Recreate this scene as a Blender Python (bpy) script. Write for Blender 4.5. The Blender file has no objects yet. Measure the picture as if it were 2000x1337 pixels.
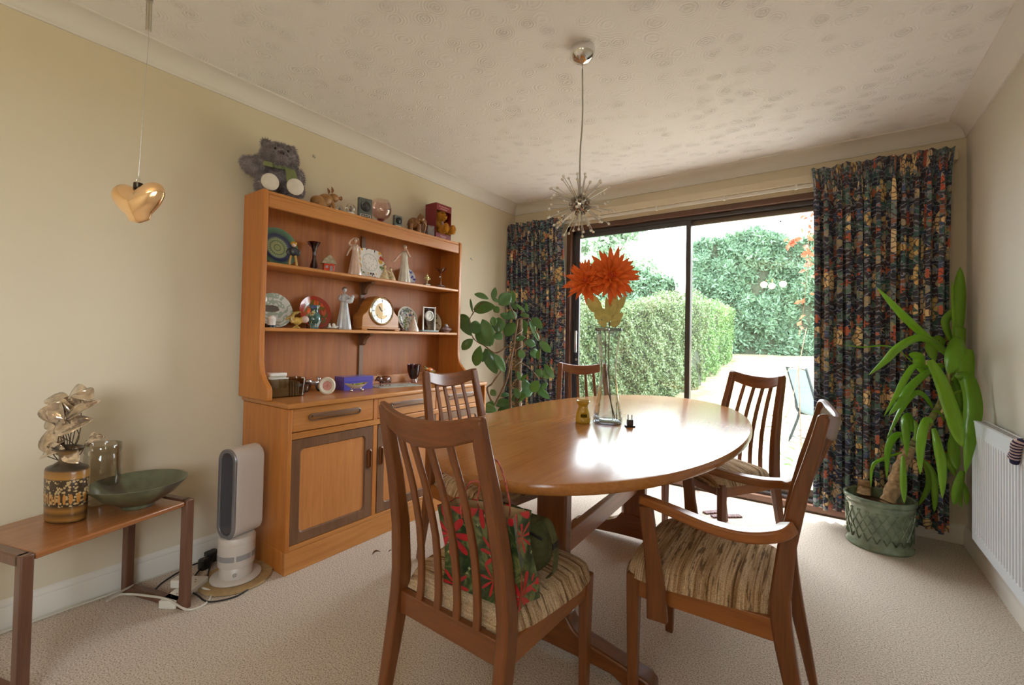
import bpy, bmesh, math, random
import numpy as np
from mathutils import Vector, Matrix, noise
random.seed(7)
PI=math.pi; rad=math.radians
SC=bpy.context.scene; COL=SC.collection
# ------------------------------------------------------------ camera, light, exposure
cd=bpy.data.cameras.new('camera'); cam=bpy.data.objects.new('camera',cd); COL.objects.link(cam); SC.camera=cam
a,p_,r_=rad(35.2223),rad(1.0532),rad(1.1046)
F=Vector((-math.sin(a)*math.cos(p_),math.cos(a)*math.cos(p_),math.sin(p_)))
R0=Vector((math.cos(a),math.sin(a),0)); U0=R0.cross(F)
Rv=math.cos(r_)*R0+math.sin(r_)*U0; Uv=-math.sin(r_)*R0+math.cos(r_)*U0
m=Matrix.Identity(4)
for i in range(3): m[i][0]=Rv[i]; m[i][1]=Uv[i]; m[i][2]=-F[i]
m.translation=Vector((2.5564,0,1.15)); cam.matrix_world=m
RWX=3.242
cd.sensor_width=36; cd.lens=860.549/2000*36; cd.shift_y=-26.3/2000; cd.clip_start=.05; cd.clip_end=200
W=bpy.data.worlds.new('sky'); SC.world=W; W.use_nodes=True
bg=W.node_tree.nodes['Background']; bg.inputs[0].default_value=(.88,.94,1,1); bg.inputs[1].default_value=6.6
sl=bpy.data.lights.new('sun','SUN'); sl.energy=8; sl.angle=rad(1.5); sl.color=(1,.95,.86)
so=bpy.data.objects.new('sun',sl); COL.objects.link(so)
so.rotation_euler=Vector((.16,-.20,-1.0)).to_track_quat('-Z','Y').to_euler()
for nm,loc,rot,sx,sy in [('sky_portal_door',(1.66,3.80,1.12),(rad(-90),0,0),2.0,2.05),('sky_portal_fill_window',(RWX+.14,-1.45,1.55),(0,rad(90),0),1.10,1.5)]:
    pl=bpy.data.lights.new(nm,'AREA'); pl.shape='RECTANGLE'; pl.size=sx; pl.size_y=sy; pl.cycles.is_portal=True
    po=bpy.data.objects.new(nm,pl); po.location=loc; po.rotation_euler=rot; COL.objects.link(po)
vs=SC.view_settings; vs.view_transform='Standard'; vs.look='None'; vs.gamma=1; vs.use_curve_mapping=False; vs.exposure=1.24
LAMP_W=12
# ------------------------------------------------------------ mesh helpers
def NB(): return bmesh.new()
def obj(name,bm,mat=None,parent=None,smooth=False,bevel=0,seg=2,ang=35,loc=None,rot=None,label=None,sub=0,solid=0):
    bmesh.ops.recalc_face_normals(bm,faces=bm.faces) if len(bm.faces)<60000 else None
    me=bpy.data.meshes.new(name); bm.to_mesh(me); bm.free()
    if isinstance(mat,(list,tuple)):
        for x in mat: me.materials.append(x)
    elif mat: me.materials.append(mat)
    o=bpy.data.objects.new(name,me); COL.objects.link(o)
    if parent: o.parent=parent
    if loc: o.location=loc
    if rot: o.rotation_euler=rot
    if label: o['label']=label
    if solid:
        s=o.modifiers.new('solid','SOLIDIFY'); s.thickness=solid; s.offset=0
    if bevel:
        b=o.modifiers.new('bevel','BEVEL'); b.width=bevel; b.segments=seg; b.limit_method='ANGLE'; b.angle_limit=rad(ang)
    if sub:
        s=o.modifiers.new('sub','SUBSURF'); s.levels=sub; s.render_levels=sub
    if smooth or bevel or sub:
        for f in me.polygons: f.use_smooth=True
        if not sub:
            me.set_sharp_from_angle(angle=rad(45 if smooth else 40))
    return o
def thing(name,label,cat,loc=(0,0,0),rz=0,group=None):
    o=bpy.data.objects.new(name,None); COL.objects.link(o); o.empty_display_size=.1
    o.location=loc; o.rotation_euler=(0,0,rz); o['label']=label; o['category']=cat
    if group:o['group']=group
    return o
def tag(o,label,cat,group=None,kind=None):
    o['label']=label; o['category']=cat
    if group:o['group']=group
    if kind:o['kind']=kind
    return o
def struct(name,bm,mat,parent=None,**k):
    o=obj(name,bm,mat,parent,**k)
    if not parent:o['kind']='structure'
    return o
def dup(o,parent=None):
    c=o.copy(); COL.objects.link(c); c.parent=parent
    for ch in list(o.children): dup(ch,c)
    return c
def bx(bm,c,s,rot=None,mi=0):
    M=Matrix.Translation(Vector(c))
    if rot is not None: M=M@rot.to_4x4()
    M=M@Matrix.Diagonal((s[0],s[1],s[2],1))
    r=bmesh.ops.create_cube(bm,size=1,matrix=M)
    if mi:
        for f in {f for v in r['verts'] for f in v.link_faces}: f.material_index=mi
    return r['verts']
def bb(bm,x0,x1,y0,y1,z0,z1,mi=0): return bx(bm,((x0+x1)/2,(y0+y1)/2,(z0+z1)/2),(abs(x1-x0),abs(y1-y0),abs(z1-z0)),mi=mi)
def ell(bm,c,r,rot=None,u=20,v=12,mi=0):
    if not hasattr(r,'__len__'): r=(r,r,r)
    M=Matrix.Translation(Vector(c))
    if rot is not None: M=M@rot.to_4x4()
    M=M@Matrix.Diagonal((r[0],r[1],r[2],1))
    q=bmesh.ops.create_uvsphere(bm,u_segments=u,v_segments=v,radius=1,matrix=M)
    if mi:
        for f in {f for w in q['verts'] for f in w.link_faces}: f.material_index=mi
def frame(d,up=Vector((0,0,1))):
    d=d.normalized()
    s=d.cross(up)
    if s.length<1e-4: s=d.cross(Vector((0,1,0)))
    s.normalize(); return s,s.cross(d).normalized()
def tube(bm,pts,r,n=8,cap=True,mi=0):
    pts=[Vector(p) for p in pts]; N=len(pts); rings=[]
    rr=r if hasattr(r,'__len__') else [r]*N
    up=None
    for i,p in enumerate(pts):
        d=(pts[min(i+1,N-1)]-pts[max(i-1,0)])
        if up is None:
            s,u=frame(d)
        else:
            dn=d.normalized(); s=(up-dn*up.dot(dn)); s.normalize(); u=dn.cross(s)
        up=s
        rings.append([bm.verts.new(p+(s*math.cos(2*PI*k/n)+u*math.sin(2*PI*k/n))*rr[i]) for k in range(n)])
    for a_,b_ in zip(rings,rings[1:]):
        for k in range(n):
            f=bm.faces.new((a_[k],a_[(k+1)%n],b_[(k+1)%n],b_[k])); f.material_index=mi
    if cap:
        for q in (rings[0][::-1],rings[-1]):
            f=bm.faces.new(q); f.material_index=mi
def spline(pts,n=6):
    P=[Vector(p) for p in pts]; out=[]
    for i in range(len(P)-1):
        p0=P[max(i-1,0)];p1=P[i];p2=P[i+1];p3=P[min(i+2,len(P)-1)]
        for k in range(n):
            t=k/n; out.append(.5*((2*p1)+(-p0+p2)*t+(2*p0-5*p1+4*p2-p3)*t*t+(-p0+3*p1-3*p2+p3)*t**3))
    out.append(P[-1]); return out
def sweep(bm,pts,dims,side=None,cap=True):
    """rectangular section; dims (w along side, t along normal) per point"""
    pts=[Vector(p) for p in pts]; N=len(pts); rings=[]
    for i,p in enumerate(pts):
        d=(pts[min(i+1,N-1)]-pts[max(i-1,0)]).normalized()
        s=Vector(side).normalized() if side else frame(d)[0]
        s=(s-d*s.dot(d)).normalized(); u=s.cross(d)
        w,t=dims[i] if hasattr(dims[0],'__len__') else dims
        rings.append([bm.verts.new(p+s*w/2*x+u*t/2*y) for x,y in ((-1,-1),(1,-1),(1,1),(-1,1))])
    for a_,b_ in zip(rings,rings[1:]):
        for k in range(4): bm.faces.new((a_[k],a_[(k+1)%4],b_[(k+1)%4],b_[k]))
    if cap: bm.faces.new(rings[0][::-1]); bm.faces.new(rings[-1])
def lathe(bm,prof,n=32,c=(0,0,0),sx=1,sy=1,mi=0,close=False):
    rings=[]; c=Vector(c)
    for r,z in prof:
        if r<1e-6: rings.append([bm.verts.new(c+Vector((0,0,z)))])
        else: rings.append([bm.verts.new(c+Vector((r*sx*math.cos(2*PI*k/n),r*sy*math.sin(2*PI*k/n),z))) for k in range(n)])
    for a_,b_ in zip(rings,rings[1:]):
        for k in range(n):
            k2=(k+1)%n
            if len(a_)==1 and len(b_)==1: continue
            if len(a_)==1: f=bm.faces.new((a_[0],b_[k2],b_[k]))
            elif len(b_)==1: f=bm.faces.new((a_[k],a_[k2],b_[0]))
            else: f=bm.faces.new((a_[k],a_[k2],b_[k2],b_[k]))
            f.material_index=mi
def prism(bm,outl,h0,h1,plane='xy',mi=0):
    def V(p,h):
        return {'xy':(p[0],p[1],h),'xz':(p[0],h,p[1]),'yz':(h,p[0],p[1])}[plane]
    A=[bm.verts.new(V(p,h0)) for p in outl]; B=[bm.verts.new(V(p,h1)) for p in outl]; n=len(outl)
    fs=[bm.faces.new(A[::-1]),bm.faces.new(B)]
    for k in range(n): fs.append(bm.faces.new((A[k],A[(k+1)%n],B[(k+1)%n],B[k])))
    for f in fs: f.material_index=mi
def rrect(w,h,r,cx=0,cy=0,n=5):
    o=[]
    for sx,sy,a0 in ((1,1,0),(-1,1,90),(-1,-1,180),(1,-1,270)):
        for k in range(n+1):
            t=rad(a0+90*k/n); o.append((cx+sx*(w/2-r)+r*math.cos(t),cy+sy*(h/2-r)+r*math.sin(t)))
    return o
def xf(bm,M,start=0):
    bm.verts.ensure_lookup_table()
    bmesh.ops.transform(bm,matrix=M,verts=bm.verts[start:])
def remesh(o,vox,sm=4):
    # merge the overlapping volumes into one continuous surface
    r=o.modifiers.new('remesh','REMESH'); r.mode='VOXEL'; r.voxel_size=vox; r.use_smooth_shade=True
    if sm:
        s=o.modifiers.new('smooth','SMOOTH'); s.iterations=sm; s.factor=.5
    return o
# ------------------------------------------------------------ materials
def mat(name):
    m=bpy.data.materials.new(name); m.use_nodes=True; nt=m.node_tree
    return m,nt,nt.nodes['Principled BSDF']
def nd(nt,t,**k):
    n=nt.nodes.new(t)
    for a_,v in k.items(): setattr(n,a_,v)
    return n
def lk(nt,a_,b_): nt.links.new(a_,b_)
def coord(nt,kind='Object',scale=(1,1,1),rot=(0,0,0),loc=(0,0,0)):
    tc=nd(nt,'ShaderNodeTexCoord'); mp=nd(nt,'ShaderNodeMapping')
    mp.inputs['Scale'].default_value=scale; mp.inputs['Rotation'].default_value=rot; mp.inputs['Location'].default_value=loc
    lk(nt,tc.outputs[kind],mp.inputs[0]); return mp.outputs[0]
def ntex(nt,vec,scale,detail=3,rough=.5,dist=0):
    n=nd(nt,'ShaderNodeTexNoise'); n.inputs['Scale'].default_value=scale; n.inputs['Detail'].default_value=detail
    n.inputs['Roughness'].default_value=rough; n.inputs['Distortion'].default_value=dist
    lk(nt,vec,n.inputs['Vector']); return n.outputs[0]
def ramp(nt,fac,stops,interp='LINEAR'):
    r=nd(nt,'ShaderNodeValToRGB'); e=r.color_ramp; e.interpolation=interp
    while len(e.elements)<len(stops): e.elements.new(.5)
    for q,(p,c) in zip(e.elements,stops): q.position=p; q.color=(c[0],c[1],c[2],1)
    lk(nt,fac,r.inputs[0]); return r.outputs[0]
def mth(nt,op,a_,b_=None,c_=None):
    n=nd(nt,'ShaderNodeMath',operation=op)
    for i,x in enumerate((a_,b_,c_)):
        if x is None: continue
        if isinstance(x,(int,float)): n.inputs[i].default_value=x
        else: lk(nt,x,n.inputs[i])
    return n.outputs[0]
def mix(nt,fac,a_,b_,mode='MIX'):
    n=nd(nt,'ShaderNodeMix',data_type='RGBA',blend_type=mode)
    for i,x in ((0,fac),(6,a_),(7,b_)):
        if isinstance(x,(int,float)): n.inputs[i].default_value=x
        elif isinstance(x,(tuple,list)): n.inputs[i].default_value=(*x[:3],1)
        else: lk(nt,x,n.inputs[i])
    return n.outputs[2]
def bump(nt,b,h,strength=.3,dist=.01):
    n=nd(nt,'ShaderNodeBump'); n.inputs['Strength'].default_value=strength; n.inputs['Distance'].default_value=dist
    lk(nt,h,n.inputs['Height']); lk(nt,n.outputs[0],b.inputs['Normal'])
def pm(name,col,rough=.5,metal=0,var=.0,scale=20,bmp=0,bs=200,coat=0,spec=.5,trans=0,sss=0,emis=None,es=0):
    m,nt,b=mat(name)
    b.inputs['Roughness'].default_value=rough; b.inputs['Metallic'].default_value=metal
    b.inputs['Specular IOR Level'].default_value=spec; b.inputs['Coat Weight'].default_value=coat; b.inputs['Coat Roughness'].default_value=.08
    v=coord(nt)
    if var>0:
        d=[max(0,c*(1-var)) for c in col]; l=[min(1,c*(1+var)) for c in col]
        lk(nt,ramp(nt,ntex(nt,v,scale,4),[(.3,d),(.7,l)]),b.inputs['Base Color'])
    else: b.inputs['Base Color'].default_value=(*col,1)
    if bmp: bump(nt,b,ntex(nt,v,bs,2),bmp,.004)
    if emis: b.inputs['Emission Color'].default_value=(*emis,1); b.inputs['Emission Strength'].default_value=es
    return m
def wood(name,c1,c2,axis='z',rough=.4,scale=1,coat=.15,contrast=1,figure=.35):
    m,nt,b=mat(name)
    s={'x':(.06,1,1),'y':(1,.06,1),'z':(1,1,.06)}[axis]
    v=coord(nt,'Object',tuple(q*scale for q in s))
    n1=ntex(nt,v,26,5,.6,figure*3); n2=ntex(nt,v,190,3,.6,.2); 
    v2=coord(nt,'Object',tuple((q if q<1 else .55)*scale for q in ((.25 if axis=='x' else 1),(.25 if axis=='y' else 1),(.25 if axis=='z' else 1))))
    n3=ntex(nt,v2,6,3,.5,1.2)
    h=mth(nt,'ADD',mth(nt,'MULTIPLY',n1,.5),mth(nt,'ADD',mth(nt,'MULTIPLY',n2,.22),mth(nt,'MULTIPLY',n3,.28)))
    w=.16/contrast
    c=ramp(nt,h,[(.5-w,c2),(.5,tuple((x+y)/2 for x,y in zip(c1,c2))),(.5+w,c1)])
    lk(nt,c,b.inputs['Base Color']); b.inputs['Roughness'].default_value=rough
    b.inputs['Coat Weight'].default_value=coat; b.inputs['Coat Roughness'].default_value=.2
    bump(nt,b,n2,.12,.001)
    return m
def thin_glass(name,tint=(1,1,1),refl=.06,edge=.5,rough=0.0):
    """thin sheet: clear transmission with a Fresnel-like mirror layer"""
    m=bpy.data.materials.new(name); m.use_nodes=True; nt=m.node_tree
    for n in list(nt.nodes): nt.nodes.remove(n)
    out=nd(nt,'ShaderNodeOutputMaterial'); t=nd(nt,'ShaderNodeBsdfTransparent'); t.inputs[0].default_value=(*tint,1)
    g=nd(nt,'ShaderNodeBsdfGlossy'); g.inputs['Roughness'].default_value=rough; g.inputs[0].default_value=(1,1,1,1)
    lw=nd(nt,'ShaderNodeLayerWeight'); lw.inputs[0].default_value=.25
    f=mth(nt,'ADD',mth(nt,'MULTIPLY',lw.outputs['Fresnel'],edge),refl)
    mx=nd(nt,'ShaderNodeMixShader'); lk(nt,f,mx.inputs[0]); lk(nt,t.outputs[0],mx.inputs[1]); lk(nt,g.outputs[0],mx.inputs[2]); lk(nt,mx.outputs[0],out.inputs[0])
    return m
def blooms(nt,vec,scale,petals,size=.42,rnd=.75):
    """petal-shaped mask around every Voronoi centre; returns mask, radius, random colour"""
    vo=nd(nt,'ShaderNodeTexVoronoi'); vo.inputs['Scale'].default_value=scale; vo.inputs['Randomness'].default_value=rnd
    lk(nt,vec,vo.inputs['Vector'])
    sb=nd(nt,'ShaderNodeVectorMath',operation='SUBTRACT'); 
    sc=nd(nt,'ShaderNodeVectorMath',operation='SCALE'); sc.inputs['Scale'].default_value=1.0
    lk(nt,vec,sc.inputs[0]); lk(nt,sc.outputs[0],sb.inputs[0]); lk(nt,vo.outputs['Position'],sb.inputs[1])
    sx=nd(nt,'ShaderNodeSeparateXYZ'); lk(nt,sb.outputs[0],sx.inputs[0])
    th=mth(nt,'ARCTAN2',sx.outputs[1],sx.outputs[0])
    rd=vo.outputs['Distance']
    pet=mth(nt,'ABSOLUTE',mth(nt,'COSINE',mth(nt,'MULTIPLY',th,petals/2)))
    lim=mth(nt,'MULTIPLY',mth(nt,'ADD',mth(nt,'MULTIPLY',pet,.75),.25),size)
    mask=mth(nt,'LESS_THAN',rd,lim)
    return mask,rd,vo.outputs['Color'],pet
def sepx(nt,c,i=0):
    s=nd(nt,'ShaderNodeSeparateColor'); lk(nt,c,s.inputs[0]); return s.outputs[i]
# ------------------------------------------------------------ palette
def wallmat(name,c):
    m,nt,b=mat(name); v=coord(nt)
    lk(nt,ramp(nt,ntex(nt,v,1.6,4),[(.3,[x*.965 for x in c]),(.7,c)]),b.inputs['Base Color'])
    b.inputs['Roughness'].default_value=.75; bump(nt,b,ntex(nt,v,220,3),.10,.002); return m
M_wall=wallmat('cream_paint',(.75,.66,.50)); M_wall_r=wallmat('cream_paint_right',(.73,.69,.60))
M_white=pm('white_gloss',(.80,.77,.71),.35,var=.03,scale=3)
M_cove=pm('white_plaster',(.80,.775,.735),.7,var=.02,scale=3,bmp=.05,bs=90)
M_wood=wood('teak_body',(.62,.235,.045),(.42,.125,.018),'z',.40)
M_wood_y=wood('teak_body_cross',(.62,.27,.075),(.43,.155,.034),'y',.30)
M_wood_panel=wood('teak_panel',(.66,.275,.085),(.47,.165,.042),'z',.36,contrast=.9,figure=.8)
M_wood_dk=wood('teak_dark_trim',(.235,.115,.055),(.125,.056,.026),'z',.38)
M_wood_dky=wood('teak_dark_trim_cross',(.25,.125,.062),(.135,.062,.030),'y',.38)
M_back=wood('teak_backboard',(.47,.155,.030),(.27,.078,.014),'z',.5,coat=.0,contrast=.9)
M_top=wood('teak_tabletop',(.54,.225,.058),(.37,.135,.030),'y',.20,coat=.18,contrast=.9,figure=.7)
M_chair=wood('chair_teak',(.255,.080,.018),(.12,.034,.008),'z',.34,coat=.25)
M_chair_x=wood('chair_teak_cross',(.25,.080,.019),(.12,.035,.008),'x',.34,coat=.25)
M_chair_y=wood('chair_teak_side',(.40,.135,.026),(.22,.065,.013),'y',.34,coat=.25)
M_chrome=pm('chrome',(.80,.80,.80),.06,1)
M_steel=pm('brushed_steel',(.55,.53,.50),.28,1)
M_black=pm('black_plastic',(.012,.012,.013),.35)
M_grey=pm('grey_plastic',(.32,.31,.32),.4)
M_fan=pm('warm_white_plastic',(.66,.60,.56),.32,var=.02,scale=4)
M_rad=pm('radiator_enamel',(.80,.84,.90),.32)
M_brownframe=wood('stained_frame',(.17,.075,.042),(.085,.036,.022),'x',.45)
M_alu=pm('dark_aluminium',(.085,.08,.085),.3,.7)
M_alu2=pm('bronze_aluminium',(.16,.125,.10),.35,.6)
M_glass=thin_glass('window_glass',(.97,.985,.98),.035,.35)
M_vase=thin_glass('clear_glass',(.90,.93,.935),.05,.75)
M_vase2=thin_glass('clear_glass_warm',(.93,.92,.88),.05,.7)
M_pink=thin_glass('pink_glass',(.95,.86,.85),.05,.5)
M_purp=thin_glass('purple_glass',(.34,.12,.20),.06,.5)
M_smoke=thin_glass('smoked_acrylic',(.62,.54,.42),.06,.5)
M_cer_w=pm('white_china',(.78,.75,.70),.18,coat=.3)
M_soil=pm('soil',(.16,.10,.06),.9,var=.3,scale=60,bmp=.5,bs=90)
# carpet
def carpet():
    m,nt,b=mat('beige_carpet'); v=coord(nt)
    n=ntex(nt,v,190,2,.8); n2=ntex(nt,v,110,3,.6); big=ntex(nt,v,1.3,3)
    c=ramp(nt,n,[(.33,(.20,.13,.09)),(.41,(.52,.41,.33)),(.52,(.76,.66,.57)),(.7,(.90,.82,.74))])
    c=mix(nt,mth(nt,'MULTIPLY',big,.25),c,(.62,.49,.36)); lk(nt,c,b.inputs['Base Color'])
    b.inputs['Roughness'].default_value=.95; b.inputs['Specular IOR Level'].default_value=.1
    bump(nt,b,mth(nt,'ADD',n,n2),.7,.006); return m
M_carpet=carpet()
# artex ceiling: swirled combed arcs round scattered centres
def artex():
    m,nt,b=mat('artex_ceiling'); v=coord(nt)
    warp=nd(nt,'ShaderNodeTexNoise'); warp.inputs['Scale'].default_value=5; lk(nt,v,warp.inputs['Vector'])
    mv=nd(nt,'ShaderNodeVectorMath',operation='MULTIPLY_ADD'); lk(nt,warp.outputs['Color'],mv.inputs[0]); mv.inputs[1].default_value=(.05,.05,0); lk(nt,v,mv.inputs[2])
    vo=nd(nt,'ShaderNodeTexVoronoi'); vo.inputs['Scale'].default_value=10.0; vo.inputs['Randomness'].default_value=.8; lk(nt,mv.outputs[0],vo.inputs['Vector'])
    d=vo.outputs['Distance']
    rings=mth(nt,'SINE',mth(nt,'MULTIPLY',d,50))
    ridge=mth(nt,'POWER',mth(nt,'MULTIPLY_ADD',rings,.5,.5),2)
    fade=ramp(nt,d,[(.10,(1,1,1)),(.62,(.12,.12,.12))])
    patch=ramp(nt,ntex(nt,v,9,3),[(.42,(.15,.15,.15)),(.56,(1,1,1))])
    lump=ramp(nt,ntex(nt,v,95,3,.6,.6),[(.50,(0,0,0)),(.60,(1,1,1))])
    core=ramp(nt,d,[(.05,(1,1,1)),(.36,(0,0,0))])
    h=mth(nt,'ADD',mth(nt,'MULTIPLY',mth(nt,'MULTIPLY',ridge,sepx(nt,fade)),sepx(nt,patch)),mth(nt,'MULTIPLY',mth(nt,'MULTIPLY',sepx(nt,lump),sepx(nt,core)),1.3))
    b.inputs['Base Color'].default_value=(.90,.885,.88,1); b.inputs['Roughness'].default_value=.8
    bump(nt,b,h,.66,.0065); return m
M_artex=artex()
def curtain_mat():
    m,nt,b=mat('floral_curtain_fabric')
    tc=nd(nt,'ShaderNodeTexCoord'); sp=nd(nt,'ShaderNodeSeparateXYZ'); lk(nt,tc.outputs['UV'],sp.inputs[0])
    # mirrored repeat across the width, as woven
    pp=mth(nt,'PINGPONG',sp.outputs[0],.30); cb=nd(nt,'ShaderNodeCombineXYZ'); lk(nt,pp,cb.inputs[0])
    lk(nt,mth(nt,'ADD',sp.outputs[1],mth(nt,'MULTIPLY',mth(nt,'FLOOR',mth(nt,'DIVIDE',sp.outputs[0],.60)),.37)),cb.inputs[1]); v=cb.outputs[0]
    wn=nd(nt,'ShaderNodeTexNoise'); wn.inputs['Scale'].default_value=9; lk(nt,v,wn.inputs['Vector'])
    ma=nd(nt,'ShaderNodeVectorMath',operation='MULTIPLY_ADD'); lk(nt,wn.outputs['Color'],ma.inputs[0]); ma.inputs[1].default_value=(.07,.07,0); lk(nt,v,ma.inputs[2])
    base=ramp(nt,ntex(nt,v,14,3,.6,1.5),[(.38,(.012,.018,.05)),(.50,(.03,.035,.045)),(.6,(.05,.028,.03))],)
    # leafy blobs
    v1=nd(nt,'ShaderNodeTexVoronoi'); v1.inputs['Scale'].default_value=17; lk(nt,ma.outputs[0],v1.inputs['Vector'])
    lc=ramp(nt,sepx(nt,v1.outputs['Color']),[(.0,(.035,.09,.08)),(.28,(.09,.16,.12)),(.42,(.22,.085,.045)),(.56,(.05,.08,.15)),(.7,(.30,.25,.14)),(.85,(.05,.11,.09))],'CONSTANT')
    ml=mth(nt,'LESS_THAN',v1.outputs['Distance'],.47)
    c=mix(nt,ml,base,lc)
    wv=nd(nt,'ShaderNodeTexWave'); wv.wave_type='RINGS'; wv.inputs['Scale'].default_value=9; wv.inputs['Distortion'].default_value=9; wv.inputs['Detail'].default_value=2; wv.inputs['Detail Scale'].default_value=2.2; lk(nt,v,wv.inputs['Vector'])
    ln=mth(nt,'GREATER_THAN',wv.outputs['Fac'],.90)
    c=mix(nt,ln,c,(.19,.21,.24))
    mk,rd,cc,pet=blooms(nt,ma.outputs[0],5.6,5,.42,.45)
    fc=ramp(nt,sepx(nt,cc,1),[(0,(.60,.46,.22)),(.35,(.50,.36,.13)),(.52,(.42,.09,.045)),(.66,(.58,.47,.27)),(.84,(.14,.20,.19))],'CONSTANT')
    fc=mix(nt,mth(nt,'MULTIPLY',mth(nt,'LESS_THAN',mth(nt,'MODULO',rd,.12),.03),.8),fc,(.08,.04,.03))
    c=mix(nt,mk,c,fc)
    mk2,rd2,cc2,_=blooms(nt,v,12,4,.34,.9)
    f2=ramp(nt,sepx(nt,cc2,2),[(0,(.38,.10,.05)),(.3,(.14,.17,.26)),(.5,(.55,.42,.20)),(.8,(.10,.16,.12))],'CONSTANT')
    c=mix(nt,mth(nt,'MULTIPLY',mk2,mth(nt,'SUBTRACT',1,mk)),c,f2)
    c=mix(nt,1,c,(1.55,1.5,1.65),'MULTIPLY'); lk(nt,c,b.inputs['Base Color']); b.inputs['Roughness'].default_value=.8; b.inputs['Sheen Weight'].default_value=.15
    return m
M_curt=curtain_mat()
def tweed():
    m,nt,b=mat('striped_tweed'); 
    v=coord(nt,'Object',(1.5,60,1)); n=ntex(nt,v,1,3,.75); fine=ntex(nt,coord(nt),300,2,.6)
    patch=ntex(nt,coord(nt,'Object',(9,80,9)),1,3,.7)
    c=ramp(nt,n,[(.34,(.13,.070,.035)),(.42,(.36,.235,.13)),(.52,(.56,.42,.28)),(.6,(.66,.53,.38)),(.68,(.34,.22,.13))])
    c=mix(nt,mth(nt,'MULTIPLY',sepx(nt,ramp(nt,patch,[(.56,(0,0,0)),(.62,(1,1,1))])),.75),c,(.10,.06,.035))
    c=mix(nt,.55,c,ramp(nt,fine,[(.35,(.22,.15,.10)),(.6,(.86,.76,.62))]),'MULTIPLY')
    c=mix(nt,1,c,(1.35,1.35,1.35),'MULTIPLY')
    lk(nt,c,b.inputs['Base Color']); b.inputs['Roughness'].default_value=.95; b.inputs['Specular IOR Level'].default_value=.15
    bump(nt,b,mth(nt,'ADD',fine,n),.8,.004); return m
M_tweed=tweed()
# ------------------------------------------------------------ room shell
RW,D,H=3.242,3.635,2.462; RY=-2.7
bm=NB(); bb(bm,-.2,RW+.2,RY-.2,D+.02,-.12,0); struct('floor',bm,M_carpet)
bm=NB(); bb(bm,-.2,RW+.2,RY-.2,D+.3,H,H+.15); struct('ceiling',bm,M_artex)
bm=NB(); bb(bm,-.2,0,RY-.2,D,-.12,H); struct('wall_left',bm,M_wall)
bm=NB()
for y0_,y1_,z0_,z1_ in ((RY-.2,-2.2,-.12,H),(-.70,D,-.12,H),(-2.2,-.70,-.12,1.0),(-2.2,-.70,2.10,H)): bb(bm,RW,RW+.2,y0_,y1_,z0_,z1_)
struct('wall_right',bm,M_wall_r)
DX0,DX1,DZ=.60,2.74,2.185
bm=NB(); bb(bm,-.2,DX0,D,D+.27,-.12,H); bb(bm,DX1,RW+.2,D,D+.27,-.12,H); bb(bm,DX0,DX1,D,D+.27,DZ,H); struct('wall_back',bm,M_wall)
bm=NB(); bb(bm,DX0,DX1,D+.02,D+.27,-.12,.012); struct('trim_1',bm,pm('threshold_stone',(.45,.43,.40),.7,var=.1))
bm=NB(); 
bb(bm,0,RW,RY-.2,RY,0,H)
struct('wall_rear',bm,M_wall)
# unseen window added in the right wall behind the camera for fill light
bm=NB(); 
for y in (-2.2,-1.47,-.75): bb(bm,RW+.06,RW+.12,y,y+.05,1.0,2.10)
for z in (1.0,2.05): bb(bm,RW+.06,RW+.12,-2.2,-.70,z,z+.05)
w=struct('added_fill_window',bm,M_white)
obj('pane',(lambda b:(bb(b,RW+.088,RW+.093,-2.18,-.72,1.02,2.08),b)[1])(NB()),M_glass,w)
# coving: concave quarter profile
def cove(name,p0,p1,inward,ext=(0,0)):
    pj,dr=.095,.087; P=[(0,-dr),(.008,-dr),(.008,-dr+.008)]
    for k in range(9):
        t=rad(90*k/8); P.append((pj-(pj-.010)*math.cos(t)-0.0,-dr+.010+(dr-.018)*math.sin(t)))
    P+= [(pj,-.008),(pj,0),(0,0)]
    p0,p1=Vector(p0),Vector(p1); inn=Vector(inward); bm=NB(); rings=[]
    dirv=(p1-p0).normalized()
    for p,sg in ((p0,1),(p1,-1)):
        rings.append([bm.verts.new(p+inn*q[0]+dirv*sg*q[0]+Vector((0,0,H+q[1]))) for q in P])
    n=len(P)
    for k in range(n): bm.faces.new((rings[0][k],rings[0][(k+1)%n],rings[1][(k+1)%n],rings[1][k]))
    bm.faces.new(rings[0][::-1]); bm.faces.new(rings[1])
    return struct(name,bm,M_cove,smooth=True)
cove('trim_2',(0,RY,0),(0,D,0),(1,0,0)); cove('trim_3',(0,D,0),(RW,D,0),(0,-1,0)); cove('trim_4',(RW,D,0),(RW,RY,0),(-1,0,0)); cove('trim_5',(RW,RY,0),(0,RY,0),(0,1,0))
def skirt(name,p0,p1,inward):
    P=[(0,0),(.016,0),(.016,.075),(.012,.083),(.014,.089),(.009,.100),(.004,.108),(0,.11)]
    p0,p1=Vector(p0),Vector(p1); inn=Vector(inward); bm=NB()
    rings=[[bm.verts.new(p+inn*q[0]+Vector((0,0,q[1]))) for q in P] for p in (p0,p1)]
    n=len(P)
    for k in range(n): bm.faces.new((rings[0][k],rings[0][(k+1)%n],rings[1][(k+1)%n],rings[1][k]))
    bm.faces.new(rings[0][::-1]); bm.faces.new(rings[1]); return struct(name,bm,M_white,smooth=True)
skirt('baseboard_left',(0,RY,0),(0,D,0),(1,0,0)); skirt('baseboard_right',(RW,RY,0),(RW,D,0),(-1,0,0))
skirt('baseboard_back',(DX1+.03,D,0),(RW,D,0),(0,-1,0)); skirt('baseboard_back',(0,D,0),(DX0-.03,D,0),(0,-1,0))
bm=NB(); bb(bm,.04,3.195,D-.080,D-.0,2.232,2.285); struct('trim_6',bm,M_wall,bevel=.004)
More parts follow.
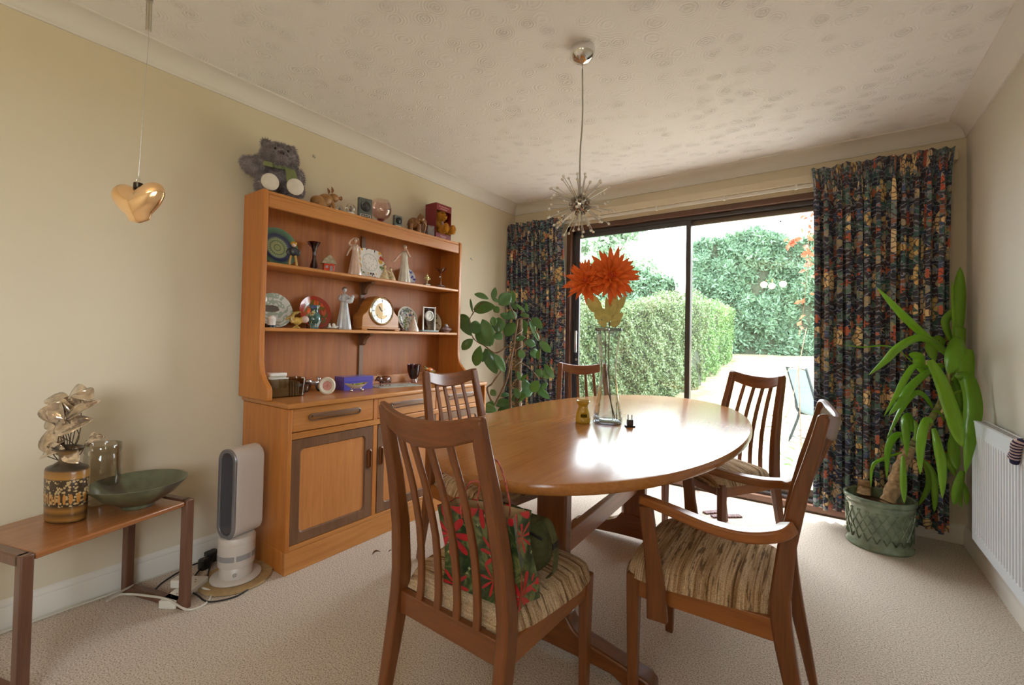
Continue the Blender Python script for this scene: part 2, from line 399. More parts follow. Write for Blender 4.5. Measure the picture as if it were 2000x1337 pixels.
# curtain rail
t=thing('curtain_rail','slim white metal curtain rail on the board above the patio door','curtain rail')
bm=NB(); bb(bm,.05,3.16,D-.062,D-.050,2.205,2.229); obj('track',bm,M_white,t,bevel=.002)
bm=NB(); tube(bm,spline([(.62,D-.072,2.215),(1.1,D-.072,2.200),(1.6,D-.072,2.203),(2.1,D-.105,2.199),(2.55,D-.072,2.216)],5),.0022,5); obj('draw_cord',bm,M_cer_w,t)
for x in (.95,1.45,1.95,2.4):
    bm=NB(); bb(bm,x-.008,x+.008,D-.076,D-.050,2.20,2.231); obj('bracket',bm,M_white,t,bevel=.001)
# patio door
d=thing('door_1','','')
del d['label']; del d['category']; d['kind']='structure'
FY=D+.035
bm=NB()
bb(bm,DX0,DX0+.045,D-.006,FY+.11,0.012,DZ); bb(bm,DX1-.045,DX1,D-.006,FY+.11,.012,DZ); bb(bm,DX0,DX1,D-.006,FY+.11,DZ-.042,DZ)
obj('timber_frame',bm,M_brownframe,d,bevel=.004)
bm=NB(); bb(bm,DX0+.04,DX1-.04,D-.005,FY+.11,.012,.052); obj('timber_sill',bm,M_brownframe,d,bevel=.003)
bm=NB()
z0,z1=.052,DZ-.042
bb(bm,DX0+.045,DX0+.075,FY,FY+.08,z0,z1); bb(bm,DX1-.075,DX1-.045,FY,FY+.08,z0,z1); bb(bm,DX0+.045,DX1-.045,FY,FY+.08,z1-.03,z1); bb(bm,DX0+.045,DX1-.045,FY,FY+.08,z0,z0+.022)
bb(bm,DX0+.045,DX1-.045,FY+.036,FY+.044,z0,z0+.032)
obj('aluminium_track',bm,M_alu,d,bevel=.002)
def sash(x0,x1,y,nm,M):
    s=NB(); w=.038; a0,a1=z0+.022,z1-.03
    bb(s,x0,x0+w,y,y+.028,a0,a1); bb(s,x1-w,x1,y,y+.028,a0,a1); bb(s,x0+w,x1-w,y,y+.028,a1-w,a1); bb(s,x0+w,x1-w,y,y+.028,a0,a0+w+.02)
    o=obj(nm,s,M,d,bevel=.002)
    g=NB(); bb(g,x0+w-.004,x1-w+.004,y+.011,y+.017,a0+w+.016,a1-w+.004); obj('glass_pane',g,M_glass,o); return o
s1=sash(DX0+.077,1.692,FY+.004,'sliding_sash',M_alu); s2=sash(1.652,DX1-.077,FY+.046,'fixed_sash',M_alu2)
bm=NB(); bb(bm,DX0+.086,DX0+.106,FY-.022,FY-.010,1.02,1.22); bb(bm,DX0+.088,DX0+.104,FY-.012,FY+.004,1.035,1.05); bb(bm,DX0+.088,DX0+.104,FY-.012,FY+.004,1.19,1.205); obj('pull_handle',bm,M_steel,s1,bevel=.003)
bm=NB(); lathe(bm,[(0,0),(.012,0),(.012,.008),(.006,.012),(0,.012)],16); xf(bm,Matrix.Translation((DX0+.096,FY+.004,.955))@Matrix.Rotation(rad(90),4,'X')); obj('lock',bm,M_steel,s1,smooth=True)
for x,z in ((2.30,2.03),(.93,1.985),(.99,1.975)):
    bm=NB(); lathe(bm,[(0,0),(.007,0),(.006,.004),(0,.006)],12); xf(bm,Matrix.Translation((x,FY+.0145 if x<1.6 else FY+.0565,z))@Matrix.Rotation(rad(90),4,'X'))
    obj('suction_pad',bm,M_black,s1 if x<1.6 else s2,smooth=True)
# curtains
def curtain(name,label,pts_top,pts_bot,zt,zb,folds,seed,amp,parent=None,flare=.03):
    rnd=random.Random(seed); n=folds*10; m_=26
    xs0,xs1=pts_top; xb0,xb1=pts_bot
    # fold phases with uneven widths
    w=[rnd.uniform(.6,1.4) for _ in range(folds)]; tot=sum(w); edges=[0]
    for q in w: edges.append(edges[-1]+q/tot)
    am=[rnd.uniform(.65,1.15) for _ in range(folds)]
    bm=NB(); uvl=bm.loops.layers.uv.new('uv'); grid=[]; us=[]
    for j in range(m_+1):
        tz=j/m_; z=zt+(zb-zt)*tz; row=[]; u=0; prev=None; ur=[]
        head=1 if tz<.035 else max(0,1-(tz-.035)*18)
        for i in range(n+1):
            s=i/n; k=min(folds-1,max(0,next((q for q in range(folds) if s<=edges[q+1]+1e-9),folds-1)))
            ph=(s-edges[k])/(edges[k+1]-edges[k])
            x=(xs0+(xs1-xs0)*s)*(1-min(1,tz*3))+(xb0+(xb1-xb0)*s)*min(1,tz*3)
            sw=math.sin(2*PI*ph); y=-amp*am[k]*(1-.55*head)*(abs(sw)**.75*(1 if sw>0 else -1))
            x+=.55*amp*math.sin(4*PI*ph)*(1-head)*.8
            y+=.006*math.sin(7*s+3*tz+seed)
            if head>0: y+=.006*head*math.sin(2*PI*ph*3); 
            if tz<.05: 
                fl=(1-tz/.05); x+=flare*fl*(2*s-1)
            zz=z+ .006*math.sin(s*23+seed)*(1 if j in(0,m_) else 0)
            p=Vector((x,y,zz)); 
            if prev is not None: u+=(p-prev).length*1.0
            prev=p; row.append(bm.verts.new(p)); ur.append(u)
        grid.append(row); us.append(ur)
    tot=max(us[m_//2])
    for j in range(m_):
        for i in range(n):
            f=bm.faces.new((grid[j][i],grid[j][i+1],grid[j+1][i+1],grid[j+1][i]))
            for l,(jj,ii) in zip(f.loops,((j,i),(j,i+1),(j+1,i+1),(j+1,i))): l[uvl].uv=(us[m_//2][ii]+seed*.1,zb+(zt-zb)*(1-jj/m_)+.0)
    o=obj(name,bm,M_curt,None,smooth=True,solid=.0035); o.location=(0,D-.106,0)
    tag(o,label,'curtain'); return o
curtain('curtain','dark floral pleated curtain hanging left of the patio door behind the rubber plant',(.005,.60),(.02,.655),2.262,.05,11,3,.042)
curtain('curtain','wide dark floral pleated curtain hanging right of the patio door behind the yucca',(2.50,3.165),(2.515,3.15),2.308,.085,12,8,.045,flare=.012)
# picture hooks left in the wall
for y,z,l in ((2.97,1.838,'small dark picture hook on the cream wall right of the dresser'),(1.479,2.235,'tiny bare nail in the cream wall above the toy pig')):
    bm=NB(); bx(bm,(.003,0,0),(.005,.012,.014)); tube(bm,[(.004,0,-.004),(.012,0,-.014),(.018,0,-.008)],.0022,6); o=obj('wall_hook',bm,M_steel); o.location=(0,y,z); tag(o,l,'hook')
# ------------------------------------------------------------ dresser (base + hutch are one piece)
dr=thing('teak_dresser','large orange teak dresser with open shelves standing against the cream left wall','dresser')
Y0,Y1,X1,ZT=1.105,2.603,.492,.812
bm=NB(); bb(bm,.05,X1-.028,Y0+.012,Y1-.012,.012,.11); obj('plinth',bm,M_wood_y,dr,bevel=.003)
bm=NB(); prism(bm,[(X1-.028,.0),(X1-.004,.0),(X1-.004,.108),(X1-.028,.108)],Y0,Y1,'xz'); obj('plinth_front',bm,M_wood_y,dr,bevel=.003)
for y in (Y0,Y1-.02):
    bm=NB(); bb(bm,.03,X1,y,y+.02,.108,ZT-.028); bb(bm,.05,X1-.03,y+(.0 if y==Y0 else .005),y+.015,0,.108); obj('side_panel',bm,M_wood,dr,bevel=.003)
bm=NB(); bb(bm,.022,X1+.008,Y0-.008,Y1+.006,ZT-.026,ZT); obj('worktop',bm,M_wood_y,dr,bevel=.009,seg=3)
bm=NB(); bb(bm,.03,X1-.03,Y0+.015,Y1-.015,.108,.128); bb(bm,.03,.045,Y0+.015,Y1-.015,.11,ZT-.03); obj('carcass',bm,M_back,dr)
bm=NB(); bb(bm,X1-.05,X1-.004,Y0+.02,Y1-.02,.637,.668); bb(bm,X1-.05,X1-.004,Y0+.02,Y1-.02,.108,.130); obj('front_rail',bm,M_wood_y,dr,bevel=.004)
cols=[(Y0+.02,1.598),(1.630,2.092),(2.124,Y1-.02-.03)]
for y in (1.600,2.094):
    bm=NB(); bb(bm,.05,X1-.012,y,y+.028,.125,ZT-.026); obj('divider',bm,M_wood,dr,bevel=.002)
def scoop(name,w,h,M,parent,loc,vert=False):
    """recessed boat-shaped pull: raised rim, dark hollow, lip"""
    bm=NB(); o=rrect(w,h,h*.48,n=5); i=rrect(w-.012,h-.012,h*.36,n=5); i2=rrect(w-.03,h*.45,h*.2,0,-.002,n=5)
    rings=[[bm.verts.new((x_,p[0],p[1])) for p in q] for q,x_ in ((o,-.006),(o,.006),(i,.009),(i,-.002),(i2,-.010))]
    for a_,b_ in zip(rings,rings[1:]):
        for k in range(len(a_)): bm.faces.new((a_[k],a_[(k+1)%len(a_)],b_[(k+1)%len(a_)],b_[k]))
    bm.faces.new(rings[-1])
    if not vert:
        # overhanging grip: thick in the middle
        pts=[(.006+.006*math.sin(PI*t/10),-w*.44+w*.88*t/10,h*.16-.0*t) for t in range(11)]
        sweep(bm,pts,[(.012,.010+.010*math.sin(PI*t/10)) for t in range(11)],side=(1,0,0))
    o_=obj(name,bm,M,parent,smooth=True); o_.location=loc
    if vert:o_.rotation_euler=(rad(90),0,0)
    return o_
for k,(a0,a1) in enumerate(cols):
    bm=NB(); bb(bm,X1-.034,X1-.014,a0+.002,a1-.002,.671,ZT-.029); o=obj('drawer',bm,M_wood_y,dr,bevel=.002)
    scoop('handle',.300,.036,M_wood_dky,o,(X1-.012,(a0+a1)/2,.733))
    # door: dark frame with rounded opening, light panel
    z0,z1=.132,.634; bm=NB(); w_,h_=a1-a0-.004,z1-z0; cy,cz=(a0+a1)/2,(z0+z1)/2
    outer=[(cy+x,cz+z) for x,z in rrect(w_,h_,.002,n=5)]; inner=[(cy+x,cz+z) for x,z in rrect(w_-.094,h_-.092,.022,n=5)]; inn2=[(cy+x,cz+z) for x,z in rrect(w_-.110,h_-.108,.018,n=5)]
    xb,xf_=X1-.034,X1-.010
    rs=[[bm.verts.new((x,p[0],p[1])) for p in q] for q,x in ((outer,xb),(outer,xf_),(inner,xf_),(inn2,xf_-.012),(inn2,xb))]
    n=len(outer)
    for i in range(5):
        A,B=rs[i],rs[(i+1)%5]
        for q in range(n): bm.faces.new((A[q],A[(q+1)%n],B[(q+1)%n],B[q]))
    o=obj('door',bm,M_wood_dk,dr,bevel=.0015)
    bm=NB(); bb(bm,xb+.004,xf_-.008,a0+.045,a1-.045,z0+.045,z1-.045); obj('panel',bm,M_wood_panel,o)
    ys=[a1-.024] if k==0 else ([a0+.024] if k==1 else [a0+.024])
    for y in ys: scoop('handle',.105,.026,M_chair,o,(X1-.008,y,.455),True)
# hutch
HX=.245; hy0,hy1=1.078,2.574
prof=[(.03,ZT),(.335,ZT),(.338,.862),(.325,.885),(.290,.912),(.262,.945),(.248,1.0),(HX,1.08),(HX,1.868),(.235,1.880),(.03,1.880)]
for y in (hy0,hy1-.026):
    bm=NB(); prism(bm,[(p[0],p[1]) for p in prof],y,y+.026,'xz'); obj('hutch_side',bm,M_wood,dr,bevel=.004)
bm=NB(); bb(bm,.028,.042,hy0+.02,hy1-.02,ZT,1.87); obj('backboard',bm,M_back,dr)
bm=NB(); bb(bm,.042,.052,1.800,1.832,ZT+.05,1.80); obj('centre_strip',bm,M_wood_dk,dr,bevel=.002)
bm=NB(); bb(bm,.042,.058,hy0+.026,hy1-.026,ZT,.868); obj('back_rail',bm,M_wood_y,dr,bevel=.002)
for z in (1.176,1.512):
    bm=NB(); bb(bm,.042,HX-.004,hy0+.024,hy1-.024,z-.020,z); obj('shelf',bm,M_wood_y,dr,bevel=.006,seg=3)
    bm=NB(); prism(bm,[(.05,z-.02),(.165,z-.02),(.160,z-.032),(.125,z-.040),(.095,z-.062),(.085,z-.090),(.065,z-.100),(.05,z-.100)],1.802,1.830,'xz'); obj('shelf_bracket',bm,M_wood_dk,dr,bevel=.003)
bm=NB(); bb(bm,.042,HX-.008,hy0+.024,hy1-.024,1.858,1.876); obj('top_board',bm,M_wood_y,dr,bevel=.003)
bm=NB(); bb(bm,HX-.026,HX-.006,hy0+.026,hy1-.026,1.792,1.858); obj('fascia',bm,M_wood_y,dr,bevel=.004)
# ------------------------------------------------------------ oval table
TZ=.742
tb=thing('dining_table','large oval orange teak pedestal dining table standing in the middle of the room','table',(1.69,2.148,0),.026)
def oval(a,b,n=96,e=2.12):
    o=[]
    for k in range(n):
        t=2*PI*k/n; c,s=math.cos(t),math.sin(t)
        o.append((a*abs(c)**(2/e)*(1 if c>=0 else -1),b*abs(s)**(2/e)*(1 if s>=0 else -1)))
    return o
SEAM=-.150
for nm,lo in (('table_top',True),('table_top',False)):
    bm=NB(); rings=[]
    def clip(o):
        # cut the outline along the seam
        out=[]
        for i in range(len(o)):
            p,q=o[i],o[(i+1)%len(o)]
            ip=(p[1]<SEAM-.0006) if lo else (p[1]>SEAM+.0006); iq=(q[1]<SEAM-.0006) if lo else (q[1]>SEAM+.0006)
            ys=SEAM-.0006 if lo else SEAM+.0006
            if ip: out.append(p)
            if ip!=iq:
                t=(ys-p[1])/(q[1]-p[1]); out.append((p[0]+(q[0]-p[0])*t,ys))
        return out
    prof=[(.030,-.036),(.008,-.036),(.0,-.028),(.0,-.010),(.004,-.002),(.012,0)]
    for ins,z in prof:
        c=clip(oval(.609-ins,1.138-ins)); rings.append([bm.verts.new((p[0],p[1],TZ+z)) for p in c])
    n=len(rings[0])
    if all(len(r)==n for r in rings):
        for A,B in zip(rings,rings[1:]):
            for k in range(n): bm.faces.new((A[k],A[(k+1)%n],B[(k+1)%n],B[k]))
    bm.faces.new(rings[0][::-1]); bm.faces.new(rings[-1]); obj(nm,bm,M_top,tb,smooth=True)
# shaped edge rails below the top (apron)
bm=NB()
for sx in (-1,1):
    pts=[(sx*.40,-.62+1.24*k/16) for k in range(17)]
    sweep(bm,[(p[0],p[1],TZ-.036-.022-.016*math.sin(PI*k/16)) for k,p in enumerate(pts)],[(.022,.044+.030*math.sin(PI*k/16)) for k in range(17)],side=(1,0,0))
for y in (-.62,.0,.60): bb(bm,-.41,.41,y-.02,y+.02,TZ-.080,TZ-.036)
obj('under_frame',bm,M_chair_y,tb,bevel=.003)
for y,ox in ((-.685,.025),(.35,.0)):
    bm=NB(); xx=.062
    prism(bm,[(-xx+ox,.07),(xx+ox,.07),(xx+ox,TZ-.036),(-xx+ox,TZ-.036)],y-.028,y+.028,'xz'); obj('pedestal_post',bm,M_chair,tb,bevel=.010,seg=3)
    bm=NB(); L=.385
    top=[(0,.155),(.075,.150),(.10,.115),(.145,.092),(.22,.078),(.30,.062),(L-.02,.048),(L,.030)]
    bot=[(L,.006),(L-.02,.0),(L-.10,.0),(L-.14,.018),(.10,.026),(0,.028)]
    o=[(ox+x,z) for x,z in top]+[(ox+x,z) for x,z in bot]+[(ox-x,z) for x,z in bot[::-1][1:]]+[(ox-x,z) for x,z in top[::-1][:-1]]
    prism(bm,o,y-.036,y+.036,'xz'); obj('foot',bm,M_chair_x,tb,bevel=.008,seg=3)
bm=NB(); bb(bm,-.010,.022,-.66,.33,.285,.375); obj('stretcher',bm,M_chair_y,tb,bevel=.006,seg=3)
# ------------------------------------------------------------ dining chairs
def back_y(z):   # rear post line: kick, seat, raked back
    P=[(0,-.285),(.12,-.262),(.25,-.236),(.38,-.212),(.46,-.208),(.60,-.222),(.75,-.252),(.88,-.286),(.971,-.306)]
    for (z0,y0),(z1,y1) in zip(P,P[1:]):
        if z<=z1+1e-6:
            t=(z-z0)/(z1-z0); return y0+(y1-y0)*t
    return P[-1][1]
def half(z,wr,wt): return wr/2 if z<.45 else wr/2+(wt/2-wr/2)*((z-.45)/(.971-.45))
def make_chair(label,arms=False,wf=.460,wr=.432,wt=.372,d=.417,ZC=.971,group=None):
    t=thing('armchair' if arms else 'dining_chair',label,'chair',group=group)
    for s in (-1,1):
        bm=NB(); zs=[0,.06,.12,.19,.26,.33,.40,.46,.53,.60,.68,.76,.84,.90,.94,.957]
        pts=[(s*(half(z,wr,wt)-.019),back_y(z),z) for z in zs]
        dm=[(.030+.006*min(1,z/.3) if z>.0 else .028, (.024+.026*min(1,z/.36)) if z<.46 else .050-.022*((z-.46)/.5)) for z in zs]
        sweep(bm,pts,dm,side=(1,0,0)); obj('rear_post',bm,M_chair,t,bevel=.006,seg=2)
    # top rail: dished in plan, dipping along the top
    bm=NB(); N=14; rg=[]
    for k in range(N+1):
        u=k/N*2-1; x=u*(wt/2); bow=-.034*(1-u*u); ztop=ZC-.030*(1-abs(u)**2.2); zb=ZC-.062-.040*(1-u*u)**1.4
        if abs(u)>.97: ztop-=.006
        th=.022
        rg.append([bm.verts.new(p) for p in ((x,back_y(.95)+bow-th/2,ztop),(x,back_y(.95)+bow+th/2,ztop),(x,back_y(.89)+bow+th/2+.004,zb),(x,back_y(.89)+bow-th/2,zb))])
    for A,B in zip(rg,rg[1:]):
        for k in range(4): bm.faces.new((A[k],A[(k+1)%4],B[(k+1)%4],B[k]))
    bm.faces.new(rg[0][::-1]); bm.faces.new(rg[-1]); obj('top_rail',bm,M_chair_x,t,bevel=.007,seg=3,ang=30)
    inner0=wr/2-.038; inner1=wt/2-.036
    for k in range(4):
        u=(-.6+.4*k); bm=NB(); pts=[];n=9
        zt_=ZC-.062-.036*(1-u*u)**1.4
        for j in range(n+1):
            q=j/n; z=.385+(zt_+.012-.385)*q
            bow=-.034*(1-u*u)*q**1.1; lum=.018*math.sin(PI*q)*1.0
            x=u*(inner0+(inner1-inner0)*q)
            pts.append((x,back_y(z)+bow+lum*.6-(.006),z))
        sweep(bm,pts,[(.024-.004*j/n,.011) for j in range(n+1)],side=(1,0,0)); obj('back_slat',bm,M_chair,t,bevel=.003)
    for s in (-1,1):
        bm=NB(); x=s*(wf/2-.018)
        sweep(bm,[(x-s*.002,d/2-.020,0),(x,d/2-.020,.36),(x,d/2-.020,.412)],[(.024,.028),(.034,.040),(.036,.040)],side=(1,0,0)); obj('front_leg',bm,M_chair,t,bevel=.004)
        bm=NB(); sweep(bm,[(s*(wr/2-.018),-d/2+.012,.374),(s*(wf/2-.018),d/2-.036,.374)],[(.060,.020)]*2,side=(0,0,1)); obj('side_rail',bm,M_chair_y,t,bevel=.003)
    bm=NB(); bb(bm,-wf/2+.03,wf/2-.03,d/2-.034,d/2-.014,.345,.404); obj('front_rail',bm,M_chair_x,t,bevel=.003)
    bm=NB(); bb(bm,-wr/2+.028,wr/2-.028,-d/2-.014,-d/2+.008,.340,.404); obj('rear_rail',bm,M_chair_x,t,bevel=.003)
    # upholstered seat pad
    bm=NB(); nx,ny=20,18; top={}; 
    def pt(i,j,tp):
        u=i/nx*2-1; v=j/ny*2-1
        w_=(wr/2-.012)+(wf/2+.010-(wr/2-.012))*min(1,(v+1)*.75) if True else 0
        e=(1-abs(u)**5)*(1-abs(v)**5)
        sq=1-.10*(abs(u)*abs(v))**4
        x=u*w_*sq; y=(-d/2+.012)+(d+.012)*(v+1)/2*1.0; y=y*sq if v>0 else y
        z=.408+ (.052*max(0,e)**.28 + .012*(1-u*u)*(1-v*v) if tp else -.006)
        if tp and v>.7: z-=.012*((v-.7)/.3)**2
        return (x,y,z)
    for i in range(nx+1):
        for j in range(ny+1): top[i,j]=bm.verts.new(pt(i,j,True))
    bt={}
    for i in range(nx+1):
        for j in range(ny+1):
            if i in(0,nx) or j in (0,ny): bt[i,j]=bm.verts.new(pt(i,j,False))
    for i in range(nx):
        for j in range(ny): bm.faces.new((top[i,j],top[i+1,j],top[i+1,j+1],top[i,j+1]))
    ed=[(i,0) for i in range(nx)]+[(nx,j) for j in range(ny)]+[(i,ny) for i in range(nx,0,-1)]+[(0,j) for j in range(ny,0,-1)]
    for a_,b_ in zip(ed,ed[1:]+ed[:1]): bm.faces.new((top[b_],top[a_],bt[a_],bt[b_]))
    bm.faces.new([bt[e_] for e_ in ed][::-1]); obj('seat_pad',bm,M_tweed,t,smooth=True)
    if arms:
        for s in (-1,1):
            bm=NB(); x=s*(wf/2+.012)
            sweep(bm,[(x,.105,.305),(x,.110,.40),(x+s*.006,.125,.52),(x+s*.012,.140,.645)],[(.020,.062),(.020,.056),(.022,.042),(.024,.040)],side=(1,0,0)); obj('arm_post',bm,M_chair,t,bevel=.005,seg=3)
            bm=NB(); P=spline([(x+s*.010,.158,.662),(x+s*.016,.08,.652),(x+s*.026,-.04,.635),(x+s*.026,-.13,.634),(x+s*.008,-.20,.648),(s*(half(.65,wr,wt)+.004),-.228,.660)],5)
            n=len(P)-1
            sweep(bm,P,[(.034+.018*math.sin(PI*min(1,(k/n)**1.5))+.012*max(0,(k/n-.7))*3,.026+.006*k/n) for k in range(n+1)],side=(1,0,0)); obj('arm_rest',bm,M_chair_y,t,bevel=.007,seg=3)
    return t
chA=make_chair('slatted teak dining chair nearest the camera with a gift bag on its seat')
for lab,x,y,a_ in (('slatted teak dining chair on the dresser side of the table, back beside the drawers',1.172,1.765,-98),
                ('slatted teak dining chair at the far end of the table beside the left curtain',1.215,2.845,-144.8),
                ('slatted teak dining chair standing in front of the bright garden door',2.062,2.775,146.6)):
    c=dup(chA); c['label']=lab; c.location=(x,y,0); c.rotation_euler=(0,0,rad(a_))
chA.location=(1.735,1.105,0); chA.rotation_euler=(0,0,rad(-.8))
chB=make_chair('teak armchair with curved arms and striped tweed seat, right of the table',True,wf=.464,wr=.438,wt=.385)
chB.location=(2.256,1.605,0); chB.rotation_euler=(0,0,rad(90.5))
# ------------------------------------------------------------ small side table
st=thing('side_table','low teak side table with square frame legs at the left edge of the picture','side table',(.303,.45,0),rad(107.2))
bm=NB(); bb(bm,-.232,.232,-.186,.186,.426,.446); obj('table_top',bm,wood('side_table_top',(.44,.17,.055),(.27,.09,.028),'x',.26,coat=.5,contrast=.8),st,bevel=.006,seg=3)
M_rose=wood('side_table_frame',(.20,.085,.045),(.10,.04,.022),'z',.35,coat=.3)
for x in (-.250,.250):
    bm=NB(); w=.034
    for y in (-.175,.175): bb(bm,x-.016,x+.016,y-w/2,y+w/2,0,.45)
    bb(bm,x-.016,x+.016,-.176,.176,.416,.45); bb(bm,x-.016,x+.016,-.176,.176,.0,.032)
    obj('frame_leg',bm,M_rose,st,bevel=.004,seg=2)
bm=NB(); bb(bm,-.24,.24,.168,.186,.325,.378); obj('rear_rail',bm,M_rose,st,bevel=.003)
# oval brown vase with metal-leaf spray
def banded():
    m,nt,b=mat('brown_stoneware_banded'); v=coord(nt); sp=nd(nt,'ShaderNodeSeparateXYZ'); lk(nt,v,sp.inputs[0]); z=sp.outputs[2]
    th=mth(nt,'ARCTAN2',sp.outputs[1],sp.outputs[0]); 
    c=ramp(nt,z,[(.0,(.05,.03,.015)),(.012,(.32,.15,.03)),(.03,(.12,.06,.02)),(.045,(.36,.17,.035)),(.06,(.10,.05,.018)),(.155,(.08,.04,.015)),(.16,(.40,.19,.035)),(.185,(.26,.12,.03)),(.188,(.045,.03,.02)),(.2,(.05,.035,.022)),(.25,(.20,.10,.03)),(.262,(.03,.02,.014))])
    # printed band: drops and crosses
    cell=mth(nt,'MULTIPLY',th,26/(2*PI)); fx=mth(nt,'SUBTRACT',mth(nt,'FRACT',cell),.5)
    fz=mth(nt,'DIVIDE',mth(nt,'SUBTRACT',z,.088),.020)
    drop=mth(nt,'LESS_THAN',mth(nt,'ADD',mth(nt,'POWER',mth(nt,'MULTIPLY',fx,3.4),2),mth(nt,'POWER',fz,2)),.9)
    vo=nd(nt,'ShaderNodeTexVoronoi'); vo.inputs['Scale'].default_value=95; lk(nt,v,vo.inputs['Vector'])
    dots=mth(nt,'LESS_THAN',vo.outputs['Distance'],.42); band=mth(nt,'MULTIPLY',mth(nt,'GREATER_THAN',z,.060),mth(nt,'LESS_THAN',z,.155))
    mot=mix(nt,mth(nt,'MULTIPLY',dots,.8),(.05,.028,.012),(.62,.45,.22)); mot=mix(nt,drop,mot,(.50,.22,.04))
    c=mix(nt,band,c,mot); lk(nt,c,b.inputs['Base Color']); b.inputs['Roughness'].default_value=.3
    bump(nt,b,vo.outputs['Distance'],.25,.002); return m
v=thing('stoneware_vase','oval brown and ochre banded stoneware vase holding metal leaves on the side table','vase',(.268,.398,.447),rad(20))
bm=NB(); pr=[(0,0),(.070,0),(.078,.004),(.080,.012),(.083,.10),(.084,.182),(.080,.190),(.055,.200),(.036,.212),(.032,.226),(.040,.242),(.062,.260),(.063,.264),(.056,.262),(.034,.240),(.026,.222),(.024,.10),(0,.09)]
lathe(bm,pr,40,sx=1.0,sy=.60); obj('vase_body',bm,banded(),v,smooth=True)
M_pearl=pm('mother_of_pearl_leaf',(.62,.50,.38),.14,.75,var=.45,scale=24,coat=.4,bmp=.3,bs=60); M_wire=pm('beaded_wire',(.10,.07,.04),.4,.5)
sp=thing('metal_leaf_spray','spray of shiny pearl and copper leaves on beaded stems standing in the brown vase','ornament',(.268,.398,.447),0)
def lf(bm,A,B,w,nrm,n=8,cup=.15,droop=0,shape=.8):
    A,B=Vector(A),Vector(B); d=B-A; L=d.length; d.normalize(); s=d.cross(Vector(nrm)).normalized(); u=s.cross(d).normalized(); rows=[]
    for i in range(n+1):
        t=i/n; ww=w/2*(math.sin(PI*min(1,t**shape*1.0))**.75) if 0<t<1 else .0008
        c=A+d*L*t+u*(droop*L*math.sin(PI*t))
        rows.append([bm.verts.new(c-s*ww+u*ww*cup*2),bm.verts.new(c-s*ww*.5+u*ww*cup*.6),bm.verts.new(c),bm.verts.new(c+s*ww*.5+u*ww*cup*.6),bm.verts.new(c+s*ww+u*ww*cup*2)])
    for a_,b_ in zip(rows,rows[1:]):
        for k in range(4): bm.faces.new((a_[k],a_[k+1],b_[k+1],b_[k]))
Rw=Vector((.817,.576,0)); Uw=Vector((0,0,1)); Fw=Vector((-.577,.817,0))
rnd=random.Random(5)
# (lateral, up, length, width, angle deg) in the plane facing the room
PX=.00186
leaves=[(-.055,.43,.085,.05,170),(-.065,.355,.09,.05,165),(-.07,.285,.09,.075,120),(-.05,.245,.10,.05,15),(-.015,.395,.09,.07,60),(.015,.46,.10,.05,15),(.04,.44,.085,.055,50),(.075,.455,.06,.05,-20),(.065,.405,.095,.035,38),(.035,.345,.10,.06,25),(.08,.29,.075,.034,12),(.045,.235,.07,.045,-30),(.0,.40,.08,.05,-35),(-.03,.42,.07,.05,130),(-.03,.27,.06,.05,40),(-.06,.25,.05,.03,-30)]
for i,(x,z,L,w_,an) in enumerate(leaves):
    c=Rw*x+Uw*z+Fw*rnd.uniform(-.03,.03); dv=Rw*math.cos(rad(an))+Uw*math.sin(rad(an))+Fw*rnd.uniform(-.5,.5); dv.normalize(); L*=1.2; w_*=1.25
    bm=NB(); lf(bm,c-dv*L/2,c+dv*L/2,w_,(Fw*-1+Uw*rnd.uniform(.2,1.2)+Rw*rnd.uniform(-.6,.6)),cup=.18,droop=.08); obj('leaf',bm,M_pearl,sp,smooth=True,solid=.0008)
    bm=NB(); b0=Vector((0,0,.12)); e=c-dv*L/2; tube(bm,spline([b0,Rw*x*.25+Uw*(.20+.2*(z-.2)),Rw*x*.6+Uw*(z*.62+.06),e],4),.0016,5); obj('stem',bm,M_wire,sp)
# glass jar and bowl
g=thing('glass_jar','clear cylindrical glass jar standing behind the brown vase on the side table','jar',(.150,.522,.447))
bm=NB(); lathe(bm,[(0,0),(.056,0),(.06,.006),(.060,.035),(.058,.04),(.060,.045),(.060,.19),(.057,.197),(.057,.20),(.060,.207),(.060,.232),(.0575,.235),(.056,.232),(.056,.20),(.056,.01),(0,.008)],36); obj('jar_body',bm,M_vase2,g,smooth=True)
def bowlmat():
    m,nt,b=mat('green_stoneware'); v=coord(nt); sp=nd(nt,'ShaderNodeSeparateXYZ'); lk(nt,v,sp.inputs[0])
    th=mth(nt,'ARCTAN2',sp.outputs[1],sp.outputs[0]); w=mth(nt,'SINE',mth(nt,'MULTIPLY_ADD',th,2,.6))
    c=ramp(nt,w,[(0,(.10,.105,.055)),(.80,(.12,.125,.065)),(.90,(.07,.035,.035)),(1,(.05,.022,.025))]); c=mix(nt,.35,c,ramp(nt,ntex(nt,v,30,3),[(.3,(.06,.08,.04)),(.7,(.20,.22,.14))]))
    lk(nt,c,b.inputs['Base Color']); b.inputs['Roughness'].default_value=.28; b.inputs['Coat Weight'].default_value=.3; return m
bw=thing('stoneware_bowl','wide shallow dark green stoneware bowl on the right end of the side table','bowl',(.318,.598,.447))
bm=NB(); lathe(bm,[(0,.006),(.044,.004),(.045,0),(.052,0),(.054,.012),(.07,.018),(.12,.052),(.158,.094),(.160,.099),(.155,.099),(.116,.060),(.07,.028),(0,.018)],48); obj('bowl_body',bm,bowlmat(),bw,smooth=True)
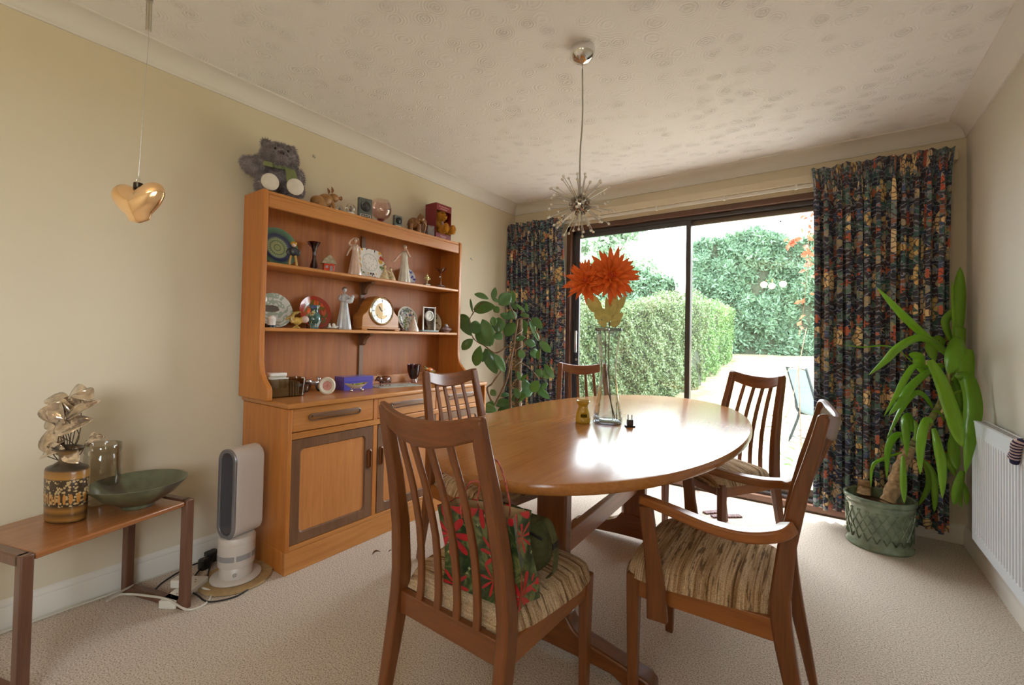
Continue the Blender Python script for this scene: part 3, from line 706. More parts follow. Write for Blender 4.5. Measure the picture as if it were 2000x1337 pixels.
# ------------------------------------------------------------ bladeless fan heater
fh=thing('fan_heater','white bladeless tower fan heater standing on a round cork mat beside the dresser','fan heater',(.322,.968,.012),rad(-78))
M_loop=pm('silver_loop',(.30,.30,.33),.25,.6)
bm=NB(); lathe(bm,[(0,0),(.100,0),(.104,.003),(.104,.009),(.098,.012),(0,.012)],48); obj('base_plate',bm,M_fan,fh,smooth=True)
bm=NB(); lathe(bm,[(0,.01),(.066,.01),(.068,.014),(.068,.052),(.062,.058),(.062,.060),(.074,.064),(.076,.07),(.076,.165),(.0745,.166),(.0745,.168),(.076,.169),(.076,.185),(.070,.195),(0,.20)],48); obj('motor_housing',bm,M_fan,fh,smooth=True)
bm=NB()
for a0 in range(-2,10):
    for q in range(6):
        pass
for s0,s1 in ((-40,-12),(-6,48),(54,100),(106,150)):
    prev=None
    for k in range(9):
        t=rad(s0+(s1-s0)*k/8); v0=bm.verts.new((.0768*math.cos(t),.0768*math.sin(t),.096)); v1=bm.verts.new((.0768*math.cos(t),.0768*math.sin(t),.120))
        if prev: bm.faces.new((prev[0],v0,v1,prev[1]))
        prev=(v0,v1)
obj('air_grille',bm,M_grey,fh,solid=.001)
bm=NB()  # hoop: rounded tall loop, open through the middle (opening faces +X)
o=rrect(.118,.410,.057,n=8); i=rrect(.082,.374,.040,n=8); zc=.395
def hoop(bm,o,i,x0,x1,xi):
    R_=[[bm.verts.new((x,p[0],p[1]+zc)) for p in q] for q,x in ((o,x0),(o,x1),(i,x1+.0),(i,x0))]
    n=len(o)
    for a_ in range(4):
        A,B=R_[a_],R_[(a_+1)%4]
        for k in range(n): bm.faces.new((A[k],A[(k+1)%n],B[(k+1)%n],B[k]))
hoop(bm,o,rrect(.088,.380,.043,n=8),-.085,.052,0); obj('hoop',bm,M_fan,fh,smooth=True,bevel=.004)
bm=NB(); hoop(bm,rrect(.1185,.4105,.0575,n=8),i,.050,.060,0); obj('hoop_rim',bm,M_loop,fh,smooth=True,bevel=.002)
bm=NB(); hoop(bm,rrect(.090,.382,.044,n=8),rrect(.080,.372,.039,n=8),-.082,.050,0); obj('air_channel',bm,M_loop,fh,smooth=True)
# crossed-circle mark
bm=NB(); pts=[(.0688,.007*math.cos(2*PI*k/20),.034+.007*math.sin(2*PI*k/20)) for k in range(21)]; tube(bm,pts,.0007,5); tube(bm,[(.0688,-.0045,.0385),(.0688,.0045,.0295)],.0007,5); tube(bm,[(.0688,-.0035,.030),(.0688,-.0005,.034)],.0006,5)
xf(bm,Matrix.Rotation(rad(50),4,'Z')); obj('mark',bm,M_black,fh)
bm=NB(); lathe(bm,[(0,0),(.145,0),(.150,.004),(.148,.0115),(0,.0115)],48); o=obj('cork_mat',bm,pm('cork',(.42,.28,.13),.85,var=.15,scale=40,bmp=.3),smooth=True); o.location=(.325,.968,0); tag(o,'round tan cork mat under the white fan heater','mat')
# cables and extension block
def cable(name,label,pts,r,M,loop=False):
    bm=NB(); tube(bm,spline(pts,6),r,7); o=obj(name,bm,M,smooth=True); tag(o,label,'cable'); return o
M_cabw=pm('white_cable',(.66,.62,.54),.5)
cable('power_cable','black flex looped on the carpet from the fan heater to the extension block',[(.43,1.00,.008),(.455,.985,.006),(.485,.90,.005),(.44,.815,.006),(.36,.80,.012),(.255,.80,.006),(.16,.86,.006),(.07,.93,.01),(.05,.87,.008),(.12,.74,.006),(.20,.70,.006),(.27,.76,.006),(.26,.86,.006),(.18,.91,.02),(.12,.95,.04),(.105,.985,.06)],.0035,M_black)
cable('extension_cable','white mains cable looping on the carpet through the side table leg frame',[(.322,.828,.02),(.37,.85,.005),(.44,.80,.005),(.43,.74,.006),(.345,.70,.035),(.25,.66,.036),(.15,.60,.036),(.17,.545,.04),(.13,.60,.04),(.06,.67,.02),(.05,.58,.008),(.045,.40,.007),(.06,.20,.006),(.16,.05,.006),(.30,-.05,.006)],.0045,M_cabw)
cable('thin_cable','thin white wire running along the foot of the left baseboard',[(.028,.93,.006),(.03,.7,.006),(.024,.5,.005),(.03,.3,.005),(.045,.1,.005),(.06,-.1,.005)],.003,M_cabw)
eb=thing('extension_block','white mains extension block lying on the carpet behind the side table leg','extension block',(.292,.775,0),rad(35))
bm=NB(); prism(bm,rrect(.075,.20,.008),0,.032); obj('block_body',bm,M_cer_w,eb,bevel=.004)
for y in (-.055,.0,.055):
    bm=NB(); 
    for dx,dy in ((0,.011),(-.011,-.006),(.011,-.006)): bb(bm,dx-.003,dx+.003,y+dy-.002,y+dy+.002,.0318,.0328)
    obj('socket',bm,M_black,eb)
pg=thing('mains_plug','white mains plug pushed into the extension block','plug',(.255,.765,.033),rad(35))
bm=NB(); prism(bm,rrect(.05,.048,.01),0,.034); obj('plug_body',bm,M_cer_w,pg,bevel=.006,seg=3)
pb=thing('travel_adaptor','black plug and adaptor cluster leaning by the baseboard next to the fan heater','plug',(.085,.955,.0),rad(10))
bm=NB(); prism(bm,rrect(.05,.055,.012),.012,.062); obj('plug_body',bm,M_black,pb,bevel=.006,seg=3)
bm=NB(); prism(bm,rrect(.042,.042,.010,.02,-.045),0,.050); obj('adaptor_body',bm,M_black,pb,bevel=.006,seg=3)
for q in ((.03,-.052,.05),(.01,-.038,.05),(-.01,.0,.062)):
    bm=NB(); bx(bm,q,(.004,.006,.010)); obj('pin',bm,M_steel,pb,bevel=.001)
# ------------------------------------------------------------ heart ornament
ho=thing('heart_bauble','shiny amber glass heart bauble hanging on a thread in front of the left wall','ornament',(1.102,.367,1.483),rad(33))
def heart():
    m,nt,b=mat('mercury_glass_amber'); lw=nd(nt,'ShaderNodeLayerWeight'); lw.inputs[0].default_value=.35
    c=mix(nt,ntex(nt,coord(nt),26,2),(.95,.55,.22),(.98,.72,.46)); lk(nt,c,b.inputs['Base Color']); b.inputs['Metallic'].default_value=.85; b.inputs['Roughness'].default_value=.13; b.inputs['Coat Weight'].default_value=.5
    return m
bm=NB(); bmesh.ops.create_uvsphere(bm,u_segments=48,v_segments=28,radius=1)
for q in bm.verts:
    x,y,z=q.co
    # heart in XZ, bulging in Y
    az=abs(x)
    zz=z*.050+ (.030*az**.8 if z>-.9 else 0)*(1+.2*z) -.004
    if z<0: ww=.066*(1-.10*abs(z)**1.3)
    else: ww=.066
    X=x*ww; Y=y*.026*(1-.25*max(0,-z)); Z=zz*(1.05)-(.012*(1-az)**2*(1 if z>0 else 0))*(1 if z>.2 else z*5 if z>0 else 0)
    if z<0: Z+= -.010*abs(z)*(1-az)
    q.co=(X,Y,Z-.002)
xf(bm,Matrix.Rotation(rad(-4),4,'Y')@Matrix.Diagonal((1.05,1,.82,1))); obj('glass_heart',bm,heart(),ho,smooth=True)
bm=NB(); lathe(bm,[(0,.038),(.0095,.038),(.0105,.040),(.0100,.052),(0,.054)],16,c=(-.002,0,-.004)); obj('cap',bm,pm('dark_metal_cap',(.06,.045,.03),.35,.8),ho,smooth=True)
bm=NB(); tube(bm,[(-.002+.005*math.cos(t*PI/8),0,.055+.006*math.sin(t*PI/8)) for t in range(9)],.0009,6); obj('wire_loop',bm,M_steel,ho)
bm=NB(); tube(bm,spline([(-.002,0,.060),(.001,0,.15),(.006,0,.30),(.012,0,.42),(.010,0,.45)],5),.0006,5); obj('thread',bm,M_steel,ho)
for k in range(14):
    if k>10: break
    bm=NB(); ell(bm,(-.002+.0006*k,0,.075+k*.016),.0013,u=8,v=6); obj('bead',bm,M_cer_w,ho,smooth=True)
hr=thing('hanger_tube','slim clear plastic tube hanging from the ceiling above the heart bauble','hanger',(1.114,.372,1.932),rad(33))
bm=NB(); lathe(bm,[(.0065,0),(.0065,.078),(.0055,.078),(.0055,0),(.0065,0)],16); obj('tube',bm,M_vase2,hr,smooth=True)
bm=NB(); tube(bm,[(0,0,-.002),(0,0,.0),(0,0,H-1.932-.006)],.0008,6); obj('cord',bm,M_steel,hr)
bm=NB(); lathe(bm,[(0,.076),(.008,.076),(.008,.082),(0,.084)],12); lathe(bm,[(0,H-1.932-.008),(.01,H-1.932-.008),(.012,H-1.932),(0,H-1.932)],12); obj('end_fitting',bm,M_steel,hr,smooth=True)
# ------------------------------------------------------------ sputnik pendant
pl=thing('pendant_light','chrome starburst pendant light with beaded wires hanging over the dining table','pendant light',(1.660,1.782,0))
bm=NB(); lathe(bm,[(0,H),(.056,H),(.056,H-.028),(.054,H-.034),(.042,H-.052),(.022,H-.066),(.006,H-.070),(.004,H-.072),(0,H-.072)],48,c=(0,0,0)); obj('ceiling_rose',bm,M_chrome,pl,smooth=True)
BZ=1.752
bm=NB(); tube(bm,spline([(0,0,H-.07),(.004,.002,2.15),(-.004,0,1.98),(-.001,0,BZ+.03)],6),.0034,8); obj('flex',bm,pm('clear_flex',(.45,.42,.37),.3,.3),pl,smooth=True)
bm=NB(); ell(bm,(0,0,BZ),.034,u=24,v=16); obj('core',bm,M_chrome,pl,smooth=True)
rnd=random.Random(11)
def fib(n):
    o=[]
    for i in range(n):
        z=1-2*(i+.5)/n; t=i*2.39996; o.append(Vector((math.sqrt(1-z*z)*math.cos(t),math.sqrt(1-z*z)*math.sin(t),z)))
    return o
rb=NB(); lathe(rb,[(0,.028),(.0016,.028),(.0016,.142),(0,.142)],6); rod0=obj('wire_arm',rb,M_steel,pl,smooth=True)
be=NB(); ell(be,(0,0,.146),(.0060,.0060,.0066),u=12,v=8); bd0=obj('glass_bead',be,pm('pearl_bead',(.80,.74,.66),.12,.1,coat=.6),rod0,smooth=True)
first=True
for dvec in fib(64):
    dvec=(dvec+Vector((rnd.uniform(-.1,.1),rnd.uniform(-.1,.1),rnd.uniform(-.1,.1)))).normalized()
    o=rod0 if first else dup(rod0,pl); first=False
    o.location=(0,0,BZ); o.rotation_mode='QUATERNION'; o.rotation_quaternion=dvec.to_track_quat('Z','Y'); s_=rnd.uniform(.82,1.08); o.scale=(1,1,s_)
nb=NB(); lathe(nb,[(0,.030),(.0085,.030),(.0095,.036),(.0095,.046),(.006,.050),(0,.050)],12); nb0=obj('socket_cup',nb,pm('smoked_chrome',(.34,.30,.26),.1,1),pl,smooth=True); first=True
for dvec in fib(26):
    o=nb0 if first else dup(nb0,pl); first=False
    o.location=(0,0,BZ); o.rotation_mode='QUATERNION'; o.rotation_quaternion=dvec.to_track_quat('Z','Y')
# ------------------------------------------------------------ three-globe ceiling light behind the camera (reflected in the door)
cl=thing('ceiling_light','brass three globe ceiling light behind the camera, mirrored in the patio door glass','ceiling light',(1.86,-1.15,0),rad(20))
bm=NB(); lathe(bm,[(0,H),(.06,H),(.055,H-.03),(.012,H-.05),(.012,H-.25),(0,H-.25)],24)
for k in range(3):
    t=2*PI*k/3; tube(bm,[(0,0,H-.22),(.10*math.cos(t),.10*math.sin(t),H-.26),(.16*math.cos(t),.16*math.sin(t),H-.30)],.008,8)
obj('arm_frame',bm,pm('brass',(.65,.42,.16),.2,1),cl,smooth=True)
for k in range(3):
    t=2*PI*k/3; bm=NB(); ell(bm,(.16*math.cos(t),.16*math.sin(t),H-.345),.055,u=20,v=12); obj('globe',bm,pm('lit_globe',(1,.9,.7),.4,emis=(1,.72,.42),es=LAMP_W),cl,smooth=True)
# ------------------------------------------------------------ table-top things
va=thing('glass_vase','tall waisted clear glass vase with orange artificial dahlias on the dining table','vase',(1.702,2.030,TZ))
vp=[(0,.0),(.066,.0),(.071,.006),(.070,.02),(.062,.07),(.048,.15),(.041,.22),(.040,.27),(.046,.34),(.056,.41),(.061,.445),(.064,.447),(.066,.452),(.064,.460),(.060,.460)]
bm=NB(); lathe(bm,vp,12); obj('vase_body',bm,M_vase,va,smooth=False)
bm=NB(); lathe(bm,[(.059,.448),(.067,.448),(.068,.455),(.066,.461),(.059,.461),(.059,.448)],36); obj('rim',bm,thin_glass('vase_rim',(.55,.60,.58),.15,.8),va,smooth=True)
bm=NB(); lathe(bm,[(0,.006),(.060,.006),(.062,.014),(.05,.020),(.025,.024),(0,.022)],24); obj('thick_base',bm,thin_glass('vase_base',(.70,.76,.88),.12,.8),va,smooth=True)
M_pet=pm('orange_petal',(1,.165,.016),.6,var=.15,scale=30); M_petd=pm('deep_orange_centre',(.62,.06,.008),.6,var=.2,scale=40)
M_stem=pm('brown_stem',(.10,.06,.025),.6); M_skel=pm('skeleton_leaf',(.62,.52,.16),.55,var=.2,scale=25)
def dahlia(label,head,facing,r,stem,leaves,seed):
    t=thing('artificial_dahlia',label,'flower'); rnd=random.Random(seed)
    bm=NB(); tube(bm,spline(stem,6),.0026,6); obj('stem',bm,M_stem,t,smooth=True)
    fh_=bpy.data.objects.new('flower_head',None); COL.objects.link(fh_); fh_.parent=t; fh_.location=head; fh_.rotation_mode='QUATERNION'; fh_.rotation_quaternion=Vector(facing).to_track_quat('Z','Y')
    b_=NB()
    # petal along +X: narrow, pointed, grooved
    rows=[];n=7
    for i in range(n+1):
        q=i/n; w=.0185*(math.sin(PI*min(1,(q*.92+.08))**.8))**.8 if i<n else .0003; z=.05*q*(1-q)*1.0-.0; rows.append([b_.verts.new((q,-w*8,z)),b_.verts.new((q,0,z-.025)),b_.verts.new((q,w*8,z))])
    for A,B in zip(rows,rows[1:]):
        for k in range(2): b_.faces.new((A[k],A[k+1],B[k+1],B[k]))
    p0=obj('petal',b_,M_pet,fh_,smooth=True,solid=.01); p0.location=(0,0,0); first=True
    for ring,(n,len_,el,sz) in enumerate([(15,1.0,-10,1),(15,.97,8,1),(13,.84,26,.95),(12,.66,44,.8),(10,.50,58,.7),(8,.34,72,.6)]):
        for k in range(n):
            o=p0 if first else dup(p0,fh_); first=False
            an=360*k/n+ring*13+rnd.uniform(-8,8); e=el+rnd.uniform(-12,12); l=r*len_*rnd.uniform(.82,1.12)
            o.rotation_mode='XYZ'; o.rotation_euler=(rnd.uniform(-.4,.4),rad(-e),rad(an)); o.scale=(l,r*sz*.9,r*.9)
    bm=NB(); ell(bm,(0,0,r*.06),(r*.20,r*.20,r*.20),u=14,v=8)
    for v_ in bm.verts: v_.co*=1+.12*math.sin(v_.co.x*900)*math.sin(v_.co.y*900)
    obj('flower_centre',bm,M_petd,fh_,smooth=True)
    for A,B,w in leaves:
        bm=NB(); nn=Vector((.577+rnd.uniform(-.5,.5),-.817,rnd.uniform(-.3,.5))); lf(bm,A,B,w,nn,cup=.08,droop=.06); obj('leaf',bm,M_skel,t,smooth=True,solid=.0006)
    return t
def pv(dx,dz,df=0): # offset from the vase axis seen from the room
    return Vector((1.702,2.030,TZ))+Rw*dx+Uw*dz+Fw*df
lv=[]
for dx,dz,ex,ez,w in ((.005,.50,-.055,.56,.034),(.0,.50,-.02,.61,.036),(.005,.51,.05,.60,.040),(.01,.49,.065,.535,.034),(.0,.49,-.03,.53,.04),(.01,.52,.03,.63,.036),(.005,.475,.055,.50,.030),(-.01,.475,-.06,.49,.028),(.02,.54,.075,.62,.034)):
    lv.append((pv(dx,dz),pv(ex,ez,-.02),w*1.25))
dahlia('larger orange artificial dahlia at the right of the glass vase',pv(.005,.715,-.02),(.55,-.80,.10),.134,[pv(.03,.01),pv(.005,.2),pv(.002,.45),pv(.008,.60),pv(.005,.70)],lv,1)
lv=[(pv(-.05,.54),pv(-.115,.60,-.02),.05),(pv(-.045,.53),pv(-.085,.625,.0),.045),(pv(-.04,.50),pv(-.07,.545,0),.035)]
dahlia('smaller orange artificial dahlia leaning left out of the glass vase',pv(-.115,.690,.0),(.15,-.95,.25),.116,[pv(.04,.01),pv(-.012,.22),pv(-.018,.43),pv(-.055,.55),pv(-.10,.68)],lv,2)
bt=thing('seedhead_stem','short dry twig standing in the bottom of the glass vase','twig')
bm=NB(); tube(bm,[pv(.045,.02),pv(.043,.10)],.003,6); tube(bm,[pv(.03,.02),pv(.045,.05)],.002,6); obj('twig',bm,M_stem,bt)
ob=thing('oil_burner','small mustard yellow ceramic oil burner with a round hole on the dining table','oil burner',(1.607,1.957,TZ),rad(-57))
def burner():
    bm=NB(); N,Mz=40,14; prof=[(.031,0),(.034,.004),(.0345,.012),(.034,.030),(.032,.045),(.029,.058),(.024,.070),(.0215,.078),(.022,.084),(.027,.092),(.031,.099),(.031,.102)]
    lathe(bm,prof,40)
    kill=[f for f in bm.faces if (lambda c:c.x>0 and (c.y**2+(c.z-.036)**2)<.0145**2)(f.calc_center_median())]
    bmesh.ops.delete(bm,geom=kill,context='FACES')
    return bm
M_must=pm('mustard_glaze',(.52,.32,.025),.14,var=.08,scale=12,coat=.6)
obj('burner_body',burner(),M_must,ob,smooth=True,solid=.003)
bm=NB(); lathe(bm,[(0,.088),(.012,.089),(.027,.0985),(.0325,.104),(.034,.106),(.031,.108),(.02,.098),(0,.094)],32); obj('oil_dish',bm,M_must,ob,smooth=True)
bm=NB(); lathe(bm,[(0,.0),(.018,.0),(.018,.014),(0,.014)],20); obj('tea_light',bm,M_steel,ob,smooth=True)
ad=thing('euro_adaptor','small dark two pin plug adaptor standing pins up on the dining table','plug',(1.822,2.010,TZ),rad(35))
bm=NB(); bb(bm,-.022,.022,-.016,.016,0,.007); obj('flange',bm,M_black,ad,bevel=.002)
bm=NB(); bb(bm,-.014,.014,-.010,.010,.007,.034); obj('plug_body',bm,pm('dark_grey_plastic',(.07,.065,.07),.4),ad,bevel=.003)
for x in (-.009,.009):
    bm=NB(); lathe(bm,[(0,.034),(.0023,.034),(.0023,.056),(0,.058)],8,c=(x,0,0)); obj('pin',bm,M_black,ad,smooth=True)
for x,y in ((2.06,1.69),(1.935,1.37)):
    pass
# ------------------------------------------------------------ gift bag and olive holdall on chair A
def bagmat():
    m,nt,b=mat('poinsettia_paper'); tc=nd(nt,'ShaderNodeTexCoord'); mp=nd(nt,'ShaderNodeMapping'); lk(nt,tc.outputs['UV'],mp.inputs[0]); v=mp.outputs[0]
    base=ramp(nt,ntex(nt,v,16,3,.6,1),[(.40,(.022,.045,.018)),(.50,(.07,.10,.03)),(.58,(.20,.22,.08)),(.66,(.045,.07,.03))])
    d,_,_,_=blooms(nt,v,60,4,.30,1); c=mix(nt,mth(nt,'MULTIPLY',d,sepx(nt,ramp(nt,ntex(nt,v,13,2),[(.52,(0,0,0)),(.56,(1,1,1))]))),base,(.50,.52,.26))
    mk,rd,cc,pet=blooms(nt,v,8.2,8,.60,.5)
    rc=mix(nt,mth(nt,'MULTIPLY',pet,.95),(.20,.012,.018),(.60,.030,.035)); c=mix(nt,mk,c,rc)
    c=mix(nt,mth(nt,'LESS_THAN',rd,.06),c,(.10,.13,.05))
    lk(nt,c,b.inputs['Base Color']); b.inputs['Roughness'].default_value=.32; return m
gb=thing('gift_bag','red poinsettia print paper gift bag leaning on the nearest chair seat','gift bag',(1.822,.962,.464),rad(4))
def bagshell(w,d,h,lean):
    bm=NB(); uv=bm.loops.layers.uv.new('uv')
    def C(x,y,z): return bm.verts.new((x+.010*math.sin(z*23+y*20),y-lean*z*(1)+(.008*math.sin(x*30+z*9)),z))
    cs=[(-w/2,-d/2),(0,-d/2),(w/2,-d/2),(w/2-.012,0),(w/2,d/2),(0,d/2),(-w/2,d/2),(-w/2+.012,0)]
    zs=[0,h*.25,h*.5,h*.75,h]; rows=[]
    for z in zs:
        k=1-.10*(z/h); top=z/h
        rows.append([C(x*(1-.02*top),y*(1-.15*top)+(.012 if abs(x)<.01 and y<0 else 0)*top,z+(.015*x/w if z==h else 0)) for x,y in cs])
    ul=[0,w/2,w,w+d/2,w+d,w*1.5+d,2*w+d,2*w+1.5*d,2*w+2*d]
    for j in range(4):
        for k in range(8):
            f=bm.faces.new((rows[j][k],rows[j][(k+1)%8],rows[j+1][(k+1)%8],rows[j+1][k]))
            for l,(uu_,vv_) in zip(f.loops,((ul[k],zs[j]),(ul[k+1],zs[j]),(ul[k+1],zs[j+1]),(ul[k],zs[j+1]))): l[uv].uv=(uu_,vv_)
    bm.faces.new(rows[0][::-1]); return bm
o=obj('paper_bag',bagshell(.245,.090,.232,.13),[bagmat()],gb,solid=.0012)
bm=bagshell(.237,.080,.227,.13); xf(bm,Matrix.Translation((0,0,.003))); obj('bag_lining',bm,pm('kraft_lining',(.50,.34,.18),.8),gb)
M_cord=pm('red_gold_cord',(.50,.10,.07),.4,var=.5,scale=90)
for y,h_ in ((-.040,.08),(.038,.115)):
    bm=NB(); tube(bm,spline([(.05,y-.028,.205),(.052,y-.032,.245),(.02,y-.035,.225+h_),(-.02,y-.035,.225+h_),(-.052,y-.03,.245),(-.05,y-.028,.205)],6),.0028,6); obj('cord_handle',bm,M_cord,gb,smooth=True)
M_olive=pm('olive_canvas',(.085,.088,.028),.85,var=.2,scale=60,bmp=.3,bs=300)
hb=thing('olive_holdall','dark olive canvas bag lying behind the gift bag on the nearest chair','bag',(1.790,1.085,.470),rad(6))
bm=NB(); bmesh.ops.create_uvsphere(bm,u_segments=28,v_segments=18,radius=1)
for q in bm.verts:
    x,y,z=q.co; s_=lambda t,p:abs(t)**p*(1 if t>=0 else -1)
    q.co=(s_(x,.7)*.140,s_(y,.8)*.052,(s_(z,.6)*.088+.088)*(1-.05*math.sin(x*5)))
    q.co.y+=.008*math.sin(q.co.x*60)*math.sin(q.co.z*40)
obj('bag_body',bm,M_olive,hb,smooth=True)
bm=NB(); sweep(bm,spline([(.10,-.03,.15),(.140,-.035,.175),(.166,-.03,.12),(.162,-.02,.04),(.140,-.01,.012)],5),(.028,.004),side=(0,1,0)); obj('strap',bm,M_olive,hb,smooth=True)
bm=NB(); sweep(bm,spline([(-.09,-.04,.15),(-.135,-.045,.17),(-.160,-.035,.11),(-.140,-.02,.05)],5),(.028,.004),side=(0,1,0)); obj('strap',bm,M_olive,hb,smooth=True)
bm=NB(); bx(bm,(.167,-.03,.112),(.006,.034,.018)); obj('buckle',bm,M_black,hb,bevel=.002)
bm=NB(); tube(bm,[(-.14,-.058,.13),(0,-.064,.17),(.14,-.058,.13)],.003,6); obj('zip',bm,M_black,hb)
# ------------------------------------------------------------ radiator
rd_=thing('radiator','long white ribbed panel radiator on the right wall','radiator')
bm=NB(); y0,y1,x0,x1=1.75,3.135,RW-.075,RW-.028; zb,zt=.195,.775
# pressed front sheet: vertical flutes between flat top and bottom margins
pitch=.0345; ys=[y0]; n=int((y1-y0-.06)/pitch); st_=y0+.03
sec=[(y0,0),(st_,0)]
for k in range(n):
    s=st_+k*pitch; sec+= [(s+.004,0),(s+.010,.009),(s+.019,.009),(s+.025,0)]
sec.append((y1,0))
zs=[(zb,0),(zb+.045,0),(zb+.060,1),(zt-.075,1),(zt-.060,0),(zt,0)]
rows=[[bm.verts.new((x0+q*k,y,z)) for y,q in sec] for z,k in zs]
for A,B in zip(rows,rows[1:]):
    for i in range(len(sec)-1): bm.faces.new((A[i],A[i+1],B[i+1],B[i]))
obj('front_sheet',bm,M_rad,rd_)
bm=NB(); bb(bm,x0+.011,x1,y0+.001,y1-.001,zb+.002,zt-.002); bb(bm,x0,x0+.011,y0,y0+.003,zb,zt); bb(bm,x0,x0+.011,y1-.003,y1,zb,zt); obj('water_panel',bm,M_rad,rd_)
bm=NB(); bb(bm,x0-.001,x1+.002,y0,y1,zt,zt+.008)
for k in range(40): 
    y=y0+.03+k*(y1-y0-.06)/40; bb(bm,x0+.012,x1-.010,y,y+.018,zt+.0078,zt+.0092,1)
obj('top_grille',bm,[M_rad,M_grey],rd_)
for y in (y0+.25,y1-.25):
    bm=NB(); bb(bm,x1,RW,y-.015,y+.015,zb+.1,zt-.1); obj('wall_bracket',bm,M_rad,rd_)
bm=NB(); tube(bm,[(x0+.03,y0-.02,zb+.03),(x0+.03,y0-.05,zb+.03),(x0+.03,y0-.05,.0)],.0075,10); lathe(bm,[(.011,zb+.01),(.017,zb+.015),(.017,zb+.05),(.010,zb+.055)],12,c=(x0+.03,y0-.045,0)); obj('valve',bm,M_rad,rd_,smooth=True)
sk=thing('striped_sock','small navy and pale pink striped sock hanging over the top edge of the radiator','sock',(x0,2.462,zt+.008))
def sockm():
    m,nt,b=mat('striped_knit'); v=coord(nt); sp=nd(nt,'ShaderNodeSeparateXYZ'); lk(nt,v,sp.inputs[0])
    s_=mth(nt,'SINE',mth(nt,'MULTIPLY',mth(nt,'ADD',sp.outputs[2],mth(nt,'MULTIPLY',sp.outputs[1],-.45)),430)); c=mix(nt,mth(nt,'GREATER_THAN',s_,.05),(.62,.46,.46),(.025,.02,.06)); c=mix(nt,mth(nt,'LESS_THAN',sp.outputs[2],-.062),c,(.025,.022,.07))
    lk(nt,c,b.inputs['Base Color']); b.inputs['Roughness'].default_value=.95; return m
bm=NB(); 
tube(bm,spline([(.035,-.045,.006),(.012,-.028,.010),(-.010,-.008,.006),(-.012,.006,-.020),(-.012,.018,-.050),(-.012,.026,-.078)],5),[.010,.012,.013,.014,.015,.016,.017,.017,.018,.018,.018,.018,.018,.018,.018,.017,.017,.017,.017,.016,.016,.015,.015,.014,.013,.010],10)
tube(bm,spline([(-.014,.010,-.030),(-.015,.030,-.046),(-.015,.048,-.062)],4),[.013,.014,.014,.014,.014,.014,.013,.011,.008],10)
obj('sock_body',bm,sockm(),sk,smooth=True)
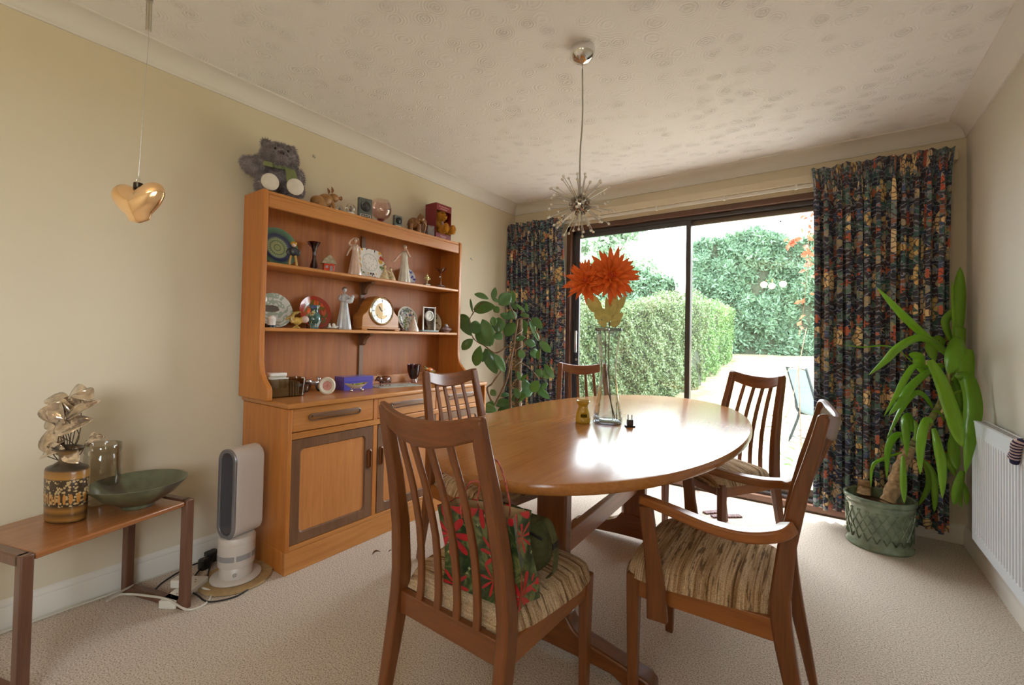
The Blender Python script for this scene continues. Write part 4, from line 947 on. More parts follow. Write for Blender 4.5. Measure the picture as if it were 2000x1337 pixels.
# ------------------------------------------------------------ yucca
YL=[(0.063,[3.17,3.43,1.192,3.17,3.416,1.385,3.17,3.384,1.583]),(0.016,[3.142,3.375,1.201,3.132,3.322,1.35,3.116,3.264,1.498]),(0.054,[3.141,3.43,1.181,3.119,3.43,1.285,3.161,3.43,1.346,3.17,3.43,1.379,3.17,3.43,1.435]),(0.044,[3.105,3.327,1.12,3.002,3.17,1.196,2.888,3.006,1.306,2.777,2.843,1.432]),(0.045,[3.105,3.327,1.1,3.026,3.183,1.168,2.95,3.044,1.186,2.863,2.898,1.136,2.796,2.766,1.064,2.732,2.637,1.006]),(0.082,[3.123,3.215,1.194,3.102,3.109,1.132,3.06,2.991,1.007]),(0.061,[3.17,3.373,1.121,3.17,3.388,1.202,3.17,3.41,1.253,3.17,3.416,1.185,3.17,3.407,1.069,3.17,3.399,0.941]),(0.081,[3.15,3.298,1.082,3.17,3.294,1.119,3.17,3.291,1.088,3.17,3.261,0.978,3.17,3.19,0.824]),(0.083,[3.13,3.225,0.978,3.157,3.189,0.987,3.17,3.147,0.866,3.15,3.079,0.727,3.12,3.007,0.537]),(0.068,[2.992,3.003,1.075,3.025,2.997,0.995,3.064,2.997,0.854,3.088,2.986,0.734,3.1,2.966,0.669]),(0.042,[3.086,3.254,1.042,3.0,3.101,1.01,2.918,2.953,0.944,2.863,2.824,0.871,2.807,2.694,0.82]),(0.034,[3.085,3.289,1.05,3.001,3.162,1.036,2.94,3.05,1.038,2.89,2.947,0.97,2.848,2.852,0.893,2.795,2.747,0.807]),(0.056,[2.998,3.193,1.0,2.976,3.135,1.041,2.958,3.08,1.09,2.914,3.008,1.099]),(0.032,[3.039,3.226,0.815,2.987,3.111,0.89,2.934,2.996,0.905,2.875,2.88,0.839,2.806,2.758,0.696]),(0.046,[3.17,3.43,0.941,3.17,3.43,1.045,3.17,3.43,0.987,3.17,3.43,0.888,3.17,3.407,0.792]),(0.035,[3.17,3.43,0.924,3.17,3.43,0.918,3.17,3.43,0.842,3.17,3.377,0.767,3.17,3.325,0.691]),(0.06,[3.17,3.43,0.941,3.17,3.43,0.852,3.17,3.427,0.786,3.17,3.366,0.731]),(0.046,[3.022,3.153,0.745,2.992,3.071,0.768,2.966,2.992,0.716,2.948,2.92,0.636,2.938,2.854,0.532]),(0.046,[3.03,3.16,0.717,3.035,3.104,0.651,3.044,3.051,0.534,3.037,2.989,0.403]),(0.044,[3.075,3.317,0.588,3.111,3.313,0.526,3.137,3.303,0.454]),(0.034,[3.028,3.347,0.504,3.058,3.35,0.438,3.062,3.334,0.322,3.057,3.312,0.242]),(0.043,[2.956,3.231,0.676,2.937,3.17,0.766,2.914,3.108,0.753,2.912,3.062,0.669,2.909,3.016,0.578]),(0.024,[2.959,3.256,0.742,2.978,3.258,0.704,2.967,3.24,0.626]),(0.039,[2.924,3.21,0.605,2.902,3.147,0.667,2.861,3.072,0.654,2.834,3.009,0.59,2.827,2.961,0.463]),(0.033,[2.908,3.139,0.557,2.902,3.075,0.454,2.9,3.016,0.34]),(0.02,[2.919,3.269,0.552,2.834,3.189,0.519,2.783,3.134,0.481,2.774,3.109,0.371]),(0.031,[3.029,3.409,0.501,3.051,3.428,0.365,3.005,3.398,0.239]),(0.047,[3.151,3.226,0.504,3.128,3.193,0.423,3.107,3.162,0.334]),(0.027,[3.157,3.256,0.441,3.168,3.253,0.387,3.17,3.25,0.32]),(0.058,[3.136,3.296,0.709,3.121,3.258,0.597,3.133,3.237,0.498]),(0.008,[2.991,3.248,1.017,2.855,3.027,1.135,2.714,2.805,1.134,2.632,2.625,1.145]),(0.041,[3.17,3.43,1.13,3.17,3.43,1.204,3.17,3.43,1.261,3.17,3.43,1.262]),(0.036,[3.17,3.43,1.196,3.17,3.43,1.06,3.17,3.43,0.914]),(0.052,[3.17,3.43,1.101,3.17,3.43,0.977,3.17,3.43,0.832]),(0.035,[3.17,3.43,1.037,3.17,3.43,0.934,3.17,3.43,0.871]),(0.051,[3.151,3.424,0.956,3.17,3.414,0.878,3.17,3.393,0.781]),(0.073,[3.094,3.43,1.139,3.094,3.43,1.18,3.06,3.417,1.138,3.077,3.43,1.055]),(0.022,[3.131,3.348,0.96,3.17,3.351,1.038,3.17,3.349,1.042,3.17,3.334,1.03]),(0.018,[3.128,3.372,0.878,3.17,3.38,0.903,3.17,3.387,0.909]),(0.014,[3.104,3.359,0.736,3.076,3.326,0.787,3.042,3.289,0.788]),(0.021,[3.161,3.32,0.465,3.155,3.306,0.351,3.161,3.299,0.291])]
YS={'trunk':[[2.86,3.295,0.246],[2.893,3.316,0.362],[2.927,3.337,0.477],[2.977,3.371,0.593]],'cane1':[[2.961,3.298,0.584],[3.027,3.342,0.698],[3.085,3.38,0.812],[3.126,3.407,0.935],[3.134,3.41,1.017]],'cane2':[[2.964,3.263,0.611],[3.005,3.29,0.673],[3.046,3.318,0.724]],'stub':[[2.776,3.381,0.31],[2.883,3.457,0.323]]}
RL=[[0.339,2.632,1.479,0.42,2.696,1.444,0.043],[0.435,2.737,1.443,0.443,2.752,1.536,0.039],[0.252,2.73,1.37,0.426,2.773,1.387,0.088],[0.429,2.832,1.412,0.477,2.909,1.5,0.089],[0.457,2.959,1.529,0.486,2.952,1.429,0.041],[0.336,2.857,1.461,0.377,2.885,1.434,0.033],[0.155,2.686,1.325,0.21,2.724,1.214,0.073],[0.17,2.668,1.297,0.265,2.677,1.16,0.08],[0.25,2.675,1.221,0.31,2.756,1.223,0.088],[0.359,2.71,1.279,0.391,2.792,1.088,0.087],[0.262,2.753,1.191,0.392,2.77,1.079,0.08],[0.179,2.679,1.044,0.239,2.731,1.125,0.064],[0.314,2.689,0.923,0.384,2.654,1.073,0.07],[0.31,2.812,1.044,0.387,2.864,0.855,0.089],[0.326,2.758,0.949,0.335,2.805,1.049,0.04],[0.411,2.799,1.005,0.442,2.899,0.869,0.064],[0.422,2.947,1.159,0.453,3.007,1.268,0.091],[0.421,2.96,1.329,0.465,3.027,1.331,0.075],[0.449,3.154,1.299,0.486,3.126,1.171,0.06],[0.614,3.041,1.308,0.691,3.062,1.222,0.057],[0.426,3.137,1.344,0.491,3.177,1.332,0.034],[0.425,2.827,1.301,0.438,2.813,1.181,0.088],[0.421,2.784,1.171,0.476,2.814,1.136,0.063],[0.646,3.108,1.117,0.713,3.168,1.032,0.058],[0.479,3.05,1.039,0.495,3.095,0.975,0.054],[0.51,3.093,1.115,0.561,3.173,1.085,0.059],[0.519,3.154,1.014,0.562,3.226,1.016,0.068],[0.585,3.185,0.964,0.613,3.169,1.054,0.042],[0.629,3.219,0.922,0.662,3.319,0.807,0.051],[0.603,3.248,0.874,0.635,3.279,0.801,0.068],[0.562,3.179,0.867,0.627,3.201,0.83,0.059],[0.426,3.104,0.732,0.519,3.179,0.735,0.093],[0.589,3.089,0.703,0.656,3.083,0.796,0.074],[0.468,3.12,0.69,0.521,3.208,0.692,0.085],[0.52,2.941,0.737,0.531,2.981,0.654,0.049],[0.611,3.138,0.714,0.71,3.165,0.649,0.058],[0.664,3.107,0.726,0.699,3.153,0.775,0.041],[0.249,3.035,0.575,0.402,3.07,0.577,0.077],[0.408,3.066,0.624,0.534,3.091,0.668,0.075],[0.37,2.821,0.721,0.405,2.836,0.678,0.044],[0.304,3.014,0.651,0.357,3.101,0.653,0.034],[0.484,3.025,0.868,0.48,3.074,0.781,0.033],[0.514,3.033,0.797,0.576,3.041,0.845,0.025],[0.36,2.798,0.569,0.412,2.791,0.638,0.064],[0.47,2.721,1.385,0.495,2.734,1.339,0.046],[0.507,3.099,1.438,0.531,3.089,1.364,0.021],[0.532,2.918,1.414,0.571,2.982,1.359,0.024],[0.593,3.031,1.282,0.599,3.1,1.168,0.049],[0.374,3.079,1.438,0.415,3.1,1.386,0.034],[0.273,2.654,1.444,0.287,2.668,1.343,0.017],[0.338,2.972,1.339,0.411,3.035,1.307,0.05],[0.452,3.032,1.132,0.514,3.086,1.149,0.042],[0.526,3.2,1.197,0.561,3.227,1.123,0.038],[0.426,2.749,1.305,0.428,2.769,1.236,0.047],[0.371,2.691,0.595,0.484,2.744,0.575,0.07],[0.271,3.045,0.497,0.393,3.134,0.527,0.086]]
RS={'a':[[0.426,3.017,0.491],[0.425,3.01,0.74],[0.431,3.009,0.948],[0.45,3.019,1.115],[0.47,3.029,1.298]],'b':[[0.316,2.914,0.491],[0.409,2.973,0.783],[0.442,2.992,0.99],[0.462,3.004,1.082]],'c':[[0.326,2.843,0.68],[0.352,2.86,0.771],[0.418,2.903,0.886],[0.457,2.929,0.993]],'v1':[[0.497,2.958,0.953],[0.577,3.015,0.922],[0.644,3.064,0.842],[0.664,3.079,0.802]],'v2':[[0.542,2.888,1.108],[0.49,2.853,1.067],[0.419,2.803,1.022],[0.354,2.756,1.072],[0.275,2.7,1.134],[0.252,2.681,1.245],[0.258,2.684,1.308],[0.339,2.738,1.421],[0.437,2.809,1.352]],'v3':[[0.494,3.009,1.297],[0.568,3.061,1.307],[0.615,3.097,1.193],[0.643,3.119,1.078],[0.637,3.118,0.954]],'v4':[[0.497,2.975,1.287],[0.456,2.944,1.401],[0.43,2.924,1.425]]}
def leafmat(name,c1,c2,rough=.3):
    m,nt,b=mat(name); oi=nd(nt,'ShaderNodeObjectInfo'); v=coord(nt)
    c=mix(nt,oi.outputs['Random'],c1,c2); n=ntex(nt,coord(nt,'Object',(1,1,.2)),60,2); c=mix(nt,mth(nt,'MULTIPLY',n,.3),c,tuple(min(1,q*1.5) for q in c2)); lk(nt,c,b.inputs['Base Color'])
    b.inputs['Roughness'].default_value=rough; 
    # thin leaf lets light through
    t=nd(nt,'ShaderNodeBsdfTranslucent'); lk(nt,mix(nt,.5,c,(.40,.62,.05)),t.inputs[0]); mx=nd(nt,'ShaderNodeMixShader'); mx.inputs[0].default_value=.38
    out=nt.nodes['Material Output']; lk(nt,b.outputs[0],mx.inputs[1]); lk(nt,t.outputs[0],mx.inputs[2]); lk(nt,mx.outputs[0],out.inputs[0]); return m
M_yuc=leafmat('yucca_leaf',(.13,.32,.02),(.26,.50,.04),.28)
yp=thing('yucca_plant','large yucca with long arching bright green leaves in the right corner','potted plant')
for w,flat in YL:
    P=[flat[i:i+3] for i in range(0,len(flat),3)]; S_=spline(P,5) if len(P)>2 else spline(P,8); n=len(S_)-1
    bm=NB(); rows=[]
    tr=random.Random(int(w*9999)+n).uniform(-.35,.35)
    for i,p in enumerate(S_):
        t=i/n; d=(S_[min(i+1,n)]-S_[max(i-1,0)]).normalized(); vw=(p-Vector((2.5564,0,1.15))).normalized()
        s=d.cross(vw); 
        if s.length<.05: s=Rw.copy()
        s.normalize(); u=s.cross(d).normalized()
        # lie partly towards horizontal so that it reads as a real strap leaf from elsewhere too
        s=(s+u*tr).normalized(); u=s.cross(d).normalized()
        prof_=(.45+.55*math.sin(PI*min(1,t/.55)*.5))*(1-max(0,(t-.55)/.45)**2.0); ww=max(.0006,w/2*prof_*.88)
        rows.append([bm.verts.new(p-s*ww+u*ww*.22),bm.verts.new(p),bm.verts.new(p+s*ww+u*ww*.22)])
    for A,B in zip(rows,rows[1:]):
        for k in range(2): bm.faces.new((A[k],A[k+1],B[k+1],B[k]))
    obj('leaf',bm,M_yuc,yp,smooth=True,solid=.0012)
M_bark=pm('yucca_bark',(.42,.28,.15),.9,var=.4,scale=45,bmp=.8,bs=70)
bm=NB(); S_=spline(YS['trunk'],5); tube(bm,S_,[.037+.004*math.sin(i*2.3)-.010*(i/len(S_)) for i in range(len(S_))],14); obj('trunk',bm,M_bark,yp,smooth=True)
M_cane=pm('green_cane',(.22,.22,.07),.7,var=.3,scale=50,bmp=.5,bs=80)
for k in ('cane1','cane2'):
    bm=NB(); S_=spline(YS[k],5); tube(bm,S_,[.018-.005*i/len(S_) for i in range(len(S_))],10); obj('cane',bm,M_cane,yp,smooth=True)
bm=NB(); tube(bm,[(2.76,3.385,.255),(2.765,3.395,.335)],[.036,.035],14); obj('cut_stump',bm,M_bark,yp,smooth=True)
pt_=thing('glazed_pot','round green glazed plant pot with raised lattice pattern holding the yucca','plant pot',(2.826,3.318,0))
M_pot=pm('green_crackle_glaze',(.19,.25,.17),.20,var=.35,scale=18,coat=.5)
bm=NB(); lathe(bm,[(0,.0),(.150,.0),(.156,.006),(.156,.016),(.146,.026),(.144,.04),(.150,.15),(.153,.225),(.158,.232),(.160,.240),(.157,.250),(.163,.256),(.168,.266),(.166,.280),(.158,.284),(.150,.278),(.146,.24),(.140,.22),(0,.22)],56); obj('pot_body',bm,M_pot,pt_,smooth=True)
bm=NB()
for k in range(22):
    for sg in (1,-1):
        t0=2*PI*k/22; pts=[]
        for j in range(7):
            q=j/6; t=t0+sg*q*.62; r=.147+.006*q+.001; pts.append((r*math.cos(t),r*math.sin(t),.050+.165*q))
        tube(bm,pts,.0042,5)
obj('lattice_relief',bm,M_pot,pt_,smooth=True)
bm=NB(); lathe(bm,[(0,.236),(.144,.232)],32); 
for v_ in bm.verts: v_.co.z+=.006*noise.noise(v_.co*30)
obj('soil',bm,M_soil,pt_,smooth=True)
# ------------------------------------------------------------ rubber plant
M_rub=leafmat('rubber_leaf',(.075,.15,.07),(.15,.28,.11),.16)
rp=thing('rubber_plant','bushy rubber plant with broad glossy oval leaves beside the left curtain','potted plant')
for i,q in enumerate(RL):
    A,B,w=Vector(q[:3]),Vector(q[3:6]),q[6]
    mid=(A+B)/2; vw=(mid-Vector((2.5564,0,1.15))).normalized(); rr_=random.Random(i*7+1)
    nrm=(-vw+Vector((rr_.uniform(-.35,.35),rr_.uniform(-.35,.35),rr_.uniform(.0,.6)))); bm=NB(); dl=(B-A)*.05; lf(bm,A-dl,B+dl,w*1.22,nrm,n=10,cup=.10,droop=.06,shape=.9); obj('leaf',bm,M_rub,rp,smooth=True,solid=.0014)
    
M_twig=pm('brown_branch',(.20,.125,.07),.85,var=.3,scale=40,bmp=.5,bs=60)
for k,r in (('a',.013),('b',.011),('c',.009),('v1',.004),('v2',.0055),('v3',.005),('v4',.005)):
    P=[list(p) for p in RS[k]]
    if k in 'abc': P=[[.43+.03*('abc'.index(k)-1),3.03,.27]]+P
    bm=NB(); S_=spline(P,6); tube(bm,S_,[r*(1-.35*i/len(S_))+.0012*math.sin(i*1.9) for i in range(len(S_))],8); obj('branch',bm,M_twig,rp,smooth=True)
bm=NB(); lathe(bm,[(0,.25),(.026,.25),(.026,1.30),(0,1.31)],16,c=(.462,3.075,0)); 
for v_ in bm.verts: v_.co+=Vector((1,1,0))*(.004*noise.noise(v_.co*60))
obj('moss_pole',bm,pm('moss_pole',(.15,.095,.05),.95,var=.5,scale=70,bmp=1,bs=120),rp,smooth=True)
bm=NB(); tube(bm,[(.462+.030*math.cos(t*.55),3.075+.030*math.sin(t*.55),.45+.011*t) for t in range(76)],.0022,5); obj('binding_cord',bm,M_cabw,rp)
pr_=thing('terracotta_pot','plain brown plant pot on the carpet holding the rubber plant','plant pot',(.43,3.03,0))
bm=NB(); lathe(bm,[(0,0),(.115,0),(.120,.01),(.142,.24),(.152,.245),(.152,.28),(.142,.28),(.135,.24),(0,.24)],40); obj('pot_body',bm,pm('brown_pot',(.25,.11,.06),.5,var=.1),pr_,smooth=True)
bm=NB(); lathe(bm,[(0,.255),(.136,.25)],24); obj('soil',bm,M_soil,pr_)
# ------------------------------------------------------------ bits on the carpet
M_pkt=None
def pkt():
    m,nt,b=mat('printed_paisley'); mk,rd,cc,p=blooms(nt,coord(nt),60,4,.4); lk(nt,mix(nt,mk,(.13,.05,.05),(.42,.22,.22)),b.inputs['Base Color']); b.inputs['Roughness'].default_value=.7; return m
for nm,x,y,rz,l in (('fabric_sachet',2.045,3.20,-50,'small dark red patterned sachet lying on the sunlit carpet below the garden door chair'),('fabric_sachet',1.955,3.215,-40,'second red patterned sachet half hidden behind the chair leg by the door')):
    if not M_pkt: M_pkt=pkt()
    bm=NB(); prism(bm,rrect(.042,.20 if x>2 else .12,.004),0.001,.010); o=obj(nm,bm,M_pkt,bevel=.003); o.location=(x,y,0); o.rotation_euler=(0,0,rad(rz)); tag(o,l,'sachet')
for x,y,s_,l in ((.66,1.50,1,'curled dry brown leaf lying on the carpet in front of the dresser'),(.70,1.56,.5,'tiny dry leaf fragment on the carpet beside the larger dry leaf')):
    bm=NB(); lf(bm,(-.022*s_,0,.006),(.022*s_,.006,.010),.016*s_,(0,.3,1),cup=.5,droop=.2); o=obj('dry_leaf',bm,pm('dry_leaf',(.14,.065,.03),.7),smooth=True,solid=.0008); o.location=(x,y,.0); o.rotation_euler=(0,0,rad(60)); tag(o,l,'leaf')
# ------------------------------------------------------------ things on the dresser
S1,S2,S0=1.512,1.176,ZT; HT=1.880
def hobj(name,label,cat,y,x,z,rz=0,group=None): return thing(name,label,cat,(x,y,z),rad(rz),group)
# local frame: +X faces the room, Y along the shelf
def plate(nm,label,y,x,z,r,M,tilt=14,sq=False):
    t=hobj(nm,label,'plate',y,x,z)
    bm=NB()
    if not sq: lathe(bm,[(0,.004),(r*.60,.004),(r*.66,.008),(r*.97,.020),(r,.022),(r*.99,.024),(r*.66,.013),(r*.58,.010),(0,.010)],56)
    M_=Matrix.Translation((.02,0,r*math.cos(rad(tilt))+.001))@Matrix.Rotation(rad(90-tilt),4,'Y')@Matrix.Translation((0,0,-.012)); xf(bm,M_)
    obj('plate_disc',bm,M,t,smooth=True)
    # little easel
    bm=NB(); 
    for s in (-1,1): tube(bm,[(.035,s*r*.35,.0035),(.0,s*r*.35,.0035),(-.028,s*r*.25,r*.9)],.0025,5); tube(bm,[(.035,s*r*.35,.0035),(.037,s*r*.35,.013)],.0025,5)
    tube(bm,[(0,-r*.35,.0035),(0,r*.35,.0035)],.0025,5); obj('plate_stand',bm,M_black,t); return t
def platemat(name,fn,rough=.15):
    m,nt,b=mat(name); v=coord(nt); sp=nd(nt,'ShaderNodeSeparateXYZ'); lk(nt,v,sp.inputs[0]); b.inputs['Roughness'].default_value=rough; b.inputs['Coat Weight'].default_value=.5
    y=sp.outputs[1]; z=sp.outputs[2]; lk(nt,fn(nt,v,y,z),b.inputs['Base Color']); return m
def radial(nt,y,z,zc): 
    zz=mth(nt,'SUBTRACT',z,zc); return mth(nt,'SQRT',mth(nt,'ADD',mth(nt,'POWER',y,2),mth(nt,'POWER',zz,2))),mth(nt,'ARCTAN2',zz,y)
def f_green(nt,v,y,z):
    r,th=radial(nt,y,z,.108); r=mth(nt,'ADD',r,mth(nt,'MULTIPLY',ntex(nt,v,40,2),.006))
    c=ramp(nt,mth(nt,'DIVIDE',r,.115),[(0,(.10,.12,.05)),(.06,(.34,.36,.14)),(.14,(.30,.33,.12)),(.17,(.05,.09,.05)),(.22,(.34,.37,.15)),(.33,(.30,.34,.13)),(.37,(.06,.10,.06)),(.42,(.30,.34,.14)),(.50,(.20,.25,.13)),(.55,(.022,.035,.09)),(.68,(.02,.03,.085)),(.78,(.07,.14,.09)),(.95,(.11,.22,.13)),(1,(.16,.28,.18))])
    d=mth(nt,'GREATER_THAN',mth(nt,'SINE',mth(nt,'MULTIPLY',th,26)),.75); return mix(nt,mth(nt,'MULTIPLY',d,mth(nt,'MULTIPLY',mth(nt,'LESS_THAN',r,.055),.8)),c,(.05,.08,.06))
def f_white(nt,v,y,z):
    w=nd(nt,'ShaderNodeTexWave'); w.inputs['Scale'].default_value=22; w.inputs['Distortion'].default_value=9; lk(nt,v,w.inputs['Vector'])
    c=mix(nt,mth(nt,'GREATER_THAN',w.outputs['Fac'],.72),(.66,.66,.61),(.36,.42,.34))
    k=mth(nt,'ADD',mth(nt,'POWER',mth(nt,'DIVIDE',mth(nt,'ADD',y,.018),.055),2),mth(nt,'POWER',mth(nt,'DIVIDE',mth(nt,'SUBTRACT',z,.105),.022),2))
    return mix(nt,mth(nt,'LESS_THAN',mth(nt,'ADD',k,mth(nt,'MULTIPLY',ntex(nt,v,60,2),.8)),1.2),c,(.10,.075,.06))
def f_red(nt,v,y,z):
    r,th=radial(nt,y,z,.096); mk,rd,cc,p=blooms(nt,v,22,5,.5); c=ramp(nt,ntex(nt,v,26,2),[(.42,(.40,.045,.012)),(.52,(.14,.13,.015)),(.58,(.10,.12,.02)),(.64,(.42,.05,.012))]); c=mix(nt,mk,c,(.75,.10,.02)); c=mix(nt,mth(nt,'LESS_THAN',rd,.12),c,(.10,.02,.01)); return mix(nt,mth(nt,'GREATER_THAN',r,.076),c,(.36,.030,.010))
def f_flor(nt,v,y,z):
    r,th=radial(nt,y,z,.092); w=nd(nt,'ShaderNodeTexWave'); w.inputs['Scale'].default_value=20; w.inputs['Distortion'].default_value=12; lk(nt,v,w.inputs['Vector'])
    c=mix(nt,mth(nt,'GREATER_THAN',w.outputs['Fac'],.6),(.64,.60,.50),(.20,.25,.18)); mk,rd,cc,p=blooms(nt,v,28,3,.38); c=mix(nt,mk,c,(.10,.10,.24)); return mix(nt,mth(nt,'GREATER_THAN',r,.084),c,(.74,.68,.56))
def f_small(nt,v,y,z):
    r,th=radial(nt,y,z,.082); mk,rd,cc,p=blooms(nt,v,30,4,.4); c=mix(nt,mk,(.62,.52,.34),(.20,.15,.06)); return mix(nt,mth(nt,'GREATER_THAN',r,.072),c,(.70,.60,.42))
def f_blue(nt,v,y,z):
    mk,rd,cc,p=blooms(nt,v,34,5,.46); return mix(nt,mk,(.66,.66,.68),(.05,.06,.42))
plate('ceramic_plate','round green glazed plate with blue and lime rings, far left of the upper shelf',1.232,.068,S1,.112,platemat('ringed_green_glaze',f_green))
plate('ceramic_plate','cream plate with a dark bird motif, far left of the middle shelf',1.225,.065,S2,.098,platemat('bird_plate',f_white))
plate('ceramic_plate','glossy red orange poppy plate standing behind the small painted vase',1.463,.065,S2,.100,platemat('poppy_plate',f_red))
plate('ceramic_plate','oval looking floral plate right of the mantel clock on the middle shelf',2.165,.075,S2,.092,platemat('floral_plate',f_flor))
plate('ceramic_plate','small cream plate half hidden behind the glass clock',2.435,.065,S2,.082,platemat('small_cream_plate',f_small))
plate('ceramic_plate','small blue and white plate half hidden behind the lady in the white dress',2.175,.065,S1,.062,platemat('blue_white_plate',f_blue))
# square dish
t=hobj('square_dish','square scalloped white dish with flower border standing on the upper shelf','dish',1.842,.085,S1,0)
def f_sq(nt,v,y,z):
    zz=mth(nt,'SUBTRACT',z,.118); r=mth(nt,'MAXIMUM',mth(nt,'ABSOLUTE',y),mth(nt,'ABSOLUTE',zz)); mk,rd,cc,p=blooms(nt,v,26,6,.52,.5)
    fc=ramp(nt,sepx(nt,cc),[(0,(.70,.36,.03)),(.3,(.48,.05,.02)),(.5,(.02,.02,.05)),(.65,(.12,.20,.05)),(.82,(.74,.40,.05))],'CONSTANT'); rim=mth(nt,'MULTIPLY',mth(nt,'GREATER_THAN',r,.070),mth(nt,'LESS_THAN',r,.105))
    c=mix(nt,mth(nt,'MULTIPLY',mk,rim),(.80,.76,.69),fc); rc=mth(nt,'SQRT',mth(nt,'ADD',mth(nt,'POWER',y,2),mth(nt,'POWER',zz,2))); m2,_,_,_=blooms(nt,v,50,4,.4); c=mix(nt,mth(nt,'MULTIPLY',m2,mth(nt,'LESS_THAN',rc,.052)),c,(.42,.24,.26))
    return mix(nt,mth(nt,'LESS_THAN',mth(nt,'ABSOLUTE',mth(nt,'SUBTRACT',rc,.058)),.0022),c,(.42,.46,.42))
bm=NB(); o=[]
for k in range(72):
    a0=2*PI*k/72; c_,s_=math.cos(a0),math.sin(a0); q=.100/((abs(c_)**5+abs(s_)**5)**.2); q*=1+.018*math.cos(16*a0); q+= .012*max(0,math.cos(a0*2))**6; o.append((q*c_,q*s_))
rings=[[bm.verts.new((p[0]*k,p[1]*k,z)) for p in o] for k,z in ((.7,.0),(1.0,.014),(1.01,.018),(.97,.018),(.72,.006),(.5,.006))]
for A,B in zip(rings,rings[1:]):
    for k in range(72): bm.faces.new((A[k],A[(k+1)%72],B[(k+1)%72],B[k]))
bm.faces.new(rings[0][::-1]); bm.faces.new(rings[-1]); xf(bm,Matrix.Translation((.0,0,.104))@Matrix.Rotation(rad(78),4,'Y')@Matrix.Rotation(rad(90),4,'Z')); obj('dish_body',bm,platemat('flower_border_china',f_sq),t,smooth=True)
bm=NB(); prism(bm,rrect(.006,.020,.003,0,0,3),-.0,.004); bm.clear(); ell(bm,(.006,-.101,.118),(.004,.004,.011),u=10,v=8); obj('handle_slot',bm,M_black,t,smooth=True)
# porcelain figures: body, skin and hair each one continuous surface
M_skin=pm('porcelain_skin',(.72,.50,.38),.25,coat=.4); 
def blob(name,prims,M,parent,vox=.0022,sm=3,label=None):
    bm=NB()
    for p in prims:
        if p[0]=='e': ell(bm,p[1],p[2],rot=(p[3] if len(p)>3 else None),u=16,v=10)
        elif p[0]=='t': tube(bm,spline(p[1],4) if len(p[1])>2 else p[1],p[2] if not hasattr(p[2],'__len__') else [p[2][0]+(p[2][1]-p[2][0])*i/(len(spline(p[1],4) if len(p[1])>2 else p[1])-1) for i in range(len(spline(p[1],4) if len(p[1])>2 else p[1]))],10)
        elif p[0]=='l': lathe(bm,p[1],20,c=p[2] if len(p)>2 else (0,0,0),sx=p[3] if len(p)>3 else 1,sy=p[4] if len(p)>4 else 1)
        elif p[0]=='b': bx(bm,p[1],p[2])
    return remesh(obj(name,bm,M,parent,label=label),vox,sm)
def lady(label,y,x,z,h,dress,hair,arms,rz=0,lean=0,hat=None,folds=9):
    """slim standing figure; arms = list of (points) in units of height"""
    t=hobj('porcelain_lady',label,'figurine',y,x,z,rz); k=h
    bm=NB(); prof=[(0,.0),(.155,.0),(.160,.012),(.150,.10),(.125,.30),(.098,.48),(.082,.60),(.075,.66),(.086,.72),(.090,.77),(.070,.815),(.030,.835),(0,.84)]
    n=40; rings=[]
    for r,zz in prof:
        if r==0: rings.append([bm.verts.new((lean*zz*k*0,lean*k*zz,zz*k))]); continue
        f=max(0,1-zz/.62); rings.append([bm.verts.new(((r*k)*.72*math.cos(2*PI*i/n)*(1+.09*f*math.cos(folds*2*PI*i/n)),lean*k*zz+(r*k)*math.sin(2*PI*i/n)*(1+.09*f*math.cos(folds*2*PI*i/n)),zz*k)) for i in range(n)])
    for A,B in zip(rings,rings[1:]):
        for i in range(n):
            j=(i+1)%n
            if len(A)==1: bm.faces.new((A[0],B[j],B[i]))
            elif len(B)==1: bm.faces.new((A[i],A[j],B[0]))
            else: bm.faces.new((A[i],A[j],B[j],B[i]))
    obj('dress',bm,dress,t,smooth=True)
    hd=(.012*k,lean*k*.92,.925*k); L=lambda p:(p[0]*k,p[1]*k+lean*k*p[2],p[2]*k)
    pr=[('e',hd,(.050*k,.046*k,.058*k)),('t',[(0,lean*k*.82,.81*k),(.004*k,lean*k*.89,.885*k)],.020*k),('e',(hd[0]+.050*k,hd[1],hd[2]-.004*k),(.007*k,.006*k,.009*k)),('e',(0,lean*k*.8,.805*k),(.045*k,.078*k,.026*k))]
    for A_ in arms:
        pts=[L(p) for p in A_]; pr.append(('t',pts,(.032*k,.019*k))); pr.append(('e',pts[-1],(.018*k,.017*k,.026*k)))
    blob('body',pr,M_skin if dress is not M_mono else M_mono,t,.0020 if h<.3 else .003,2)
    blob('hair',[('e',(hd[0]-.014*k,hd[1],hd[2]+.020*k),(.057*k,.058*k,.056*k)),('e',(hd[0]-.052*k,hd[1],hd[2]+.002*k),(.028*k,.030*k,.030*k))],hair,t,.0022,2)
    if hat: 
        bm=NB(); lathe(bm,[(0,.0),(.085*k,.0),(.088*k,.004*k),(.045*k,.012*k),(.040*k,.035*k),(0,.04*k)],24); o=obj('hat',bm,hat,t,smooth=True); o.location=(hd[0]-.01*k,hd[1],hd[2]+.030*k); o.rotation_euler=(0,rad(-18),0)
    return t
def glz(n,c,v=.12,s=30): return pm(n,c,.2,var=v,scale=s,coat=.5)
M_mono=glz('grey_lustre',(.50,.50,.52))
lady('slim porcelain lady in pale pink gown raising one hand to her hat',1.672,.165,S1,.240,glz('pale_pink_gown',(.66,.46,.36)),glz('brown_hair',(.20,.10,.05)),[[(0,-.085,.79),(.01,-.15,.82),(.02,-.13,.90),(.02,-.05,.965)],[(0,-.085,.76),(.01,-.155,.63),(.02,-.20,.52)],[(0,.085,.78),(.0,.12,.70),(.0,.13,.60)]],rz=-30,hat=glz('pink_hat',(.62,.45,.38)))
